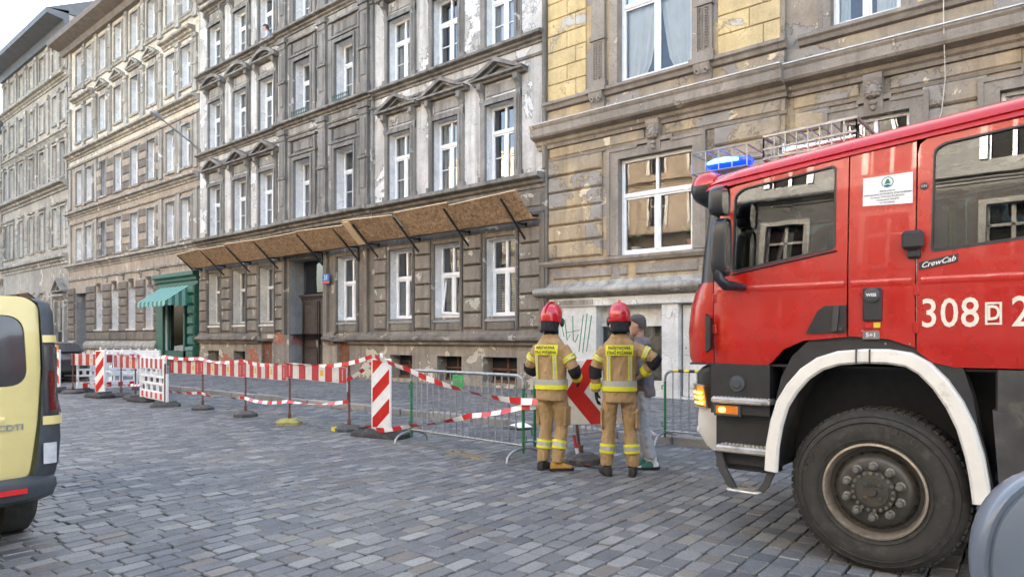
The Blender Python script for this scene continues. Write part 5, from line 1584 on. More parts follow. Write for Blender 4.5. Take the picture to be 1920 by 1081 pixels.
# roof cage with horns
m_ = MB()
x0, x1, y0, y1, z0, z1 = -2.02, -1.32, 5.62, 6.9, 2.99, 3.20
def rail(p, q, r=0.009): m_.bar(p, q, r*2)
for z in (z0 + 0.03, z1):
    rail((x0, y0, z), (x1, y0, z + 0.02)); rail((x0, y1, z), (x1, y1, z + 0.02)); rail((x0, y0, z), (x0, y1, z)); rail((x1, y0, z + 0.02), (x1, y1, z + 0.02))
for i in range(9):
    x = x0 + (x1 - x0)*i/8
    rail((x, y0, z0 + 0.03), (x, y0, z1 + 0.01), 0.005)
    rail((x, y0, z1 + 0.01), (x, y1, z1 + 0.01), 0.004)
for i in range(8):
    y = y0 + (y1 - y0)*i/7
    rail((x0, y, z0 + 0.03), (x0, y, z1), 0.005); rail((x1, y, z0 + 0.05), (x1, y, z1 + 0.02), 0.005)
rail((x0, y0, (z0 + z1)/2), (x1, y0, (z0 + z1)/2 + 0.02), 0.008)
cg = m_.build('roof_cage', MAT['alu'], ft)
for i, y in enumerate((5.78, 5.98)):
    m_ = MB(); m_.lathe((-1.9, y, 3.09), (1, 0, 0.05), [(0.075, 0), (0.05, 0.03), (0.03, 0.12), (0.02, 0.35), (0.018, 0.55)], 14); m_.build('air_horn', MAT['chrome'], cg, smooth=50)
m_ = MB(); m_.cbox(-1.96, -1.90, 6.2, 6.7, 3.0, 3.14, 0.02); m_.build('roof_lamp', MAT['blue_lamp'], cg)
# mirrors
def mirror(z0, z1, x, y0, y1, nm, tilt=0.0):
    m_ = MB(); rings = []
    zc, hz, hy, yc = (z0 + z1)/2, (z1 - z0)/2, (y1 - y0)/2, (y0 + y1)/2
    for k, (dx, s) in enumerate(((-0.085, 0.55), (-0.075, 0.78), (-0.045, 0.93), (0.0, 1.0), (0.03, 1.0), (0.035, 0.95), (0.02, 0.90))):
        ring = []
        for j in range(28):
            a = 2*math.pi*j/28
            cs, sn = math.cos(a), math.sin(a)
            e = 0.55
            ring.append((x + dx + tilt*sn*0.03, yc + hy*s*math.copysign(abs(cs)**e, cs), zc + hz*(1 - (1-s)*0.5)*math.copysign(abs(sn)**e, sn)))
        rings.append(ring)
    m_.loft(rings); mo = m_.build(nm, MAT['mirror_shell'], ft, smooth=50)
    g = MB(); g.poly([(x + 0.026, yc + hy*0.86*math.copysign(abs(math.cos(a))**0.55, math.cos(a)), zc + hz*0.88*math.copysign(abs(math.sin(a))**0.55, math.sin(a))) for a in [2*math.pi*j/28 for j in range(28)]])
    g.build('mirror_glass', MAT['chrome'], mo)
    return mo
mirror(2.44, 2.65, -2.02, 4.70, 4.86, 'wide_mirror')
mm = mirror(2.00, 2.42, -2.01, 4.72, 4.86, 'main_mirror')
m_ = MB(); m_.tube([(-2.04, 4.77, 2.06), (-2.03, 4.76, 1.98), (-2.0, 4.80, 1.935), (-1.95, 4.93, 1.93), (-1.95, 5.02, 1.93)], [0.035, 0.04, 0.038, 0.03, 0.03], 10); m_.build('mirror_arm', MAT['mirror_shell'], ft, smooth=60)
m_ = MB(); m_.tube([(-2.06, 4.8, 2.54), (-2.10, 4.95, 2.52), (-2.14, 5.06, 2.52)], 0.022, 8); m_.tube([(-2.06, 4.8, 2.54), (-2.06, 4.78, 2.38)], 0.022, 8)
m_.build('upper_mirror_arm', MAT['mirror_shell'], ft, smooth=60)
# black lower corner, bumper, lamps
def band(mb, rows, a=0, b=None): mb.loft([whole(z, xf, **kw)[a:b] for z, xf, kw in rows], False, False)
m_ = MB(); k5 = dict(x0=-2.20)
band(m_, [(0.98, -2.46, k5), (1.10, -2.47, k5), (1.28, -2.45, k5), (1.32, -2.40, k5), (1.345, -2.34, k5)]); m_.build('lamp_surround', MAT['black_plastic'], ft, smooth=40)
m_ = MB(); m_.box(-2.21, -1.76, 5.02, 5.3, 0.98, 1.36); m_.box(-2.2, -1.76, 5.10, 5.3, 0.55, 0.98); m_.build('side_fairing', MAT['black_plastic'], ft)
m_ = MB(); m_.lathe((-2.0, 5.02, 1.21), (0, -1, 0), [(0.062, 0.0), (0.058, 0.012), (0.036, 0.014), (0.03, 0.02), (0.001, 0.021)], 18); m_.build('filler_cap', MAT['grey_plastic'], ft, smooth=40)
m_ = MB(); k6 = dict(x0=-2.14, yc=5.45)
band(m_, [(0.63, -2.36, dict(x0=-2.14, yc=5.40)), (0.66, -2.43, k6), (0.78, -2.50, k6), (0.90, -2.49, k6), (0.99, -2.47, k6)])
m_.loft([[(x, y, z) for x, y, z in whole(0.99, -2.47, **k6)], [(x*0.98 - 0.0, 6.25 + (y - 6.25)*0.95, 1.0) for x, y, z in whole(0.99, -2.47, **k6)]], False, False)
bp = m_.build('front_bumper', MAT['white_enamel'], ft, smooth=40)
m_ = MB(); m_.lathe((-2.33, 5.065, 0.84), (-0.62, -0.78, 0), [(0.024, 0), (0.022, 0.006), (0.001, 0.007)], 14); m_.build('tow_cap', MAT['board_white'], bp)
def on_corner(t, z, xf, off, x0=-2.20, yc=5.40):
    y0 = ys(x0, z)
    x = x0 - (x0 - xf)*math.sin(t)**0.9
    y = y0 + (yc - y0)*(1 - math.cos(t))
    nx, ny = -math.sin(t), -math.cos(t)
    return (x + nx*off, y + ny*off, z)
m_ = MB(); m_.loft([[on_corner(0.35 + 0.8*k/6, z, -2.46, o_) for k in range(7)] for z, o_ in ((1.005, 0.004), (1.015, 0.02), (1.165, 0.02), (1.175, 0.004))], False, False); hl_ = m_.build('indicator_lamp', MAT['amber_lamp'], ft, smooth=50)
m_ = MB()
for z in (1.03, 1.075, 1.115): m_.tube([on_corner(0.5 + 0.5*k/4, z, -2.46, 0.024) for k in range(5)], 0.011, 6)
m_.build('glowing_bulb', MAT['amber_glow'], hl_, smooth=60)
m_ = MB()
for tt in (0.33, 0.75, 1.17): m_.tube([on_corner(tt, z, -2.46, 0.03) for z in (0.995, 1.18)], 0.006, 5)
for z in (0.995, 1.18): m_.tube([on_corner(0.33 + 0.84*k/6, z, -2.46, 0.03) for k in range(7)], 0.007, 5)
m_.build('lamp_guard', MAT['galvanised'], hl_)
m_ = MB(); m_.cbox(-2.46, -2.40, 5.75, 6.75, 1.0, 1.2, 0.02); m_.build('headlight', MAT['clear_lens'], ft)
m_ = MB(); m_.cbox(-2.165, -1.985, 4.995, 5.03, 0.975, 1.045, 0.008); mk = m_.build('side_marker', MAT['amber_lens'], ft)
m_ = MB(); m_.ball((-2.11, 4.993, 1.01), 0.03, 0.008, 0.022, 10, 6); m_.build('glowing_bulb', MAT['amber_glow'], mk, smooth=60)
m_ = MB(); m_.cbox(-2.18, -1.972, 5.0, 5.04, 0.962, 1.058, 0.006); m_.build('marker_frame', MAT['grey_plastic'], mk)
# steps
def tread(name, x0, x1, y0, y1, z, h):
    m_ = MB(); m_.cbox(x0, x1, y0, y1, z - h, z, 0.012); st = m_.build(name, MAT['step_alu'], ft)
    t_ = MB(); n = int((x1 - x0)/0.03)
    for i in range(n):
        for j in range(max(2, int((y1 - y0)/0.035))):
            cx, cy_ = x0 + 0.02 + i*0.03 + (0.015 if j % 2 else 0), y0 + 0.025 + j*0.035
            if cx < x1 - 0.01 and cy_ < y1 - 0.01: t_.box(cx - 0.008, cx + 0.008, cy_ - 0.006, cy_ + 0.006, z - 0.001, z + 0.006)
    t_.build('tread_studs', MAT['step_alu'], st)
    return st
tread('entry_step', -2.19, -1.745, 4.965, 5.12, 1.105, 0.045)
tread('entry_step', -2.15, -1.75, 4.955, 5.12, 0.745, 0.05)
m_ = MB(); m_.box(-2.17, -1.75, 5.05, 5.3, 0.60, 0.70); m_.build('step_beam', MAT['black_plastic'], ft)
m_ = MB()
m_.prism([(-2.17, 5.0, 0.69), (-2.12, 5.0, 0.70), (-2.08, 5.0, 0.56), (-2.0, 5.0, 0.43), (-2.06, 5.0, 0.42), (-2.14, 5.0, 0.55)], (0, 0.03, 0)); hs = m_.build('hanging_step', MAT['dusty_plastic'], ft)
m_ = MB(); m_.prism([(-1.75, 5.0, 0.64), (-1.71, 5.0, 0.60), (-1.77, 5.0, 0.46), (-1.83, 5.0, 0.405), (-1.85, 5.0, 0.43), (-1.80, 5.0, 0.5)], (0, 0.03, 0))
m_.build('step_arm', MAT['dusty_plastic'], hs)
m_ = MB()
sx0, sx1, sy0, sy1, sz = -2.06, -1.82, 4.95, 5.13, 0.42
rim = rounded([(sx0, sy0), (sx1, sy0), (sx1, sy1), (sx0, sy1)], 0.04, 3)
m_.tube([(x, y, sz) for x, y in rim + rim[:1]], 0.011, 6)
for i in range(7):
    a = sx0 + 0.01 + i*0.036
    m_.box(a, a + 0.006, sy0 + 0.01, sy1 - 0.01, sz - 0.012, sz + 0.012)
for j in range(5):
    b = sy0 + 0.01 + j*0.04
    m_.box(sx0 + 0.01, sx1 - 0.01, b, b + 0.006, sz - 0.012, sz + 0.012)
m_.build('step_grating', MAT['step_alu'], hs)
# wheel arch
AR = [(-1.765, 0.60), (-1.755, 0.78), (-1.725, 0.95), (-1.68, 1.10), (-1.61, 1.22), (-1.52, 1.33), (-1.41, 1.41), (-1.28, 1.455), (-1.12, 1.47), (-0.98, 1.47), (-0.85, 1.45), (-0.75, 1.39), (-0.66, 1.29), (-0.58, 1.16), (-0.52, 1.02), (-0.475, 0.85), (-0.45, 0.70), (-0.435, 0.56)]
m_ = MB(); rings = []
for i, (x, z) in enumerate(AR):
    a, b = Vector(AR[max(i-1, 0)]), Vector(AR[min(i+1, len(AR)-1)])
    t = (b - a).normalized(); n = Vector((t.y, -t.x))   # towards the wheel
    prof = [(-0.01, 5.16), (-0.01, 4.955), (0.004, 4.935), (0.072, 4.93), (0.086, 4.945), (0.086, 4.965), (0.03, 4.975), (0.025, 5.16)]
    rings.append([(x + n.x*q, y, z + n.y*q) for q, y in prof])
m_.loft(rings, True, True); wa = m_.build('wheel_arch', MAT['white_enamel'], ft, smooth=30)
m_ = MB(); rings = []
for i, (x, z) in enumerate(AR):
    a, b = Vector(AR[max(i-1, 0)]), Vector(AR[min(i+1, len(AR)-1)])
    t = (b - a).normalized(); n = Vector((t.y, -t.x))
    rings.append([(x + n.x*0.03, 4.98, z + n.y*0.03), (x + n.x*0.035, 5.55, z + n.y*0.035)])
m_.loft(rings, False, False); m_.build('arch_liner', MAT['dusty_plastic'], wa, smooth=40)
for x, z in ((-1.16, 1.472), (-1.08, 1.474)):
    m_ = MB(); m_.box(x - 0.004, x + 0.004, 4.922, 4.95, z - 0.09, z + 0.004); m_.build('arch_joint', MAT['dusty_plastic'], wa)
m_ = MB(); rings = []
for i, (x, z) in enumerate(AR):
    a, b = Vector(AR[max(i-1, 0)]), Vector(AR[min(i+1, len(AR)-1)])
    t = (b - a).normalized(); n = Vector((-t.y, t.x))
    k = 0.02 + 0.13*max(0.0, min(1.0, (z - 1.05)/0.35))
    rings.append([(x - n.x*0.02, 5.022, z - n.y*0.02), (x + n.x*k, 5.024, z + n.y*k), (x + n.x*k, 5.2, z + n.y*k), (x - n.x*0.02, 5.2, z - n.y*0.02)])
m_.loft(rings, True, True); m_.build('arch_backing', MAT['black_plastic'], wa, smooth=30)
m_ = MB(); m_.box(-1.75, -0.45, 5.5, 7.0, 0.55, 1.45); m_.box(-2.3, 5.2, 5.7, 6.8, 0.62, 0.95); m_.build('chassis', MAT['black_plastic'], ft)
m_ = MB(); m_.prism([(-0.40, 5.01, 1.36), (0.62, 5.01, 1.36), (0.62, 5.01, 0.55), (-0.33, 5.01, 0.55), (-0.40, 5.01, 0.8)], (0, 0.5, 0)); m_.prism([(-0.425, 4.985, 1.12), (-0.30, 4.985, 1.10), (-0.22, 4.985, 0.95), (-0.22, 4.985, 0.5), (-0.38, 4.985, 0.5)], (0, 0.1, 0)); m_.build('crew_side_fairing', MAT['dusty_plastic'], ft)
tread('entry_step', -0.21, 0.55, 4.965, 5.1, 1.06, 0.05); tread('entry_step', -0.21, 0.55, 4.965, 5.1, 0.66, 0.05)
m_ = MB(); m_.cbox(-0.08, 0.02, 4.985, 5.012, 0.74, 0.86, 0.006); m_.build('side_reflector', MAT['amber_lens'], ft)
m_ = MB(); m_.prism([(-0.46, 4.99, 0.66), (-0.40, 4.99, 0.62), (-0.38, 4.99, 0.45), (-0.43, 4.99, 0.30), (-0.46, 4.99, 0.35)], (0, 0.35, 0)); m_.build('mud_flap', MAT['dusty_plastic'], ft)
# wheels
def truck_wheel(cx, cy_, sgn, letters):
    w_ = empty('wheel', (cx, cy_, 0.54), 0, parent=ft)
    w_.matrix_parent_inverse = wmat(ft).inverted()
    s = sgn
    ty = MB()
    prof = [(0.300, 0.015), (0.335, -0.010), (0.42, -0.018), (0.485, -0.002), (0.512, 0.022), (0.530, 0.050), (0.540, 0.07), (0.540, 0.26), (0.515, 0.30), (0.42, 0.325), (0.30, 0.30)]
    ty.lathe((cx, cy_, 0.54), (0, s, 0), prof, 72, closed=True)
    for k in range(72):
        a = 2*math.pi*k/72
        ca_, sa_ = math.cos(a), math.sin(a)
        for h0, h1 in ((0.055, 0.10), (0.12, 0.19), (0.21, 0.265)):
            b = MB(); r0, r1, dt = 0.533, 0.546, 0.030
            P = []
            for r_ in (r0, r1):
                for da in (-dt, dt):
                    P.append((cx + r_*math.cos(a + da), 0.54 + r_*math.sin(a + da)))
            ty.add([(P[i][0], cy_ + s*h, P[i][1]) for h in (h0, h1) for i in range(4)], [(0,1,3,2),(4,5,7,6),(0,1,5,4),(2,3,7,6),(0,2,6,4),(1,3,7,5)])
    for rr_ in (0.345, 0.455, 0.492):
        ty.lathe((cx, cy_, 0.54), (0, s, 0), [(rr_ - 0.004, -0.012 if rr_ < 0.48 else 0.0), (rr_, -0.021 if rr_ < 0.48 else -0.006), (rr_ + 0.004, -0.011 if rr_ < 0.48 else 0.004)], 72, closed=True)
    to = ty.build('tyre', MAT['tyre_rubber'], w_, smooth=35)
    rm = MB(); rm.lathe((cx, cy_, 0.54), (0, s, 0), [(0.318, 0.004), (0.316, -0.014), (0.303, -0.018), (0.297, -0.008), (0.290, 0.03), (0.282, 0.085)], 64, closed=True); rm.build('rim_flange', MAT['rim_edge'], w_, smooth=40)
    dk = MB(); dk.lathe((cx, cy_, 0.54), (0, s, 0), [(0.284, 0.07), (0.270, 0.085), (0.255, 0.065), (0.235, 0.03), (0.215, 0.008), (0.200, 0.002), (0.14, 0.004), (0.135, -0.02), (0.10, -0.028), (0.095, -0.034), (0.03, -0.034), (0.026, -0.05), (0.001, -0.05)], 64); disc = dk.build('rim_disc', MAT['rim_steel'], w_, smooth=35)
    for k in range(10):
        a = 2*math.pi*(k + 0.5)/10
        x, z = cx + 0.1675*math.cos(a), 0.54 + 0.1675*math.sin(a)
        n_ = MB(); n_.lathe((x, cy_, z), (0, s, 0), [(0.030, 0.004), (0.030, -0.010), (0.023, -0.014), (0.023, -0.055), (0.017, -0.064), (0.001, -0.066)], 12); n_.build('wheel_nut', MAT['nut_steel'], disc, smooth=30)
        a2 = 2*math.pi*k/10
    for k in range(20):
        a2 = 2*math.pi*k/20
        h_ = MB(); x, z = cx + 0.248*math.cos(a2), 0.54 + 0.248*math.sin(a2)
        nrm = Vector((-math.cos(a2)*0.75, -s*0.66, -math.sin(a2)*0.75)).normalized()
        tg = Vector((-math.sin(a2), 0, math.cos(a2))); q = tg.cross(nrm)
        c0_ = Vector((x, cy_ + s*0.047, z)) + nrm*0.004
        h_.poly([c0_ + tg*0.014*math.cos(t) + q*0.016*math.sin(t) for t in [2*math.pi*j/12 for j in range(12)]]); h_.build('rim_hole', MAT['dark_void'], disc)
    for k in range(20):
        a = 2*math.pi*(k + 0.3)/20
        n_ = MB(); x, z = cx + 0.122*math.cos(a), 0.54 + 0.122*math.sin(a)
        n_.lathe((x, cy_, z), (0, s, 0), [(0.011, -0.01), (0.011, -0.036), (0.001, -0.037)], 8); n_.build('hub_bolt', MAT['nut_steel'], disc)
    for k in range(4):
        a = math.pi/4 + math.pi/2*k
        n_ = MB(); n_.lathe((cx + 0.062*math.cos(a), cy_, 0.54 + 0.062*math.sin(a)), (0, s, 0), [(0.014, -0.03), (0.014, -0.042), (0.006, -0.044)], 10); n_.build('hub_bolt', MAT['rim_steel'], disc)
    if letters:
        obj('hub_lettering', text_mesh('hub_lettering', 'SCANIA', 0.022, MAT['dark_void'], 0.001, fn=lambda p: (cx + p.x, cy_ - 0.0355 - p.z, 0.545 + 0.035 + p.y)), disc)
        def arc_text(body, r0, size, a_mid, flip=False):
            step = size*0.62/r0
            for i, ch in enumerate(body):
                if ch == ' ': continue
                a = a_mid + (-(i - (len(body)-1)/2) if not flip else (i - (len(body)-1)/2))*step
                er = Vector((math.cos(a), 0, math.sin(a))); et = Vector((math.sin(a), 0, -math.cos(a)))
                if flip: er_, et_ = -er, -et
                else: er_, et_ = er, et
                def f(p, er=er, er_=er_, et_=et_):
                    q = Vector((cx, cy_ - 0.0205 - p.z, 0.54)) + er*r0 + er_*p.y + et_*p.x
                    return q
                obj('tyre_letter', text_mesh('tyre_letter', ch, size, MAT['rubber_letter'], 0.002, bold=0.001, fn=f), to)
        arc_text('PIRELLI', 0.418, 0.058, R(67))
        arc_text('ROADPRO', 0.435, 0.046, R(155))
        arc_text('STEER', 0.385, 0.032, R(148))
    return w_
truck_wheel(-1.07, 4.995, 1, True)
truck_wheel(-1.07, 7.505, -1, False)
truck_wheel(3.2, 4.995, 1, False)
truck_wheel(3.2, 7.505, -1, False)
# small fittings on the near side
m_ = MB(); m_.M = None
m_.prism([(-1.50, 4.998, 1.585), (-1.235, 4.996, 1.59), (-1.235, 4.996, 1.775), (-1.37, 4.996, 1.775), (-1.42, 4.996, 1.74)], (0, -0.012, 0)); o = m_.build('handle_recess', MAT['black_plastic'], DOOR1)
m_ = MB(); m_.prism([(-1.325, 4.984, 1.60), (-1.29, 4.984, 1.60), (-1.275, 4.984, 1.77), (-1.31, 4.984, 1.77)], (0, -0.018, 0)); m_.cyl((-1.27, 4.984, 1.615), (-1.27, 4.972, 1.615), 0.014); m_.build('door_handle', MAT['dusty_plastic'], DOOR1, smooth=30)
m_ = MB(); m_.cbox(-0.90, -0.775, 4.935, 4.985, 2.115, 2.235, 0.018); m_.cbox(-0.875, -0.80, 4.97, 5.03, 2.06, 2.14, 0.012); m_.build('crew_door_handle', MAT['black_plastic'], DOOR2)
m_ = MB(); m_.cbox(-1.135, -1.02, 4.978, 5.01, 1.665, 1.885, 0.01); pw = m_.build('charging_socket', MAT['black_plastic'], MIDP)
m_ = MB(); m_.lathe((-1.077, 4.978, 1.835), (0, -1, 0), [(0.05, 0), (0.048, 0.012), (0.036, 0.018), (0.001, 0.019)], 20); m_.build('socket_cap', MAT['grey_plastic'], pw, smooth=40)
obj('socket_lettering', text_mesh('socket_lettering', 'WISS', 0.028, MAT['paper'], 0.001, bold=0.0006, fn=lambda p: (-1.077 + p.x, 4.957 - p.z, 1.835 + p.y)), pw)
m_ = MB(); m_.box(-1.07, -1.03, 4.992, 5.0, 1.62, 1.655); m_.build('yellow_label', MAT['tape_yellow'], MIDP)
m_ = MB(); m_.box(-1.12, -1.075, 4.993, 5.0, 1.62, 1.652); m_.build('red_label', MAT['sign_red'], MIDP)
m_ = MB(); m_.box(-1.135, -1.035, 4.992, 5.003, 1.545, 1.60); sp1 = m_.build('pressure_plate', MAT['alu'], MIDP)
obj('plate_lettering', text_mesh('plate_lettering', '5+1', 0.04, MAT['paper'], 0.001, bold=0.0008, fn=lambda p: (-1.085 + p.x, 4.9905 - p.z, 1.572 + p.y)), sp1)
def side_text(name, body, size, x, z, m, parent, **kw):
    return obj(name, text_mesh(name, body, size, MAT[m], 0.0012, fn=lambda p: (x + p.x, ys(x, z + p.y) - 0.004 - p.z, z + p.y), **kw), parent)
# sponsor plate
m_ = MB(); q = [(-1.142, 2.435), (-0.848, 2.42), (-0.850, 2.625), (-1.142, 2.622)]
m_.prism([(x, ys(x, z) - 0.003, z) for x, z in q], (0, -0.003, 0)); pla = m_.build('sponsor_plate', MAT['paper'], MIDP)
def plate_fn(x, z): return lambda p: (x + p.x, ys(x, z + p.y) - 0.0075 - p.z, z + p.y)
for i, ln in enumerate(('Zakup pojazdu', 'dofinansowany ze środków Wojewódzkiego', 'Funduszu Ochrony Środowiska', 'i Gospodarki Wodnej', 'we Wrocławiu')):
    obj('plate_lettering', text_mesh('plate_lettering', ln, 0.0155, MAT['print_black'], 0.0004, fn=plate_fn(-0.995, 2.522 - i*0.0195)), pla)
m_ = MB()
cx, cz = -0.995, 2.578
ring = [(cx + 0.036*math.cos(t), cz + 0.036*math.sin(t)) for t in [2*math.pi*k/28 for k in range(28)]]
ring2 = [(cx + 0.031*math.cos(t), cz + 0.031*math.sin(t)) for t in [2*math.pi*k/28 for k in range(28)]]
for k in range(28):
    j = (k + 1) % 28
    if 16 < k < 23: continue
    m_.quad(*[(x, ys(x, z) - 0.0085, z) for x, z in (ring[k], ring[j], ring2[j], ring2[k])])
for z, w_ in ((2.590, 0.012), (2.580, 0.018), (2.570, 0.022)):
    m_.poly([(x, ys(x, zz) - 0.0085, zz) for x, zz in ((cx - w_, z - 0.004), (cx + w_, z - 0.002), (cx + w_*0.4, z + 0.008), (cx - w_*0.3, z + 0.008))])
m_.build('tree_emblem', MAT['print_green'], pla)
m_ = MB(); m_.poly([(x, ys(x, z) - 0.0085, z) for x, z in ((cx - 0.026, 2.556), (cx, 2.562), (cx + 0.026, 2.554), (cx + 0.018, 2.548), (cx, 2.543), (cx - 0.018, 2.548))]); m_.build('water_emblem', MAT['print_blue'], pla)
# badges, numbers
m_ = MB(); m_.M = None
q = [(-0.81, 1.985), (-0.60, 2.025), (-0.60, 2.075), (-0.81, 2.035)]
m_.prism([(x, ys(x, z) - 0.003, z) for x, z in q], (0, -0.004, 0)); bd = m_.build('crew_badge', MAT['black_plastic'], DOOR2)
obj('badge_lettering', text_mesh('badge_lettering', 'CrewCab', 0.047, MAT['paper'], 0.0008, shear=0.3, bold=0.0006, fn=lambda p: (-0.705 + p.x, ys(-0.7, 2.03) - 0.0085 - p.z, 2.028 + p.y + p.x*0.19)), bd)
m_ = MB(); m_.lathe((-0.785, ys(-0.785, 2.52), 2.52), (0, -1, 0), [(0.024, 0), (0.024, 0.005), (0.001, 0.006)], 18); ob = m_.build('oval_badge', MAT['black_plastic'], DOOR2)
obj('badge_lettering', text_mesh('badge_lettering', 'CPS', 0.02, MAT['paper'], 0.0006, fn=lambda p: (-0.785 + p.x, ys(-0.785, 2.52) - 0.008 - p.z, 2.52 + p.y)), ob)
def number_fn(x, z): return lambda p: (x + p.x, ys(x, z + p.y) - 0.004 - p.z, z + p.y)
obj('fleet_number', text_mesh('fleet_number', '308', 0.255, MAT['number_cream'], 0.001, bold=0.002, sx=0.80, spacing=1.05, fn=number_fn(-0.645, 1.70)), DOOR2)
m_ = MB(); bxs = [(-0.462, -0.378, 1.632, 1.768)]
for a, b, c_, d_ in bxs:
    for q in ((a, b, c_, c_ + 0.012), (a, b, d_ - 0.012, d_), (a, a + 0.012, c_ + 0.012, d_ - 0.012), (b - 0.012, b, c_ + 0.012, d_ - 0.012)):
        m_.box(q[0], q[1], ys(-0.42, 1.7) - 0.005, ys(-0.42, 1.7) - 0.003, q[2], q[3])
m_.build('number_frame', MAT['number_cream'], DOOR2)
obj('fleet_number', text_mesh('fleet_number', 'D', 0.125, MAT['number_cream'], 0.001, bold=0.003, sx=0.72, fn=number_fn(-0.42, 1.70)), DOOR2)
obj('fleet_number', text_mesh('fleet_number', '2', 0.255, MAT['number_cream'], 0.001, bold=0.002, sx=0.80, fn=number_fn(-0.285, 1.70)), DOOR2)
for z in (1.62, 1.86):
    for x, par in ((-2.19, DOOR1), (-0.826, DOOR2)):
        m_ = MB(); m_.cbox(x - 0.016, x + 0.016, ys(x, z) - 0.012, ys(x, z) + 0.004, z - 0.035, z + 0.035, 0.005); m_.build('hinge', MAT['fire_red'], par)
m_ = MB(); m_.tube([(-2.09, ys(-2.1, 2.70) - 0.004, 2.712), (-1.6, ys(-1.6, 2.74) - 0.006, 2.758), (-1.23, ys(-1.23, 2.78) - 0.006, 2.797), (-0.82, ys(-0.8, 2.8) - 0.006, 2.832), (0.2, ys(0.2, 2.85) - 0.006, 2.912)], 0.007, 6); m_.build('rain_gutter', MAT['fire_red'], ft, smooth=60)
m_ = MB(); m_.tube([(-1.30, ys(-1.3, 2.1) - 0.006, 2.15), (-2.03, ys(-2.0, 2.03) - 0.006, 2.03)], 0.006, 6); m_.build('window_trim', MAT['black_plastic'], DOOR1, smooth=60)
for x in (-1.14, -0.86, -1.0):
    m_ = MB(); m_.ball((x, ys(x, 1.60) - 0.002, 1.515 if x > -1.1 else 1.60), 0.006, 0.004, 0.006, 8, 6); m_.build('screw', MAT['alu'], MIDP)
# equipment body behind the crew cab
m_ = MB(); m_.cbox(0.70, 5.3, 5.0, 7.5, 0.95, 3.15, 0.04); m_.build('equipment_body', FR, ft)
for i in range(3):
    a = 0.85 + i*1.48
    m_ = MB(); m_.box(a, a + 1.3, 4.985, 5.0, 1.1 if i != 1 else 1.45, 2.9)
    sh_ = m_.build('roller_shutter', MAT['alu'], ft)
    s_ = MB()
    for k in range(24 if i != 1 else 19): s_.box(a + 0.01, a + 1.29, 4.979, 4.986, 2.82 - k*0.075, 2.885 - k*0.075)
    s_.build('shutter_slats', MAT['alu'], sh_)
m_ = MB(); m_.box(0.7, 2.55, 5.05, 7.45, 0.5, 0.95); m_.box(3.85, 5.3, 5.05, 7.45, 0.5, 0.95); m_.build('lower_lockers', MAT['dusty_plastic'], ft)
# ------------------------------------------------------------ yellow van (rear end shows at the left edge), rear plane x = -5.95
vn = empty('parked_van', (-8.4, 0.8, 0.0), 0, 'mustard yellow van seen from behind at the left picture edge', 'van')
VY = 0.80                        # centre line
def vsec(x, w, z0, z1, tap=0.05, n=7):
    """rounded cross-section of the body at x: half width w, from z0 to roof z1"""
    pts = []
    h = z1 - z0
    prof = [(w*0.97, z0), (w, z0 + 0.25*h), (w, z0 + 0.45*h), (w*0.985, z0 + 0.62*h), (w - tap*0.7, z0 + 0.86*h), (w - tap - 0.03, z0 + 0.955*h), (w - tap - 0.12, z0 + 0.99*h), (w*0.4, z1 + 0.012)]
    return [(x, VY + a, z) for a, z in prof] + [(x, VY - a, z) for a, z in reversed(prof)]
m_ = MB()
m_.loft([vsec(-6.17, 0.925, 0.42, 1.87), vsec(-6.5, 0.94, 0.40, 1.89), vsec(-8.6, 0.945, 0.40, 1.90), vsec(-9.3, 0.94, 0.40, 1.84), vsec(-9.7, 0.93, 0.40, 1.62)], True)
m_.loft([vsec(-9.68, 0.925, 0.40, 1.30, 0.06), vsec(-10.1, 0.91, 0.40, 1.16, 0.08), vsec(-10.55, 0.86, 0.40, 1.0, 0.10), vsec(-10.75, 0.74, 0.44, 0.80, 0.1)], True)
m_.build('body', MAT['van_yellow'], vn, smooth=40)
m_ = MB(); m_.prism([(-9.28, VY - 0.80, 1.80), (-9.28, VY + 0.80, 1.80), (-9.95, VY + 0.84, 1.24), (-9.95, VY - 0.84, 1.24)], (-0.03, 0, 0.02)); m_.build('windscreen', MAT['smoke_lens'], vn)
# tailgate with its window
RX = -5.955
def rear(u, v, d):
    b = 0.06*max(0, (abs(u - VY) - 0.3)/0.6)**2 + (0.06*((v - 1.25)/0.6)**2 if v > 1.25 else 0) + (0.03*((0.95 - v)/0.4)**2 if v < 0.95 else 0)
    return (RX - b - d, u, v)
tg_o = rounded([(VY - 0.78, 0.505), (VY + 0.78, 0.505), (VY + 0.83, 0.95), (VY + 0.85, 1.3), (VY + 0.845, 1.80), (VY + 0.76, 1.86), (VY - 0.76, 1.86), (VY - 0.845, 1.80), (VY - 0.85, 1.3), (VY - 0.83, 0.95)], 0.07, 4)
tg_w = rounded([(VY - 0.765, 1.20), (VY + 0.765, 1.20), (VY + 0.745, 1.72), (VY - 0.745, 1.72)], 0.13, 6)
cu_ = [VY - 0.9 + 0.075*i for i in range(25)]; cv_ = [0.6 + 0.07*i for i in range(19)]
tg = obj('tailgate', panel_mesh('tailgate', tg_o, [tg_w], MAT['van_yellow'], rear, 0.04, cu_, cv_, 35), vn)
obj('rear_window', panel_mesh('rear_window', tg_w, [], MAT['smoke_lens'], lambda u, v, d: rear(u, v, d + 0.014), 0.005, cu_, cv_, 35), tg)
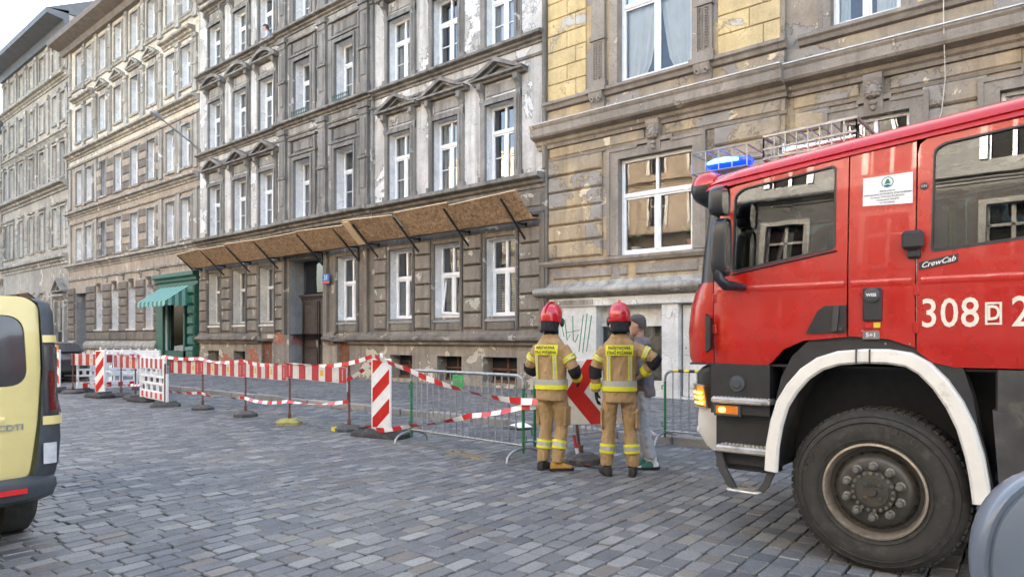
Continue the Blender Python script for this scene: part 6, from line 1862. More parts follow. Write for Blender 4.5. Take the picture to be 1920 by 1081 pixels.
m_ = MB(); m_.loft([[(rear(y, z, -0.001)[0], y, z) for y in (VY - 0.62, VY - 0.2, VY + 0.2, VY + 0.62)] for z, in ((0.985,),)] + [[(rear(y, 0.965, -0.014)[0], y, 0.965) for y in (VY - 0.62, VY - 0.2, VY + 0.2, VY + 0.62)], [(rear(y, 0.93, -0.001)[0], y, 0.93) for y in (VY - 0.62, VY - 0.2, VY + 0.2, VY + 0.62)]], False, False); m_.build('handle_ridge', MAT['van_yellow'], tg, smooth=60)
obj('model_lettering', text_mesh('model_lettering', '1.9 CDTI', 0.062, MAT['zinc'], 0.003, bold=0.001, sx=1.15, fn=lambda p: (rear(VY + 0.605 + p.x, 0.90, -0.006)[0] + p.z, VY + 0.605 + p.x, 0.90 + p.y)), tg)
# corner pillars with lamps
for s in (-1, 1):
    m_ = MB(); rows = []
    for z, w0, w1, b in ((0.50, 0.80, 0.97, 0.04), (0.62, 0.82, 0.99, 0.01), (0.80, 0.835, 1.0, 0.0), (1.0, 0.845, 0.99, 0.0), (1.3, 0.858, 0.968, 0.005), (1.55, 0.855, 0.962, 0.02), (1.74, 0.85, 0.955, 0.035), (1.82, 0.84, 0.93, 0.06), (1.85, 0.80, 0.88, 0.10)):
        rows.append([(RX - b - 0.02, VY + s*w0, z), (RX - b - 0.012, VY + s*(w0 + (w1 - w0)*0.45), z), (RX - b - 0.045, VY + s*(w0 + (w1 - w0)*0.85), z), (RX - b - 0.11, VY + s*w1, z), (RX - b - 0.24, VY + s*(w1 + 0.0), z), (RX - b - 0.26, VY + s*(w1 - 0.06), z)])
    m_.loft(rows, True, True); pil = m_.build('corner_pillar', MAT['grey_plastic'], vn, smooth=50)
    def strip(name, z0, z1, a0, a1, m, off=0.006, parent=None):
        q = MB(); rws = []
        for k in range(5):
            z = z0 + (z1 - z0)*k/4
            t = (z - 1.3)/0.5
            bz = 0.05*max(0, t)**2 + 0.0
            wi = 0.855 - 0.015*max(0, t)**2; wo = 0.968 - 0.02*max(0, t)**2 + (0.03 if z < 1.05 else 0)
            rws.append([(RX - bz - 0.008 + off - 0.16*max(0, (f - 0.35))**2, VY + s*(wi + (wo - wi)*f), z) for f in [a0 + (a1 - a0)*i/6 for i in range(7)]])
        q.loft(rws, False, False)
        so = q.mesh(name, MAT[m], 50)
        return obj(name, so, parent or pil)
    strip('tail_light', 0.985, 1.49, 0.06, 0.95, 'smoke_lens')
    strip('red_lamp', 1.01, 1.31, 0.30, 0.72, 'red_lens', 0.012)
    strip('yellow_trim', 0.905, 0.97, -0.02, 0.98, 'van_yellow', 0.006)
    strip('yellow_trim', 1.52, 1.575, 0.0, 0.98, 'van_yellow', 0.008)
    strip('reversing_lamp', 0.615, 0.77, 0.0, 0.62, 'clear_lens', 0.014)
m_ = MB()
bpz = [(0.33, 0.86, 0.02), (0.37, 0.93, -0.05), (0.45, 0.95, -0.075), (0.50, 0.95, -0.06), (0.53, 0.93, 0.0)]
rows = []
for z, w, b in bpz:
    c = [(RX - b - 0.10*(abs(t))**4, VY + w*t, z) for t in [-1 + 2*k/16 for k in range(17)]]
    rows.append([(RX - 0.35, VY - w, z)] + c + [(RX - 0.35, VY + w, z)])
m_.loft(rows, False, False); bmp_ = m_.build('rear_bumper', MAT['grey_plastic'], vn, smooth=40)
for s in (-1, 1):
    m_ = MB(); m_.prism([(RX + 0.062, VY + s*0.56, 0.425), (RX + 0.052, VY + s*0.74, 0.425), (RX + 0.052, VY + s*0.74, 0.462), (RX + 0.062, VY + s*0.56, 0.462)], (0.012, 0, 0)); m_.build('reflector', MAT['red_reflector'], bmp_)
for x, y in ((-6.62, 1.66), (-6.62, -0.06), (-9.75, 1.66), (-9.75, -0.06)):
    m_ = MB(); s = 1 if y > 0.8 else -1
    m_.lathe((x, y + s*0.06, 0.325), (0, -s, 0), [(0.20, 0.0), (0.27, -0.01), (0.315, 0.02), (0.325, 0.05), (0.325, 0.18), (0.31, 0.215), (0.2, 0.22)], 36); wt = m_.build('wheel', MAT['tyre_rubber'], vn, smooth=40)
    m_ = MB(); m_.lathe((x, y + s*0.06, 0.325), (0, -s, 0), [(0.21, -0.004), (0.20, -0.012), (0.15, 0.02), (0.08, 0.0), (0.001, -0.004)], 24); m_.build('rim', MAT['alu'], wt, smooth=40)

# ------------------------------------------------------------ dark car parked by the kerb far left
dc = empty('parked_car', (-31.6, 8.1, 0), 0, 'dark hatchback parked beyond the yellow van, mostly hidden by barriers', 'car')
def csec(x, w, z0, z1, wt):
    return [(x, 8.1 + a, z) for a, z in ((w*0.9, z0), (w, z0 + 0.2), (w, 0.62), (w*0.97, min(z1, 0.86)), (wt, z1 - 0.05), (wt - 0.1, z1))] + [(x, 8.1 - a, z) for a, z in reversed(((w*0.9, z0), (w, z0 + 0.2), (w, 0.62), (w*0.97, min(z1, 0.86)), (wt, z1 - 0.05), (wt - 0.1, z1)))]
m_ = MB(); m_.loft([csec(-29.62, 0.70, 0.40, 0.80, 0.62), csec(-29.75, 0.80, 0.30, 0.93, 0.72), csec(-30.0, 0.84, 0.25, 1.02, 0.74), csec(-30.5, 0.85, 0.22, 1.37, 0.62), csec(-31.2, 0.86, 0.22, 1.42, 0.62), csec(-31.9, 0.86, 0.22, 1.36, 0.62), csec(-32.6, 0.86, 0.22, 0.98, 0.74), csec(-33.4, 0.83, 0.24, 0.88, 0.72), csec(-33.7, 0.70, 0.34, 0.70, 0.60)])
m_.build('body', MAT['car_black'], dc, smooth=35)
m_ = MB(); m_.prism([(-30.02, 8.1 - 0.66, 1.05), (-30.02, 8.1 + 0.66, 1.05), (-30.46, 8.1 + 0.55, 1.35), (-30.46, 8.1 - 0.55, 1.35)], (0.03, 0, 0.03)); m_.build('rear_window', MAT['smoke_lens'], dc)
for s in (-1, 1):
    m_ = MB(); m_.prism([(-30.3, 8.1 + s*0.83, 1.0), (-32.4, 8.1 + s*0.83, 0.98), (-31.9, 8.1 + s*0.66, 1.32), (-30.6, 8.1 + s*0.66, 1.33)], (0, s*0.015, 0)); m_.build('side_window', MAT['smoke_lens'], dc)
    m_ = MB(); m_.cbox(-29.72, -29.62, 8.1 + s*0.62 - 0.12, 8.1 + s*0.62 + 0.12, 0.74, 0.92, 0.03); m_.build('tail_light', MAT['red_lens'], dc)
    for x in (-30.35, -32.9):
        m_ = MB(); m_.lathe((x, 8.1 + s*0.87, 0.31), (0, -s, 0), [(0.19, 0), (0.27, -0.008), (0.31, 0.02), (0.31, 0.18), (0.2, 0.2)], 28); w_ = m_.build('wheel', MAT['tyre_rubber'], dc, smooth=40)
        m_ = MB(); m_.lathe((x, 8.1 + s*0.87, 0.31), (0, -s, 0), [(0.2, -0.003), (0.12, 0.02), (0.001, 0.0)], 20); m_.build('rim', MAT['alu'], w_, smooth=40)

dc.location.x += 2.2; dc.location.y += 0.2
# ------------------------------------------------------------ grey vehicle mirror close to the camera (lower right corner)
mr = empty('mirror_on_vehicle', (0.4, 2.6, 0), 0, 'rounded blue grey vehicle mirror blurred in the lower right corner', 'mirror')
# disc of the mirror housing stands across the line of sight
vx = Vector((-0.5, 0.866, 0)).normalized()      # towards the scene
vr = Vector((0.866, 0.5, 0)).normalized()       # to the right
c0 = Vector((0.0, 1.593, 1.135))
m_ = MB(); rings = []
for d, s in ((-0.012, 0.90), (-0.016, 0.97), (-0.010, 1.0), (0.02, 1.0), (0.06, 0.93), (0.10, 0.72), (0.115, 0.4)):
    ring = []
    for j in range(48):
        a = 2*math.pi*j/48
        cs, sn = math.cos(a), math.sin(a)
        e = 0.9
        ring.append(c0 + vx*d + vr*0.175*s*math.copysign(abs(cs)**e, cs) + Vector((0, 0, 1))*0.19*s*math.copysign(abs(sn)**e, sn))
    rings.append(ring)
m_.loft(rings); m_.build('housing', MAT['mirror_grey'], mr, smooth=50)
m_ = MB(); m_.loft([[c0 + vx*d + vr*0.160*f*math.copysign(abs(math.cos(a))**0.9, math.cos(a)) + Vector((0, 0, 1))*0.174*f*math.copysign(abs(math.sin(a))**0.9, math.sin(a)) for a in [2*math.pi*j/48 for j in range(48)]] for d, f in ((-0.012, 1.0), (-0.021, 0.99), (-0.026, 0.90), (-0.028, 0.5))], True)
m_.build('face_plate', MAT['mirror_face'], mr, smooth=40)
m_ = MB(); m_.tube([c0 + vr*0.1 + vx*0.05 + Vector((0, 0, -0.1)), c0 + vr*0.35 + Vector((0, 0, -0.16)), c0 + vr*0.62 + Vector((0, 0, -0.22))], [0.05, 0.045, 0.05], 10); m_.build('arm', MAT['grey_plastic'], mr, smooth=50)
m_ = MB(); dp = c0 + vr*0.62
m_.cbox(dp.x, dp.x + 0.10, dp.y - 0.35, dp.y + 1.0, 0.35, 1.10, 0.03); m_.build('door_panel', MAT['mirror_grey'], mr)
m_ = MB(); m_.bar((dp.x + 0.05, dp.y + 0.95, 1.1), (dp.x + 0.12, dp.y + 0.35, 1.75), 0.06); m_.build('window_post', MAT['grey_plastic'], mr)
# ------------------------------------------------------------ barriers, boards, tapes
def stripes_clip(w, h, slope, c0, c1):
    """part of the rectangle [0,w]x[0,h] between the lines v = slope*u + c0 and + c1"""
    poly = [(0, 0), (w, 0), (w, h), (0, h)]
    def cut(P, f):
        out = []
        for i in range(len(P)):
            a, b = P[i], P[(i+1) % len(P)]
            fa, fb = f(a), f(b)
            if fa >= 0: out.append(a)
            if fa*fb < 0:
                t = fa/(fa - fb)
                out.append((a[0] + (b[0]-a[0])*t, a[1] + (b[1]-a[1])*t))
        return out
    poly = cut(poly, lambda p: p[1] - slope*p[0] - c0)
    if len(poly) > 2: poly = cut(poly, lambda p: slope*p[0] + c1 - p[1])
    return poly if len(poly) > 2 else []

def rubber_base(parent, cx, cy, rz, l, w, h, mat, name='base'):
    m_ = MB(); m_.M = Matrix.Translation((cx, cy, 0)) @ Matrix.Rotation(rz, 4, 'Z')
    rows = []
    for z, f in ((0.0, 1.0), (h*0.45, 1.0), (h*0.62, 0.93), (h, 0.72)):
        rows.append([(x*f, y*f, z) for x, y in rounded([(-l/2, -w/2), (l/2, -w/2), (l/2, w/2), (-l/2, w/2)], min(l, w)*0.22, 2)])
    m_.loft(rows)
    for x in (-l*0.28, l*0.28):
        m_.box(x - 0.05, x + 0.05, -w*0.38, w*0.38, h*0.9, h*1.12)
    return m_.build(name, MAT[mat], parent, smooth=35)

def octa_base(parent, cx, cy, mat, r=0.23, h=0.11):
    m_ = MB(); m_.lathe((cx, cy, 0), (0, 0, 1), [(r, 0), (r, h*0.5), (r*0.9, h*0.62), (r*0.62, h*0.95), (r*0.3, h), (0.03, h)], 8)
    b = m_.build('base', MAT[mat], parent, smooth=25)
    m_ = MB(); m_.cyl((cx, cy, h*0.9), (cx, cy, h + 0.09), 0.032, n=10); m_.build('socket', MAT['rust_pole'], b, smooth=40)
    return b

def delineator(cx, cy, rz, label, base, slope=1.1, lamp=None, tilt=0.0):
    e = empty('warning_board', (cx, cy, 0), 0, label, 'warning board', 'red and white warning boards on rubber feet')
    W, H, T = 0.28, 1.06, 0.05
    M = Matrix.Translation((cx, cy, 0.13)) @ Matrix.Rotation(rz, 4, 'Z') @ Matrix.Rotation(R(tilt), 4, 'Y')
    m_ = MB(); m_.M = M
    m_.cbox(-W/2 - 0.025, W/2 + 0.025, 0, T, 0, H + 0.04, 0.012); m_.cbox(-0.025, 0.025, 0.01, 0.04, H + 0.04, H + 0.13, 0.008)
    m_.build('board', MAT['sign_white'], e)
    k = 0
    for i in range(-3, 5):
        P = stripes_clip(W, H, slope, 0.0 + i*0.46 - 0.08, 0.0 + i*0.46 + 0.15)
        if P:
            m_ = MB(); m_.M = M; m_.prism([(-W/2 + u, -0.003, v + 0.02) for u, v in P], (0, 0.003, 0)); m_.build('red_stripe', MAT['sign_red'], e)
    rubber_base(e, cx + 0.02, cy, rz - R(12), base[0], base[1], 0.14, 'base_black')
    if lamp:
        m_ = MB(); m_.M = M; m_.cbox(-0.08, 0.08, -0.02, 0.07, H - 0.02, H + 0.16, 0.03); m_.build('warning_lamp', MAT['amber_lens'], e)
    return e
delineator(-8.52, 6.93, R(28), 'tall red and white warning board nearest the steel barrier', (0.95, 0.46))
delineator(-19.85, 6.78, R(20), 'red and white warning board between the plastic fence and the van', (0.85, 0.42))
delineator(-22.75, 6.62, R(20), 'red and white warning board half hidden behind the yellow van', (0.8, 0.4), -1.1, True)

def plank(p0, p1, z0, z1, label, n, wide=True, sticker=True, tilt=0.0):
    e = empty('barrier_plank', ((p0[0] + p1[0])/2, (p0[1] + p1[1])/2, z0), 0, label, 'barrier', 'striped barrier planks on posts')
    d = Vector((p1[0] - p0[0], p1[1] - p0[1], 0)); L_ = d.length; d.normalize()
    nrm = Vector((d.y, -d.x, 0))
    if nrm.y > 0: nrm = -nrm
    o0 = Vector((p0[0], p0[1], 0)) + nrm*0.035
    core = MB()
    def P(u, off, v): 
        q = o0 + d*u + nrm*off
        return (q.x, q.y, v + tilt*(u/L_ - 0.5))
    core.add([P(0, 0, z0), P(L_, 0, z0), P(L_, 0.028, z0), P(0, 0.028, z0), P(0, 0, z1), P(L_, 0, z1), P(L_, 0.028, z1), P(0, 0.028, z1)], [(0,1,2,3),(4,5,6,7),(0,1,5,4),(1,2,6,5),(2,3,7,6),(3,0,4,7)])
    core.build('plank', MAT['board_white'], e)
    for i in range(0, n, 2):
        a, b = L_*i/n, L_*(i + 1)/n
        m_ = MB(); m_.add([P(a, 0.028, z0 + 0.004), P(b, 0.028, z0 + 0.004), P(b, 0.031, z0 + 0.004), P(a, 0.031, z0 + 0.004), P(a, 0.028, z1 - 0.004), P(b, 0.028, z1 - 0.004), P(b, 0.031, z1 - 0.004), P(a, 0.031, z1 - 0.004)], [(0,1,2,3),(4,5,6,7),(0,1,5,4),(1,2,6,5),(2,3,7,6),(3,0,4,7)])
        r_ = m_.build('red_stripe', MAT['board_red'], e)
        if i in (0, n - 1):
            q = MB(); c = (a + b)/2
            for k in range(6):
                vz = z0 + 0.05 + k*0.032
                q.add([P(c - 0.012, 0.0325, vz), P(c + 0.012, 0.0325, vz + 0.004), P(c + 0.012, 0.0325, vz + 0.022), P(c - 0.012, 0.0325, vz + 0.018)], [(0,1,2,3)])
            q.build('faded_lettering', MAT['board_white'], r_)
    if sticker:
        i = 3 if n > 8 else 1
        a, b = L_*(i + 0.22)/n, L_*(i + 0.78)/n
        for ii in ([i, n - 4] if n > 10 else [i]):
            a, b = L_*(ii + 0.25)/n, L_*(ii + 0.75)/n
            m_ = MB(); m_.add([P(a, 0.030, z0 + 0.09), P(b, 0.030, z0 + 0.09), P(b, 0.030, z0 + 0.19), P(a, 0.030, z0 + 0.19)], [(0,1,2,3)]); m_.build('yellow_sticker', MAT['sticker_yellow'], e)
posts = [(-9.42, 6.99), (-11.0, 6.86), (-12.8, 7.0), (-14.66, 7.03), (-18.7, 7.22), (-19.68, 7.24), (-21.87, 6.79)]
plab = ['rusty plank post beside the tall warning board, tape wound round it', 'rusty plank post on a yellow topped foot, second from the tall warning board', 'rusty plank post standing third from the tall warning board', 'rusty plank post nearest the white plastic fence, on its right', 'dark plank post just left of the white plastic fence', 'dark plank post on a wide low foot, right of the middle warning board', 'dark plank post beside the narrow white fence by the van']
for i, ((x, y), lb) in enumerate(zip(posts, plab)):
    e = empty('plank_post', (x, y, 0), 0, lb, 'post', 'posts carrying the striped planks')
    m_ = MB(); m_.cyl((x, y, 0.06), (x + 0.01, y, 1.12 if i else 1.16), 0.019, n=8); m_.build('pole', MAT['rust_pole'], e, smooth=40)
    octa_base(e, x, y, 'base_yellow' if i in (1,) else 'base_rubber', 0.24 if i < 4 else 0.3)
    if i == 0:
        m_ = MB(); m_.box(x - 0.23, x - 0.12, y - 0.19, y - 0.12, 0.0, 0.075); m_.build('yellow_corner', MAT['tape_yellow'], e)
pos4 = (-15.95, 6.95)
plank(posts[0], posts[1], 0.82, 1.09, 'striped barrier plank hung nearest the tall warning board', 9, tilt=0.05)
plank(posts[1], posts[2], 0.79, 1.08, 'striped barrier plank between the two middle rusty posts', 11)
plank(posts[2], posts[3], 0.78, 1.08, 'striped barrier plank third along from the tall warning board', 11)
plank(posts[3], pos4, 0.77, 1.08, 'short striped barrier plank meeting the right of the white fence', 7)
plank((-18.1, 7.2), (-20.0, 7.25), 0.78, 1.10, 'striped barrier plank left of the white fence before the green shop', 9)
plank((-20.4, 7.15), (-22.0, 6.85), 0.80, 1.12, 'striped barrier plank just right of the yellow van', 9)

def plastic_fence(p0, p1, z0, z1, label, base=True, red=True, lean=0.0, knobs=5):
    e = empty('plastic_fence', ((p0[0] + p1[0])/2, (p0[1] + p1[1])/2, 0), 0, label, 'fence', 'white plastic site fences')
    d = Vector((p1[0] - p0[0], p1[1] - p0[1], 0)); L_ = d.length
    M = Matrix.Translation((p0[0], p0[1], z0)) @ Matrix.Rotation(math.atan2(d.y, d.x), 4, 'Z') @ Matrix.Rotation(lean, 4, 'X')
    H = z1 - z0
    m_ = MB(); m_.M = M
    bars = []
    m_.cbox(0, 0.06, -0.03, 0.03, 0, H, 0.01); m_.cbox(L_ - 0.06, L_, -0.03, 0.03, 0, H, 0.01)
    m_.cbox(0.06, L_ - 0.06, -0.028, 0.028, H*0.73, H, 0.01); m_.cbox(0.06, L_ - 0.06, -0.028, 0.028, 0.02, H*0.22, 0.01)
    nrow = 3
    zz0, zz1 = H*0.22, H*0.73
    for r_ in range(1, nrow):
        z = zz0 + (zz1 - zz0)*r_/nrow
        m_.cbox(0.06, L_ - 0.06, -0.022, 0.022, z - 0.03, z + 0.03, 0.008)
    for r_ in range(nrow):
        za, zb = zz0 + (zz1 - zz0)*r_/nrow + 0.028, zz0 + (zz1 - zz0)*(r_ + 1)/nrow - 0.028
        if r_ == 0: za -= 0.03
        if r_ == nrow - 1: zb += 0.03
        for k in range(1, 5):
            x = L_*(k - (0.5 if r_ % 2 else 0.0))/4.3 
            if 0.1 < x < L_ - 0.1: m_.box(x - 0.045, x + 0.045, -0.02, 0.02, za, zb)
    m_.build('panel', MAT['fence_white'], e)
    for k in range(knobs):
        x = L_*(k + 0.5)/knobs
        m_ = MB(); m_.M = M; m_.cbox(x - 0.035, x + 0.035, -0.02, 0.02, H, H + 0.055, 0.008); m_.build('top_lug', MAT['fence_white'], e)
    if red:
        n = 5
        for k in range(n):
            x = 0.06 + (L_ - 0.12)*(k + 0.5)/n
            w_ = (L_ - 0.12)/n*0.24
            m_ = MB(); m_.M = M; m_.box(x - w_, x + w_, -0.031, 0.031, H*0.75, H*0.975); m_.build('red_stripe', MAT['board_red'], e)
            m_ = MB(); m_.M = M; m_.box(x - w_*0.85, x + w_*0.85, -0.031, 0.031, 0.05, H*0.185); m_.build('red_stripe', MAT['sign_red'], e)
    if base:
        a = math.atan2(d.y, d.x)
        rubber_base(e, p1[0], p1[1], a + R(70), 0.62, 0.38, 0.12, 'base_rubber', 'foot')
        rubber_base(e, p0[0] + 0.1, p0[1], a + R(20), 0.8, 0.36, 0.12, 'base_black', 'foot')
        m_ = MB(); m_.cyl((p1[0] + 0.02, p1[1] - 0.02, 0.05), (p1[0] + 0.02, p1[1] - 0.02, 0.98), 0.02); m_.build('end_post', MAT['rust_pole'], e)
        m_ = MB(); m_.cyl((p1[0] + 0.09, p1[1], 0.05), (p1[0] + 0.09, p1[1], 0.75), 0.035); m_.build('end_post', MAT['fence_white'], e)
plastic_fence((-17.85, 7.02), (-15.95, 6.80), 0.10, 1.10, 'white plastic fence with red stripes, tilted before the green shop')
plastic_fence((-22.1, 6.95), (-22.0, 8.6), 0.08, 1.10, 'narrow looking white fence with red stripes right of the van', lean=R(3))
plastic_fence((-28.6, 9.9), (-25.9, 10.9), 0.12, 1.12, 'long white plastic fence with plain panel before the brown house', False, False, R(4), 7)
plastic_fence((-27.1, 8.95), (-25.0, 8.95), 0.05, 1.02, 'plain white plastic fence in the roadway under the brown house windows', True, False, R(-3), 5)
for x in (-24.1,):
    e = empty('rubber_foot', (x, 9.9, 0.12), 0, 'loose dark rubber foot lying on the pavement near the brown house', 'rubber foot')
    o = rubber_base(e, x, 9.9, R(10), 0.75, 0.36, 0.13, 'base_black', 'block'); o.location.z += 0.12

def crowd_barrier(p0, p1, label, plate=None, green=True, bars=17, lift=0.0, hatch=False):
    e = empty('crowd_barrier', ((p0[0] + p1[0])/2, (p0[1] + p1[1])/2, lift), 0, label, 'barrier', 'galvanised steel crowd barriers')
    d = Vector((p1[0] - p0[0], p1[1] - p0[1], 0)); L_ = d.length
    M = Matrix.Translation((p0[0], p0[1], lift)) @ Matrix.Rotation(math.atan2(d.y, d.x), 4, 'Z')
    zt, zb = 1.08, 0.20
    m_ = MB(); m_.M = M
    pts = [(0, 0, 0.92)] + [(0.12 - 0.12*math.cos(t), 0, 0.96 + 0.12*math.sin(t)) for t in [math.pi/2*k/5 for k in range(6)]] + [(L_ - 0.12 + 0.12*math.sin(t), 0, 0.96 + 0.12*math.cos(t)) for t in [math.pi/2*k/5 for k in range(6)]] + [(L_, 0, 0.92)]
    m_.tube(pts, 0.022, 8); m_.build('top_rail', MAT['galvanised'], e, smooth=60)
    m_ = MB(); m_.M = M; m_.tube([(0, 0, zb), (L_, 0, zb)], 0.016, 8); m_.build('bottom_rail', MAT['galvanised'], e, smooth=60)
    for x in (0, L_):
        m_ = MB(); m_.M = M; m_.tube([(x, 0, 0.10), (x, 0, 0.93)], 0.020, 8); m_.build('end_post', MAT['barrier_green' if green else 'galvanised'], e, smooth=60)
        m_ = MB(); m_.M = M
        m_.tube([(x, 0.30*math.cos(t), 0.012 + 0.16*math.sin(t)**0.8 if math.sin(t) > 0.001 else 0.012) for t in [math.pi*k/10 for k in range(11)]], 0.017, 8); m_.build('foot', MAT['galvanised'], e, smooth=60)
        s = 1 if x else -1
        m_ = MB(); m_.M = M; m_.tube([(x, 0, 0.86), (x + s*0.05, 0, 0.86), (x + s*0.05, 0, 0.80)], 0.009, 6); m_.tube([(x, 0, 0.26), (x + s*0.05, 0, 0.26), (x + s*0.05, 0, 0.32)], 0.009, 6); o = m_.build('hook', MAT['barrier_green' if green else 'galvanised'], e); o['kind'] = 'stuff'
    for k in range(1, bars + 1):
        x = L_*k/(bars + 1)
        m_ = MB(); m_.M = M; m_.tube([(x, 0, zb), (x, 0, zt)], 0.0105, 6); m_.build('bar', MAT['galvanised'], e, smooth=60)
    if plate:
        m_ = MB(); m_.M = M; m_.cbox(L_*0.42, L_*0.42 + 0.23, -0.028, -0.020, 0.84, 1.05, 0.003); pl_ = m_.build('plate', MAT['sign_green'], e)
        Mi = M
        obj('plate_lettering', text_mesh('plate_lettering', plate, 0.09, MAT['galvanised'], 0.001, fn=lambda p: Mi @ Vector((L_*0.42 + 0.115 + p.x, -0.030 - p.z, 0.96 + p.y))), pl_)
    return e, M, L_
crowd_barrier((-7.68, 6.82), (-5.42, 6.68), 'steel crowd barrier with green plate left of the firefighters', '1910')
crowd_barrier((-5.66, 7.22), (-5.20, 9.30), 'steel crowd barrier running back to the kerb behind the firefighters', None, True)
e3, M3, L3 = crowd_barrier((-4.72, 9.12), (-2.45, 9.08), 'steel crowd barrier with black and yellow tape beside the truck', None, True)
m_ = MB()
for k in range(10):
    m_.mi = k % 2
    a, b = L3*0.06 + k*0.085, L3*0.06 + (k + 1)*0.085
    m_.M = M3; m_.tube([(a, 0, 1.08), (b, 0, 1.08)], 0.023, 8, mi=k % 2)
m_.build('striped_tape', [MAT['tape_yellow'], MAT['print_black']], e3)

# chevron board behind the firefighters
ch = empty('chevron_sign', (-4.85, 7.0, 0), 0, 'red and white chevron sign on a post between the two firefighters', 'sign')
Mc = Matrix.Translation((-4.95, 6.98, 0.47)) @ Matrix.Rotation(R(20), 4, 'Z') @ Matrix.Rotation(R(-4), 4, 'Y')
W, H = 1.0, 0.80
m_ = MB(); m_.M = Mc; m_.cbox(0, W, 0, 0.025, 0, H, 0.006); m_.build('board', MAT['sign_white'], ch)
for k, x in enumerate((-0.0, 0.62)):
    m_ = MB(); m_.M = Mc
    for (a0, a1), (b0, b1) in (((0, H/2), (0.30, H)), ((0, H/2), (0.30, 0))):
        P = [(x + a0, a1), (x + b0, b1), (x + b0 + 0.24, b1), (x + a0 + 0.24, a1)]
        P = [(min(max(u, 0), W), v) for u, v in P]
        m_.prism([(u, -0.003, v) for u, v in P], (0, 0.003, 0))
    m_.build('red_chevron', MAT['sign_red'], ch)
m_ = MB(); m_.cyl((-4.82, 7.08, 0.05), (-4.90, 7.10, 0.50), 0.02, n=8); m_.cyl((-4.90, 7.10, 0.5), (-4.93, 7.13, 1.1), 0.02, n=8); m_.build('post', MAT['rust_pole'], ch)
octa_base(ch, -4.82, 7.08, 'base_rubber', 0.25, 0.13)
m_ = MB(); m_.box(-5.08, -4.97, 6.93, 6.98, 0.0, 0.06); m_.build('yellow_corner', MAT['tape_yellow'], ch)

# red and white tapes
def ribbon(pts, label, w=0.066, step=0.19, tw=0.25, twist0=0.0):
    P = [Vector(p) for p in pts]
    pts2 = []
    for i in range(len(P) - 1):
        a, b = P[i], P[i+1]
        L_ = (b - a).length
        n = max(2, int(L_/0.063))
        sag = min(0.07, 0.018*L_*L_)
        for k in range(n):
            t = k/n
            q = a.lerp(b, t); q = q + Vector((0, 0, -4*sag*t*(1 - t)))
            pts2.append(q)
    pts2.append(P[-1])
    mb = MB(); acc = 0.0
    prev = None
    for i, q in enumerate(pts2):
        t = (pts2[min(i+1, len(pts2)-1)] - pts2[max(i-1, 0)]).normalized()
        u = Vector((0, 0, 1)); u = (u - t*u.dot(t)).normalized()
        s = t.cross(u)
        ang = twist0 + tw*1.3*math.sin(acc*0.9) + tw*0.9*math.sin(acc*2.9 + 1)
        e = u*math.cos(ang) + s*math.sin(ang)
        ring = (q + e*w/2, q - e*w/2)
        if prev:
            acc += (q - pq).length
            mb.quad(prev[0], ring[0], ring[1], prev[1], int(acc/step) % 2)
        prev, pq = ring, q
    o = mb.build('barrier_tape', [MAT['tape_red'], MAT['tape_white']], smooth=60)
    tag(o, label, 'tape', 'red and white barrier tapes')
    return o
ribbon([(-19.7, 7.15, 1.16), (-18.0, 7.05, 1.12), (-16.0, 6.78, 1.14), (-14.66, 6.95, 1.12), (-12.8, 6.93, 1.11), (-11.0, 6.79, 1.10), (-9.40, 6.93, 1.13), (-8.62, 6.83, 1.27)], 'upper red and white tape running along the tops of the striped planks', tw=0.5)
ribbon([(-8.50, 6.80, 1.27), (-7.68, 6.76, 1.09), (-6.57, 6.66, 0.87), (-5.9, 6.62, 0.79), (-5.30, 6.56, 0.77), (-4.98, 6.52, 0.80)], 'red and white tape sloping across the steel barrier towards the firefighters', 0.085, 0.19, 0.5)
ribbon([(-22.0, 6.85, 0.40), (-19.66, 7.18, 0.33), (-18.72, 7.16, 0.36), (-17.6, 6.95, 0.44)], 'low red and white tape left of the white plastic fence', 0.06, tw=0.7)
ribbon([(-15.9, 6.85, 0.36), (-14.66, 6.98, 0.38), (-12.8, 6.95, 0.38), (-11.0, 6.81, 0.42), (-9.40, 6.95, 0.50)], 'low red and white tape below the striped planks', 0.06, tw=0.7)
ribbon([(-9.40, 6.94, 0.52), (-8.70, 6.80, 0.15), (-8.35, 6.75, 0.13), (-7.60, 6.78, 0.27), (-6.4, 6.72, 0.50), (-5.40, 6.62, 0.69), (-5.05, 6.6, 0.73)], 'red and white tape rising from the tall board foot across the steel barrier', 0.07, tw=0.6)
ribbon([(-9.40, 6.94, 0.86), (-9.05, 6.93, 1.0), (-8.66, 6.86, 1.16)], 'short slanting tape between rusty post and tall warning board', 0.06, tw=0.6)
ribbon([(-9.415, 6.96, 1.10), (-9.425, 6.955, 0.8), (-9.41, 6.96, 0.52)], 'tape wound vertically down the rusty post by the tall board', 0.05, 0.12, 1.2)
ribbon([(-4.88, 7.02, 0.34), (-4.80, 6.98, 0.12), (-4.62, 6.92, 0.02), (-4.28, 6.95, 0.02)], 'loose tape trailing on the ground at the chevron sign foot', 0.06, tw=0.5, twist0=0.8)
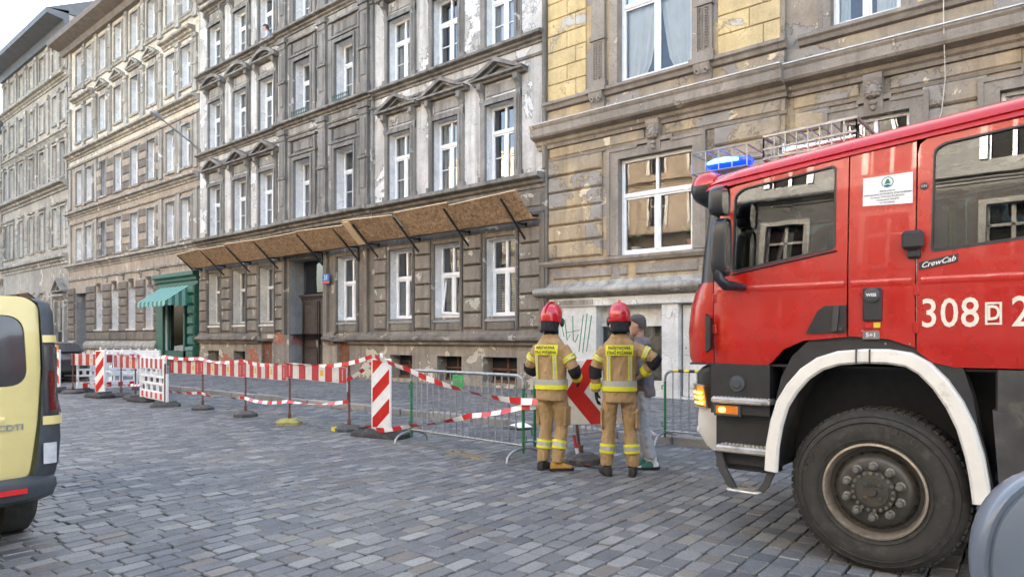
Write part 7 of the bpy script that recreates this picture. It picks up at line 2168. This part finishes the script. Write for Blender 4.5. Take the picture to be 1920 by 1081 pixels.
# ------------------------------------------------------------ people
def cloth_mat(name, c1, c2, rough=0.85, fold=1.0):
    m, N, L, B = nodes(name)
    tc = N.new('ShaderNodeTexCoord')
    p = tc.outputs['Object']
    n = noise(N, L, p, 5.0, 4, 0.6, stretch=(1.6, 1.6, 0.9))
    c = mixc(N, L, ramp(N, L, n, [(0.35, 0), (0.65, 1)]), c1, c2)
    f = noise(N, L, p, 160, 2, 0.5)
    c = mixc(N, L, 0.4, c, ramp(N, L, f, [(0.3, (0.75,)*3), (0.7, (1.2,)*3)]), 'MULTIPLY')
    L.new(c, B.inputs['Base Color'])
    B.inputs['Roughness'].default_value = rough
    B.inputs['Specular IOR Level'].default_value = 0.25
    w = noise(N, L, p, 7.0, 3, 0.5, stretch=(1.0, 1.0, 0.55), dist=1.2)
    bump(N, L, B, math_n(N, L, 'ADD', w, math_n(N, L, 'MULTIPLY', f, 0.06)), 0.75*fold, 0.05)
    return m
cloth_mat('turnout_tan', (0.46, 0.315, 0.16), (0.37, 0.245, 0.12))
cloth_mat('turnout_dark', (0.022, 0.023, 0.028), (0.03, 0.03, 0.034))
cloth_mat('hood_grey', (0.15, 0.155, 0.185), (0.22, 0.18, 0.175))
cloth_mat('sweat_grey', (0.38, 0.405, 0.45), (0.48, 0.50, 0.54))
cloth_mat('shirt_pale', (0.45, 0.50, 0.58), (0.50, 0.54, 0.60))
simple('reflex_yellow', (0.72, 0.70, 0.03), 0.55, var=0.06, scale=30)
simple('reflex_silver', (0.46, 0.46, 0.44), 0.4, metal=0.3, var=0.1, scale=30)
simple('helmet_red', (0.52, 0.010, 0.022), 0.22, var=0.06, coat=0.6)
simple('helmet_black', (0.02, 0.021, 0.025), 0.4)
simple('skin', (0.48, 0.29, 0.21), 0.55, var=0.1, scale=30)
simple('hair_dark', (0.035, 0.026, 0.03), 0.6, var=0.3, scale=60)
simple('hair_grey', (0.075, 0.068, 0.064), 0.7, var=0.3, scale=60)
simple('boot_black', (0.018, 0.018, 0.018), 0.5, var=0.2, scale=20)
simple('boot_tan', (0.42, 0.22, 0.035), 0.6, var=0.25, scale=20, dirt=(0.16, 0.10, 0.05), dirt_at=0.55)
simple('sandal_green', (0.02, 0.15, 0.11), 0.6, var=0.15, scale=20)
simple('sock_white', (0.70, 0.71, 0.72), 0.8)
simple('eye_white', (0.75, 0.74, 0.72), 0.3)
simple('lip', (0.36, 0.14, 0.12), 0.5)
fold_tex = bpy.data.textures.new('folds', 'CLOUDS')
fold_tex.noise_scale = 0.09
fold_tex.noise_type = 'HARD_NOISE'
fold_tex.noise_depth = 2

def ell(cx, cy, z, a, b, n=24, p=1.0):
    out = []
    for j in range(n):
        t = 2*math.pi*j/n
        c, s = math.cos(t), math.sin(t)
        out.append((cx + a*math.copysign(abs(c)**p, c), cy + b*math.copysign(abs(s)**p, s), z))
    return out

def soft(o, voxel=0.013, smooth=6, disp=0.010):
    r_ = o.modifiers.new('union', 'REMESH')
    r_.mode = 'VOXEL'; r_.voxel_size = voxel; r_.use_smooth_shade = True
    s_ = o.modifiers.new('smooth', 'SMOOTH'); s_.factor = 0.5; s_.iterations = smooth
    if disp:
        d_ = o.modifiers.new('folds', 'DISPLACE'); d_.texture = fold_tex; d_.strength = disp; d_.mid_level = 0.5; d_.texture_coords = 'LOCAL'

def limb(mb, pts, rad, n=16, sub=4):
    """tapered limb through joints, smoothly interpolated"""
    P = [Vector(p) for p in pts]
    Q, Rr = [], []
    for i in range(len(P) - 1):
        p0 = P[max(i-1, 0)]; p1 = P[i]; p2 = P[i+1]; p3 = P[min(i+2, len(P)-1)]
        for k in range(sub):
            t = k/sub
            q = 0.5*((2*p1) + (p2 - p0)*t + (2*p0 - 5*p1 + 4*p2 - p3)*t*t + (3*p1 - p0 - 3*p2 + p3)*t**3)
            lin = p1.lerp(p2, t)
            Q.append(lin.lerp(q, 0.55)); Rr.append(rad[i] + (rad[i+1] - rad[i])*t)
    Q.append(P[-1]); Rr.append(rad[-1])
    mb.tube(Q, Rr, n)
    return Q, Rr

def band_on(parent, Q, Rr, f0, f1, off, mat, name, n=24):
    """sleeve-like ring round a limb between two fractions of its length"""
    m_ = MB(); k = 4
    idx = []
    N_ = len(Q) - 1
    def at(f):
        x = f*N_; i = min(int(x), N_ - 1); t = x - i
        return Q[i].lerp(Q[i+1], t), Rr[i] + (Rr[i+1] - Rr[i])*t
    pts, rr = [], []
    for j in range(k + 1):
        q, r_ = at(f0 + (f1 - f0)*j/k)
        pts.append(q); rr.append(r_ + off)
    m_.tube(pts, rr, n)
    return m_.build(name, MAT[mat], parent, smooth=50, keep=False)

def hand(mb, wrist, direction, palm_n, scale=1.0, curl=0.5, side=1):
    """palm and five bent fingers; direction = along the fingers, palm_n = out of the palm"""
    d = Vector(direction).normalized(); nrm = Vector(palm_n); nrm = (nrm - d*nrm.dot(d)).normalized(); u = d.cross(nrm)*side
    w = Vector(wrist); s = scale
    rings = []
    for t, a, b in ((-0.02, 0.026, 0.022), (0.02, 0.032, 0.022), (0.06, 0.040, 0.018), (0.088, 0.040, 0.014)):
        c = w + d*t*s
        rings.append([c + u*a*s*math.cos(2*math.pi*j/10) + nrm*b*s*math.sin(2*math.pi*j/10) for j in range(10)])
    mb.loft(rings)
    for k, (x, l) in enumerate(((-0.030, 0.062), (-0.010, 0.076), (0.011, 0.072), (0.030, 0.056))):
        p = w + d*0.080*s + u*x*s
        a1, a2, a3 = curl*0.5, curl*1.2, curl*1.8
        pts = [p]
        for ang, f in ((a1, 0.45), (a2, 0.32), (a3, 0.23)):
            pts.append(pts[-1] + (d*math.cos(ang) + nrm*math.sin(ang))*l*f*s)
        mb.tube(pts, [0.0105*s, 0.010*s, 0.009*s, 0.007*s], 8)
    p = w + d*0.028*s - u*0.030*s
    t1 = (d*0.6 - u*0.7 + nrm*0.35).normalized(); t2 = (d*0.85 - u*0.15 + nrm*0.5).normalized()
    mb.tube([p, p + t1*0.034*s, p + t1*0.034*s + t2*0.030*s, p + t1*0.034*s + t2*0.052*s], [0.013*s, 0.012*s, 0.010*s, 0.008*s], 8)

def head(e, c, yaw, skin='skin', hair=None, hair_mat='hair_dark', pitch=0.0):
    """head with brow, nose, mouth, ears, eyes; faces local +y turned by yaw; c = centre"""
    M = Matrix.Translation(c) @ Matrix.Rotation(yaw, 4, 'Z') @ Matrix.Rotation(pitch, 4, 'X')
    m_ = MB(); m_.M = M
    rows = []
    for z, a, yf, yb in ((-0.125, 0.030, 0.075, 0.0), (-0.112, 0.048, 0.092, -0.02), (-0.085, 0.060, 0.098, -0.05), (-0.05, 0.068, 0.097, -0.078), (0.0, 0.075, 0.092, -0.098), (0.04, 0.077, 0.094, -0.105), (0.08, 0.072, 0.085, -0.10), (0.11, 0.055, 0.06, -0.078), (0.125, 0.028, 0.03, -0.04)):
        cy, b = (yf + yb)/2, (yf - yb)/2
        rows.append(ell(0, cy, z, a, b, 20))
    m_.loft(rows)
    m_.loft([[(s*x, y, z) for s, x in ((-1, w), (1, w), (1, w*0.3), (-1, w*0.3))] if False else ell(0, y, z, w, d, 8) for z, y, w, d in ((0.025, 0.094, 0.010, 0.010), (-0.01, 0.106, 0.013, 0.014), (-0.028, 0.112, 0.018, 0.016), (-0.036, 0.102, 0.014, 0.012))])
    for s in (-1, 1):
        m_.ball((s*0.077, -0.005, -0.005), 0.010, 0.022, 0.032, 8, 6)
        m_.ball((s*0.030, 0.088, 0.032), 0.026, 0.012, 0.009, 8, 6)
    m_.tube([(0, -0.02, -0.16), (0, -0.015, -0.08)], [0.058, 0.056], 14)
    h = m_.build('head', MAT[skin], e, smooth=60, keep=False)
    for s in (-1, 1):
        q = MB(); q.M = M; q.ball((s*0.031, 0.086, 0.012), 0.013, 0.009, 0.008, 8, 6); ey = q.build('eye', MAT['eye_white'], h, smooth=60, keep=False)
        q = MB(); q.M = M; q.ball((s*0.031, 0.094, 0.012), 0.006, 0.003, 0.006, 8, 6); q.build('iris', MAT['hair_dark'], h, smooth=60, keep=False)
    q = MB(); q.M = M; q.ball((0, 0.097, -0.066), 0.024, 0.008, 0.008, 10, 6); q.build('mouth', MAT['lip'], h, smooth=60, keep=False)
    if hair:
        q = MB(); q.M = M
        rows = []
        for z, a, yf, yb in ((-0.10 if hair == 'long' else -0.03, 0.082, -0.0, -0.115), (0.0, 0.086, 0.02, -0.122), (0.045, 0.088, 0.075, -0.124), (0.09, 0.082, 0.098, -0.115), (0.125, 0.062, 0.075, -0.088), (0.143, 0.03, 0.035, -0.045)):
            rows.append(ell(0, (yf + yb)/2, z, a, (yf - yb)/2, 20))
        q.loft(rows); q.build('hair', MAT[hair_mat], h, smooth=60, keep=False)
    return h

def person(label, loc, rz, pose, kind, scale=1.0):
    e = empty('person', (loc[0], loc[1], 0), rz, label, 'person')
    e.scale = (scale*(0.93 if kind == 'fire' else 0.97), scale*0.95, scale)
    FFT = kind == 'fire'
    top = 'turnout_tan' if FFT else 'hood_grey'
    leg = 'turnout_tan' if FFT else 'sweat_grey'
    # ---- trousers
    m_ = MB()
    lean = pose.get('lean', 0.0)
    m_.loft([ell(0, 0.0, 0.86, 0.10, 0.09), ell(0, -0.005, 0.90, 0.168, 0.125), ell(0, -0.005, 0.98, 0.176, 0.128), ell(0, 0, 1.08, 0.168, 0.12)])
    legs = {}
    for s, k in ((-1, 'L'), (1, 'R')):
        hp = Vector((s*0.092, 0, 0.94)); kn = Vector(pose['knee' + k]); an = Vector(pose['ankle' + k])
        fat = 1.0 if FFT else 0.94
        mid1, mid2 = hp.lerp(kn, 0.5), kn.lerp(an, 0.5)
        Q, Rr = limb(m_, [hp, mid1 + Vector((s*0.008, 0.004, 0)), kn, mid2 + Vector((0, -0.012, 0)), an + Vector((0, 0, 0.03)), an], [0.108*fat, 0.100*fat, 0.083*fat, 0.084*fat, 0.080*fat, 0.082*fat if FFT else 0.058])
        legs[k] = (Q, Rr)
    o = m_.build('trousers', MAT[leg], e, keep=False); soft(o, 0.011, 4, 0.022 if FFT else 0.018)
    trou = o
    if FFT:
        for k in 'LR':
            Q, Rr = legs[k]
            for f0, f1, mt in ((0.565, 0.592, 'reflex_yellow'), (0.592, 0.632, 'reflex_silver'), (0.632, 0.66, 'reflex_yellow')):
                band_on(trou, Q, Rr, f0, f1, 0.011 + (0.0015 if mt == 'reflex_yellow' else 0), mt, 'reflective_band')
            s = -1 if k == 'L' else 1
            q0 = Q[int(len(Q)*0.32)]
            p_ = MB(); p_.M = Matrix.Translation(q0 + Vector((s*0.082, -0.01, 0.0))); p_.cbox(-0.020, 0.020, -0.075, 0.075, -0.11, 0.11, 0.018); p_.cbox(-0.024, 0.024, -0.079, 0.079, 0.06, 0.12, 0.016); p_.build('cargo_pocket', MAT['turnout_tan'], trou, keep=False)
    # ---- jacket / hoodie
    m_ = MB()
    hem = 0.80 if FFT else 0.86
    fb = 1.0 if FFT else 0.96
    rows = [ell(0, 0, hem, 0.196*fb, 0.155, p=0.9), ell(0, 0, 0.92, 0.198*fb, 0.158, p=0.9), ell(0, 0, 1.08, 0.192*fb, 0.148, p=0.88), ell(0, -0.005, 1.24, 0.212*fb, 0.152, p=0.86), ell(0, -0.015, 1.37, 0.218*fb, 0.148, p=0.88), ell(0, -0.02, 1.45, 0.188*fb, 0.128, p=0.95), ell(0, -0.02, 1.52, 0.122, 0.095), ell(0, -0.015, 1.57, 0.085, 0.078), ell(0, -0.005, 1.60, 0.078, 0.075)]
    m_.loft(rows)
    arms = {}
    for s, k in ((-1, 'L'), (1, 'R')):
        sh_ = Vector((s*0.165, -0.015, 1.405)); el = Vector(pose['elbow' + k]); wr = Vector(pose['wrist' + k])
        up, fo = sh_.lerp(el, 0.5), el.lerp(wr, 0.5)
        ft_ = 1.0 if FFT else 0.92
        Q, Rr = limb(m_, [sh_, up + Vector((s*0.008, 0, 0.004)), el, fo, wr], [0.082*ft_, 0.077*ft_, 0.068*ft_, 0.062*ft_, 0.058*ft_])
        arms[k] = (Q, Rr)
    o = m_.build('jacket' if FFT else 'hooded_sweater', MAT[top], e, keep=False); soft(o, 0.011, 4, 0.019)
    jk = o
    def back(x, z, off):
        """point on the jacket surface at the back"""
        for (z0, a0, b0, y0), (z1, a1, b1, y1) in zip(JR, JR[1:]):
            if z0 <= z <= z1:
                t = (z - z0)/(z1 - z0)
                a, b, yc = a0 + (a1-a0)*t, b0 + (b1-b0)*t, y0 + (y1-y0)*t
                c = max(0.0, 1 - abs(x/a)**(2/0.88))
                return (x, yc - b*c**(0.88/2) - off, z)
        return (x, -0.15 - off, z)
    JR = [(hem, 0.196, 0.155, 0), (0.92, 0.198, 0.158, 0), (1.08, 0.192, 0.148, 0), (1.24, 0.212, 0.152, -0.005), (1.37, 0.218, 0.148, -0.015), (1.45, 0.195, 0.130, -0.02), (1.52, 0.122, 0.095, -0.02)]
    if FFT:
        for z0, z1, mt, off in ((0.935, 0.985, 'reflex_yellow', 0.013), (0.985, 1.045, 'reflex_silver', 0.012)):
            q = MB(); q.loft([ell(0, 0, z, 0.197 + off, 0.155 + off, 40, p=0.89) for z in (z0, (z0+z1)/2, z1)]); q.build('reflective_belt', MAT[mt], jk, smooth=60, keep=False)
        for x in (-0.125, 0.125):
            q = MB(); rws = [[back(x + d, z, 0.012) for d in (-0.024, 0, 0.024)] for z in [1.05 + 0.27*i/8 for i in range(9)]]; q.loft(rws, False, False); q.build('reflective_strip', MAT['reflex_yellow'], jk, smooth=60, keep=False)
            q = MB(); rws = [[back(x + d, z, 0.0135) for d in (-0.010, 0.010)] for z in [1.055 + 0.26*i/8 for i in range(9)]]; q.loft(rws, False, False); q.build('reflective_strip', MAT['reflex_silver'], jk, smooth=60, keep=False)
        q = MB(); rws = [[back(-0.16 + 0.32*i/12, z, 0.014) for i in range(13)] for z in [1.325 + 0.115*i/4 for i in range(5)]]; q.loft(rws, False, False); pt = q.build('back_patch', MAT['reflex_yellow'], jk, smooth=60, keep=False)
        for ln, z in (('PAŃSTWOWA', 1.405), ('STRAŻ POŻARNA', 1.353)):
            obj('patch_lettering', text_mesh('patch_lettering', ln, 0.049, MAT['print_black'], 0.0005, bold=0.0011, sx=0.80 if 'W' in ln and len(ln) < 10 else 0.76, fn=lambda p: back(p.x, z + p.y, 0.0165 + p.z)), pt, keep=False)
        for k in 'LR':
            Q, Rr = arms[k]
            band_on(jk, Q, Rr, 0.22, 0.25, 0.013, 'reflex_yellow', 'reflective_band'); band_on(jk, Q, Rr, 0.25, 0.285, 0.012, 'reflex_silver', 'reflective_band'); band_on(jk, Q, Rr, 0.285, 0.315, 0.013, 'reflex_yellow', 'reflective_band')
            band_on(jk, Q, Rr, 0.45, 0.68, 0.010, 'turnout_dark', 'elbow_patch')
            band_on(jk, Q, Rr, 0.80, 0.90, 0.010, 'reflex_yellow', 'reflective_band')
        q = MB(); q.loft([ell(0, -0.01, 1.54, 0.095, 0.085), ell(0, -0.01, 1.585, 0.088, 0.082), ell(0, -0.005, 1.61, 0.080, 0.078)], False); q.build('collar', MAT['turnout_dark'], jk, smooth=60, keep=False)
    else:
        q = MB()
        q.loft([ell(0, -0.07, 1.44, 0.11, 0.06), ell(0, -0.09, 1.50, 0.125, 0.075), ell(0, -0.075, 1.56, 0.11, 0.075), ell(0, -0.05, 1.59, 0.08, 0.05)]); hd_ = q.build('hood', MAT['hood_grey'], jk, keep=False); soft(hd_, 0.012, 4, 0.012)
    # ---- hands
    for s, k in ((-1, 'L'), (1, 'R')):
        m_ = MB(); wr, el = Vector(pose['wrist' + k]), Vector(pose['elbow' + k])
        d = Vector(pose.get('hdir' + k, (wr - el)))
        hand(m_, wr + (wr - el).normalized()*0.012, d, pose.get('hn' + k, (0, 0, -1)), 1.12 if FFT else 1.0, pose.get('curl' + k, 0.6), -s)
        o = m_.build('glove' if (FFT and k in pose.get('gloves', 'LR')) else 'hand', MAT['turnout_dark' if FFT and k in pose.get('gloves', 'LR') else 'skin'], e, smooth=60, keep=False)
        o.modifiers.new('round', 'SUBSURF').render_levels = 1
    # ---- feet
    for s, k in ((-1, 'L'), (1, 'R')):
        an = Vector(pose['ankle' + k]); yw = pose.get('toe' + k, -s*0.2)
        M = Matrix.Translation((an.x, an.y, 0)) @ Matrix.Rotation(yw, 4, 'Z')
        m_ = MB(); m_.M = M
        if FFT:
            for y, w_, z in ():
                pass
            rings = []
            for y, w_, z in ((-0.095, 0.034, 0.06), (-0.085, 0.042, 0.10), (-0.03, 0.046, 0.115), (0.04, 0.046, 0.105), (0.10, 0.050, 0.075), (0.15, 0.048, 0.062), (0.185, 0.034, 0.05), (0.195, 0.020, 0.036)):
                rings.append([(w_*math.copysign(abs(math.cos(t))**0.7, math.cos(t)), y, 0.028 + (z - 0.028)*max(0, math.sin(t))**0.8 if math.sin(t) > 0 else 0.028) for t in [2*math.pi*j/16 for j in range(16)]])
            m_.loft(rings)
            m_.tube([(0, -0.02, 0.08), (0, -0.012, 0.13)], [0.050, 0.050], 14)
            b_ = m_.build('boot', MAT['boot_tan' if k == pose.get('tan') else 'boot_black'], e, smooth=50, keep=False)
            q = MB(); q.M = M
            q.loft([[(x*f, y, z) for x, y in rounded([(-0.042, -0.10), (0.042, -0.10), (0.055, 0.10), (0.036, 0.20), (-0.036, 0.20), (-0.055, 0.10)], 0.03, 3)] for z, f in ((0.001, 0.97), (0.008, 1.0), (0.034, 1.0))]); q.build('sole', MAT['boot_black'], b_, smooth=40, keep=False)
        else:
            rings = []
            for y, w_, z in ((-0.085, 0.030, 0.07), (-0.06, 0.036, 0.10), (0.0, 0.038, 0.095), (0.06, 0.042, 0.07), (0.12, 0.044, 0.052), (0.165, 0.032, 0.042), (0.175, 0.018, 0.036)):
                rings.append([(w_*math.cos(t), y, 0.026 + (z - 0.026)*max(0, math.sin(t))) for t in [2*math.pi*j/14 for j in range(14)]])
            m_.loft(rings); m_.tube([(0, -0.03, 0.07), (0, -0.025, 0.16)], [0.040, 0.042], 12)
            b_ = m_.build('foot', MAT['sock_white'], e, smooth=50, keep=False)
            q = MB(); q.M = M
            q.loft([[(x*f, y, z) for x, y in rounded([(-0.042, -0.105), (0.042, -0.105), (0.054, 0.10), (0.040, 0.205), (-0.040, 0.205), (-0.054, 0.10)], 0.035, 3)] for z, f in ((0.001, 0.96), (0.010, 1.0), (0.028, 1.0))]); q.build('sandal_sole', MAT['boot_black'], b_, smooth=40, keep=False)
            q = MB(); q.M = M
            rings = []
            for y, w_, z in ((-0.02, 0.046, 0.105), (0.04, 0.050, 0.092), (0.10, 0.052, 0.070), (0.13, 0.050, 0.060)):
                rings.append([(w_*math.cos(t), y, 0.02 + (z - 0.02)*math.sin(t)) for t in [math.pi*j/10 for j in range(11)]])
            q.loft(rings, False, False); q.build('sandal_strap', MAT['sandal_green'], b_, smooth=50, keep=False)
    # ---- head
    hz = 1.735
    yaw = pose.get('head', 0.0)
    h = head(e, (0, 0.012, hz), yaw, hair=None if FFT else 'short', hair_mat='hair_grey', pitch=pose.get('nod', 0.0))
    M = Matrix.Translation((0, 0.01, hz + 0.02)) @ Matrix.Rotation(yaw, 4, 'Z') @ Matrix.Rotation(pose.get('nod', 0.0), 4, 'X')
    if FFT:
        m_ = MB(); m_.M = M; rows = []
        for z, a, yf, yb in ((-0.055, 0.125, 0.095, -0.155), (-0.02, 0.130, 0.125, -0.163), (0.03, 0.131, 0.145, -0.160), (0.08, 0.122, 0.138, -0.145), (0.12, 0.100, 0.112, -0.115), (0.147, 0.065, 0.075, -0.075), (0.160, 0.025, 0.03, -0.03)):
            rows.append(ell(0, (yf + yb)/2, z, a, (yf - yb)/2, 32))
        m_.loft(rows); hl = m_.build('helmet', MAT['helmet_red'], h, smooth=60, keep=False)
        q = MB(); q.M = M
        q.tube([(0, -0.168*math.cos(t) - 0.008, 0.0 + 0.172*math.sin(t)) for t in [0.15 + 2.5*i/14 for i in range(15)]], [0.006 + 0.008*math.sin(math.pi*i/14) for i in range(15)], 10); q.build('helmet_ridge', MAT['helmet_red'], hl, smooth=60, keep=False)
        q = MB(); q.M = M
        q.loft([ell(0, -0.012, -0.062, 0.132, 0.138, 32), ell(0, -0.012, -0.05, 0.136, 0.142, 32), ell(0, -0.012, -0.03, 0.133, 0.144, 32)]); q.build('helmet_rim', MAT['helmet_red'], hl, smooth=40, keep=False)
        for s in (-1, 1):
            q = MB(); q.M = M; q.ball((s*0.128, 0.04, -0.055), 0.022, 0.045, 0.055, 12, 8); q.build('ear_cover', MAT['helmet_black'], hl, smooth=60, keep=False)
        q = MB(); q.M = M; q.loft([[(x, y, z) for x, y, z in ell(0, 0.0, z, a, b, 24)] for z, a, b in ((-0.01, 0.124, 0.150), (-0.055, 0.120, 0.146))], False); 
        q.build('visor', MAT['helmet_black'], hl, smooth=60, keep=False)
        q = MB(); q.M = M; rows = []
        for z, a, b, yc in ((-0.04, 0.118, 0.125, -0.02), (-0.09, 0.112, 0.118, -0.025), (-0.14, 0.108, 0.116, -0.032), (-0.175, 0.120, 0.122, -0.035)):
            rows.append([(a*math.cos(t), yc + b*math.sin(t), z) for t in [math.pi*0.93 + math.pi*1.14*j/20 for j in range(21)]])
        q.loft(rows, False, False); o = q.build('neck_guard', MAT['turnout_dark'], hl, smooth=60, keep=False)
        o.modifiers.new('thick', 'SOLIDIFY').thickness = 0.008
    return e
stand = dict(kneeL=(-0.105, 0.015, 0.51), kneeR=(0.105, 0.015, 0.51))
ff1 = person('firefighter in tan suit and red helmet, left of the chevron sign', (-4.83, 6.48), R(8),
       dict(kneeL=(-0.085, 0.03, 0.51), kneeR=(0.10, 0.09, 0.51), ankleL=(-0.105, -0.02, 0.10), ankleR=(0.09, 0.0, 0.10), toeR=-0.95, toeL=0.05,
            elbowL=(-0.31, -0.01, 1.17), wristL=(-0.22, 0.21, 1.06), elbowR=(0.315, 0.0, 1.16), wristR=(0.25, 0.22, 1.04), hnL=(1, 0, 0), hnR=(-1, 0, 0), tan='R', head=-0.05, nod=-0.12), 'fire', 1.025)
ff2 = person('firefighter with hand on hip in tan suit and red helmet, nearest the truck', (-4.06, 6.74), R(31),
       dict(kneeL=(-0.125, 0.02, 0.51), kneeR=(0.13, 0.02, 0.51), ankleL=(-0.15, 0.0, 0.10), ankleR=(0.155, -0.01, 0.10), toeL=0.35, toeR=-0.1,
            elbowL=(-0.285, -0.02, 1.17), wristL=(-0.275, 0.05, 0.92), elbowR=(0.42, -0.06, 1.28), wristR=(0.265, 0.06, 1.10), hdirR=(-0.7, 0.35, -0.45), hnR=(0, -0.2, -1), gloves='L', hnL=(1, 0, 0), curlL=0.7, head=0.15, nod=-0.05), 'fire', 1.025)
p3 = person('person in grey hooded sweater, pale sweatpants and green sandals beside the truck', (-4.02, 7.36), R(112),
       dict(kneeL=(-0.10, 0.03, 0.50), kneeR=(0.10, 0.05, 0.50), ankleL=(-0.12, -0.05, 0.12), ankleR=(0.10, 0.06, 0.12), toeL=0.15, toeR=-0.1,
            elbowL=(-0.29, -0.02, 1.17), wristL=(-0.20, 0.20, 1.05), elbowR=(0.28, 0.0, 1.16), wristR=(0.15, 0.22, 1.12), hnL=(1, 0, 0), hnR=(-1, 0, 0), head=0.1), 'civil', 0.985)

p3.rotation_euler.x = R(-4.5)

# person leaning out of the third floor window of the grey house
pw_ = empty('person', (-25.72, F + 0.05, 13.76), math.pi - 0.5, 'dark haired person in a pale shirt leaning out of a top window', 'person')
m_ = MB()
m_.loft([ell(0, -0.12, 0.02, 0.17, 0.10), ell(0, -0.06, 0.15, 0.19, 0.11), ell(0, 0.0, 0.30, 0.18, 0.10), ell(0, 0.03, 0.36, 0.10, 0.08), ell(0, 0.04, 0.42, 0.055, 0.055)])
for s in (-1, 1): limb(m_, [(s*0.17, 0, 0.28), (s*0.24, 0.06, 0.08), (s*0.06, 0.20, 0.05)], [0.06, 0.05, 0.04])
o = m_.build('shirt', MAT['shirt_pale'], pw_, keep=False); soft(o, 0.015, 4, 0.008)
m_ = MB(); hand(m_, (0.05, 0.20, 0.05), (-1, 0.2, 0), (0, 0, -1), 1.0, 0.5); m_.build('hand', MAT['skin'], pw_, smooth=60, keep=False)
m_ = MB(); hand(m_, (-0.05, 0.22, 0.07), (1, 0.2, 0), (0, 0, -1), 1.0, 0.5, -1); m_.build('hand', MAT['skin'], pw_, smooth=60, keep=False)
head(pw_, (0, 0.09, 0.53), -0.4, hair='long', hair_mat='hair_dark', pitch=-0.35)
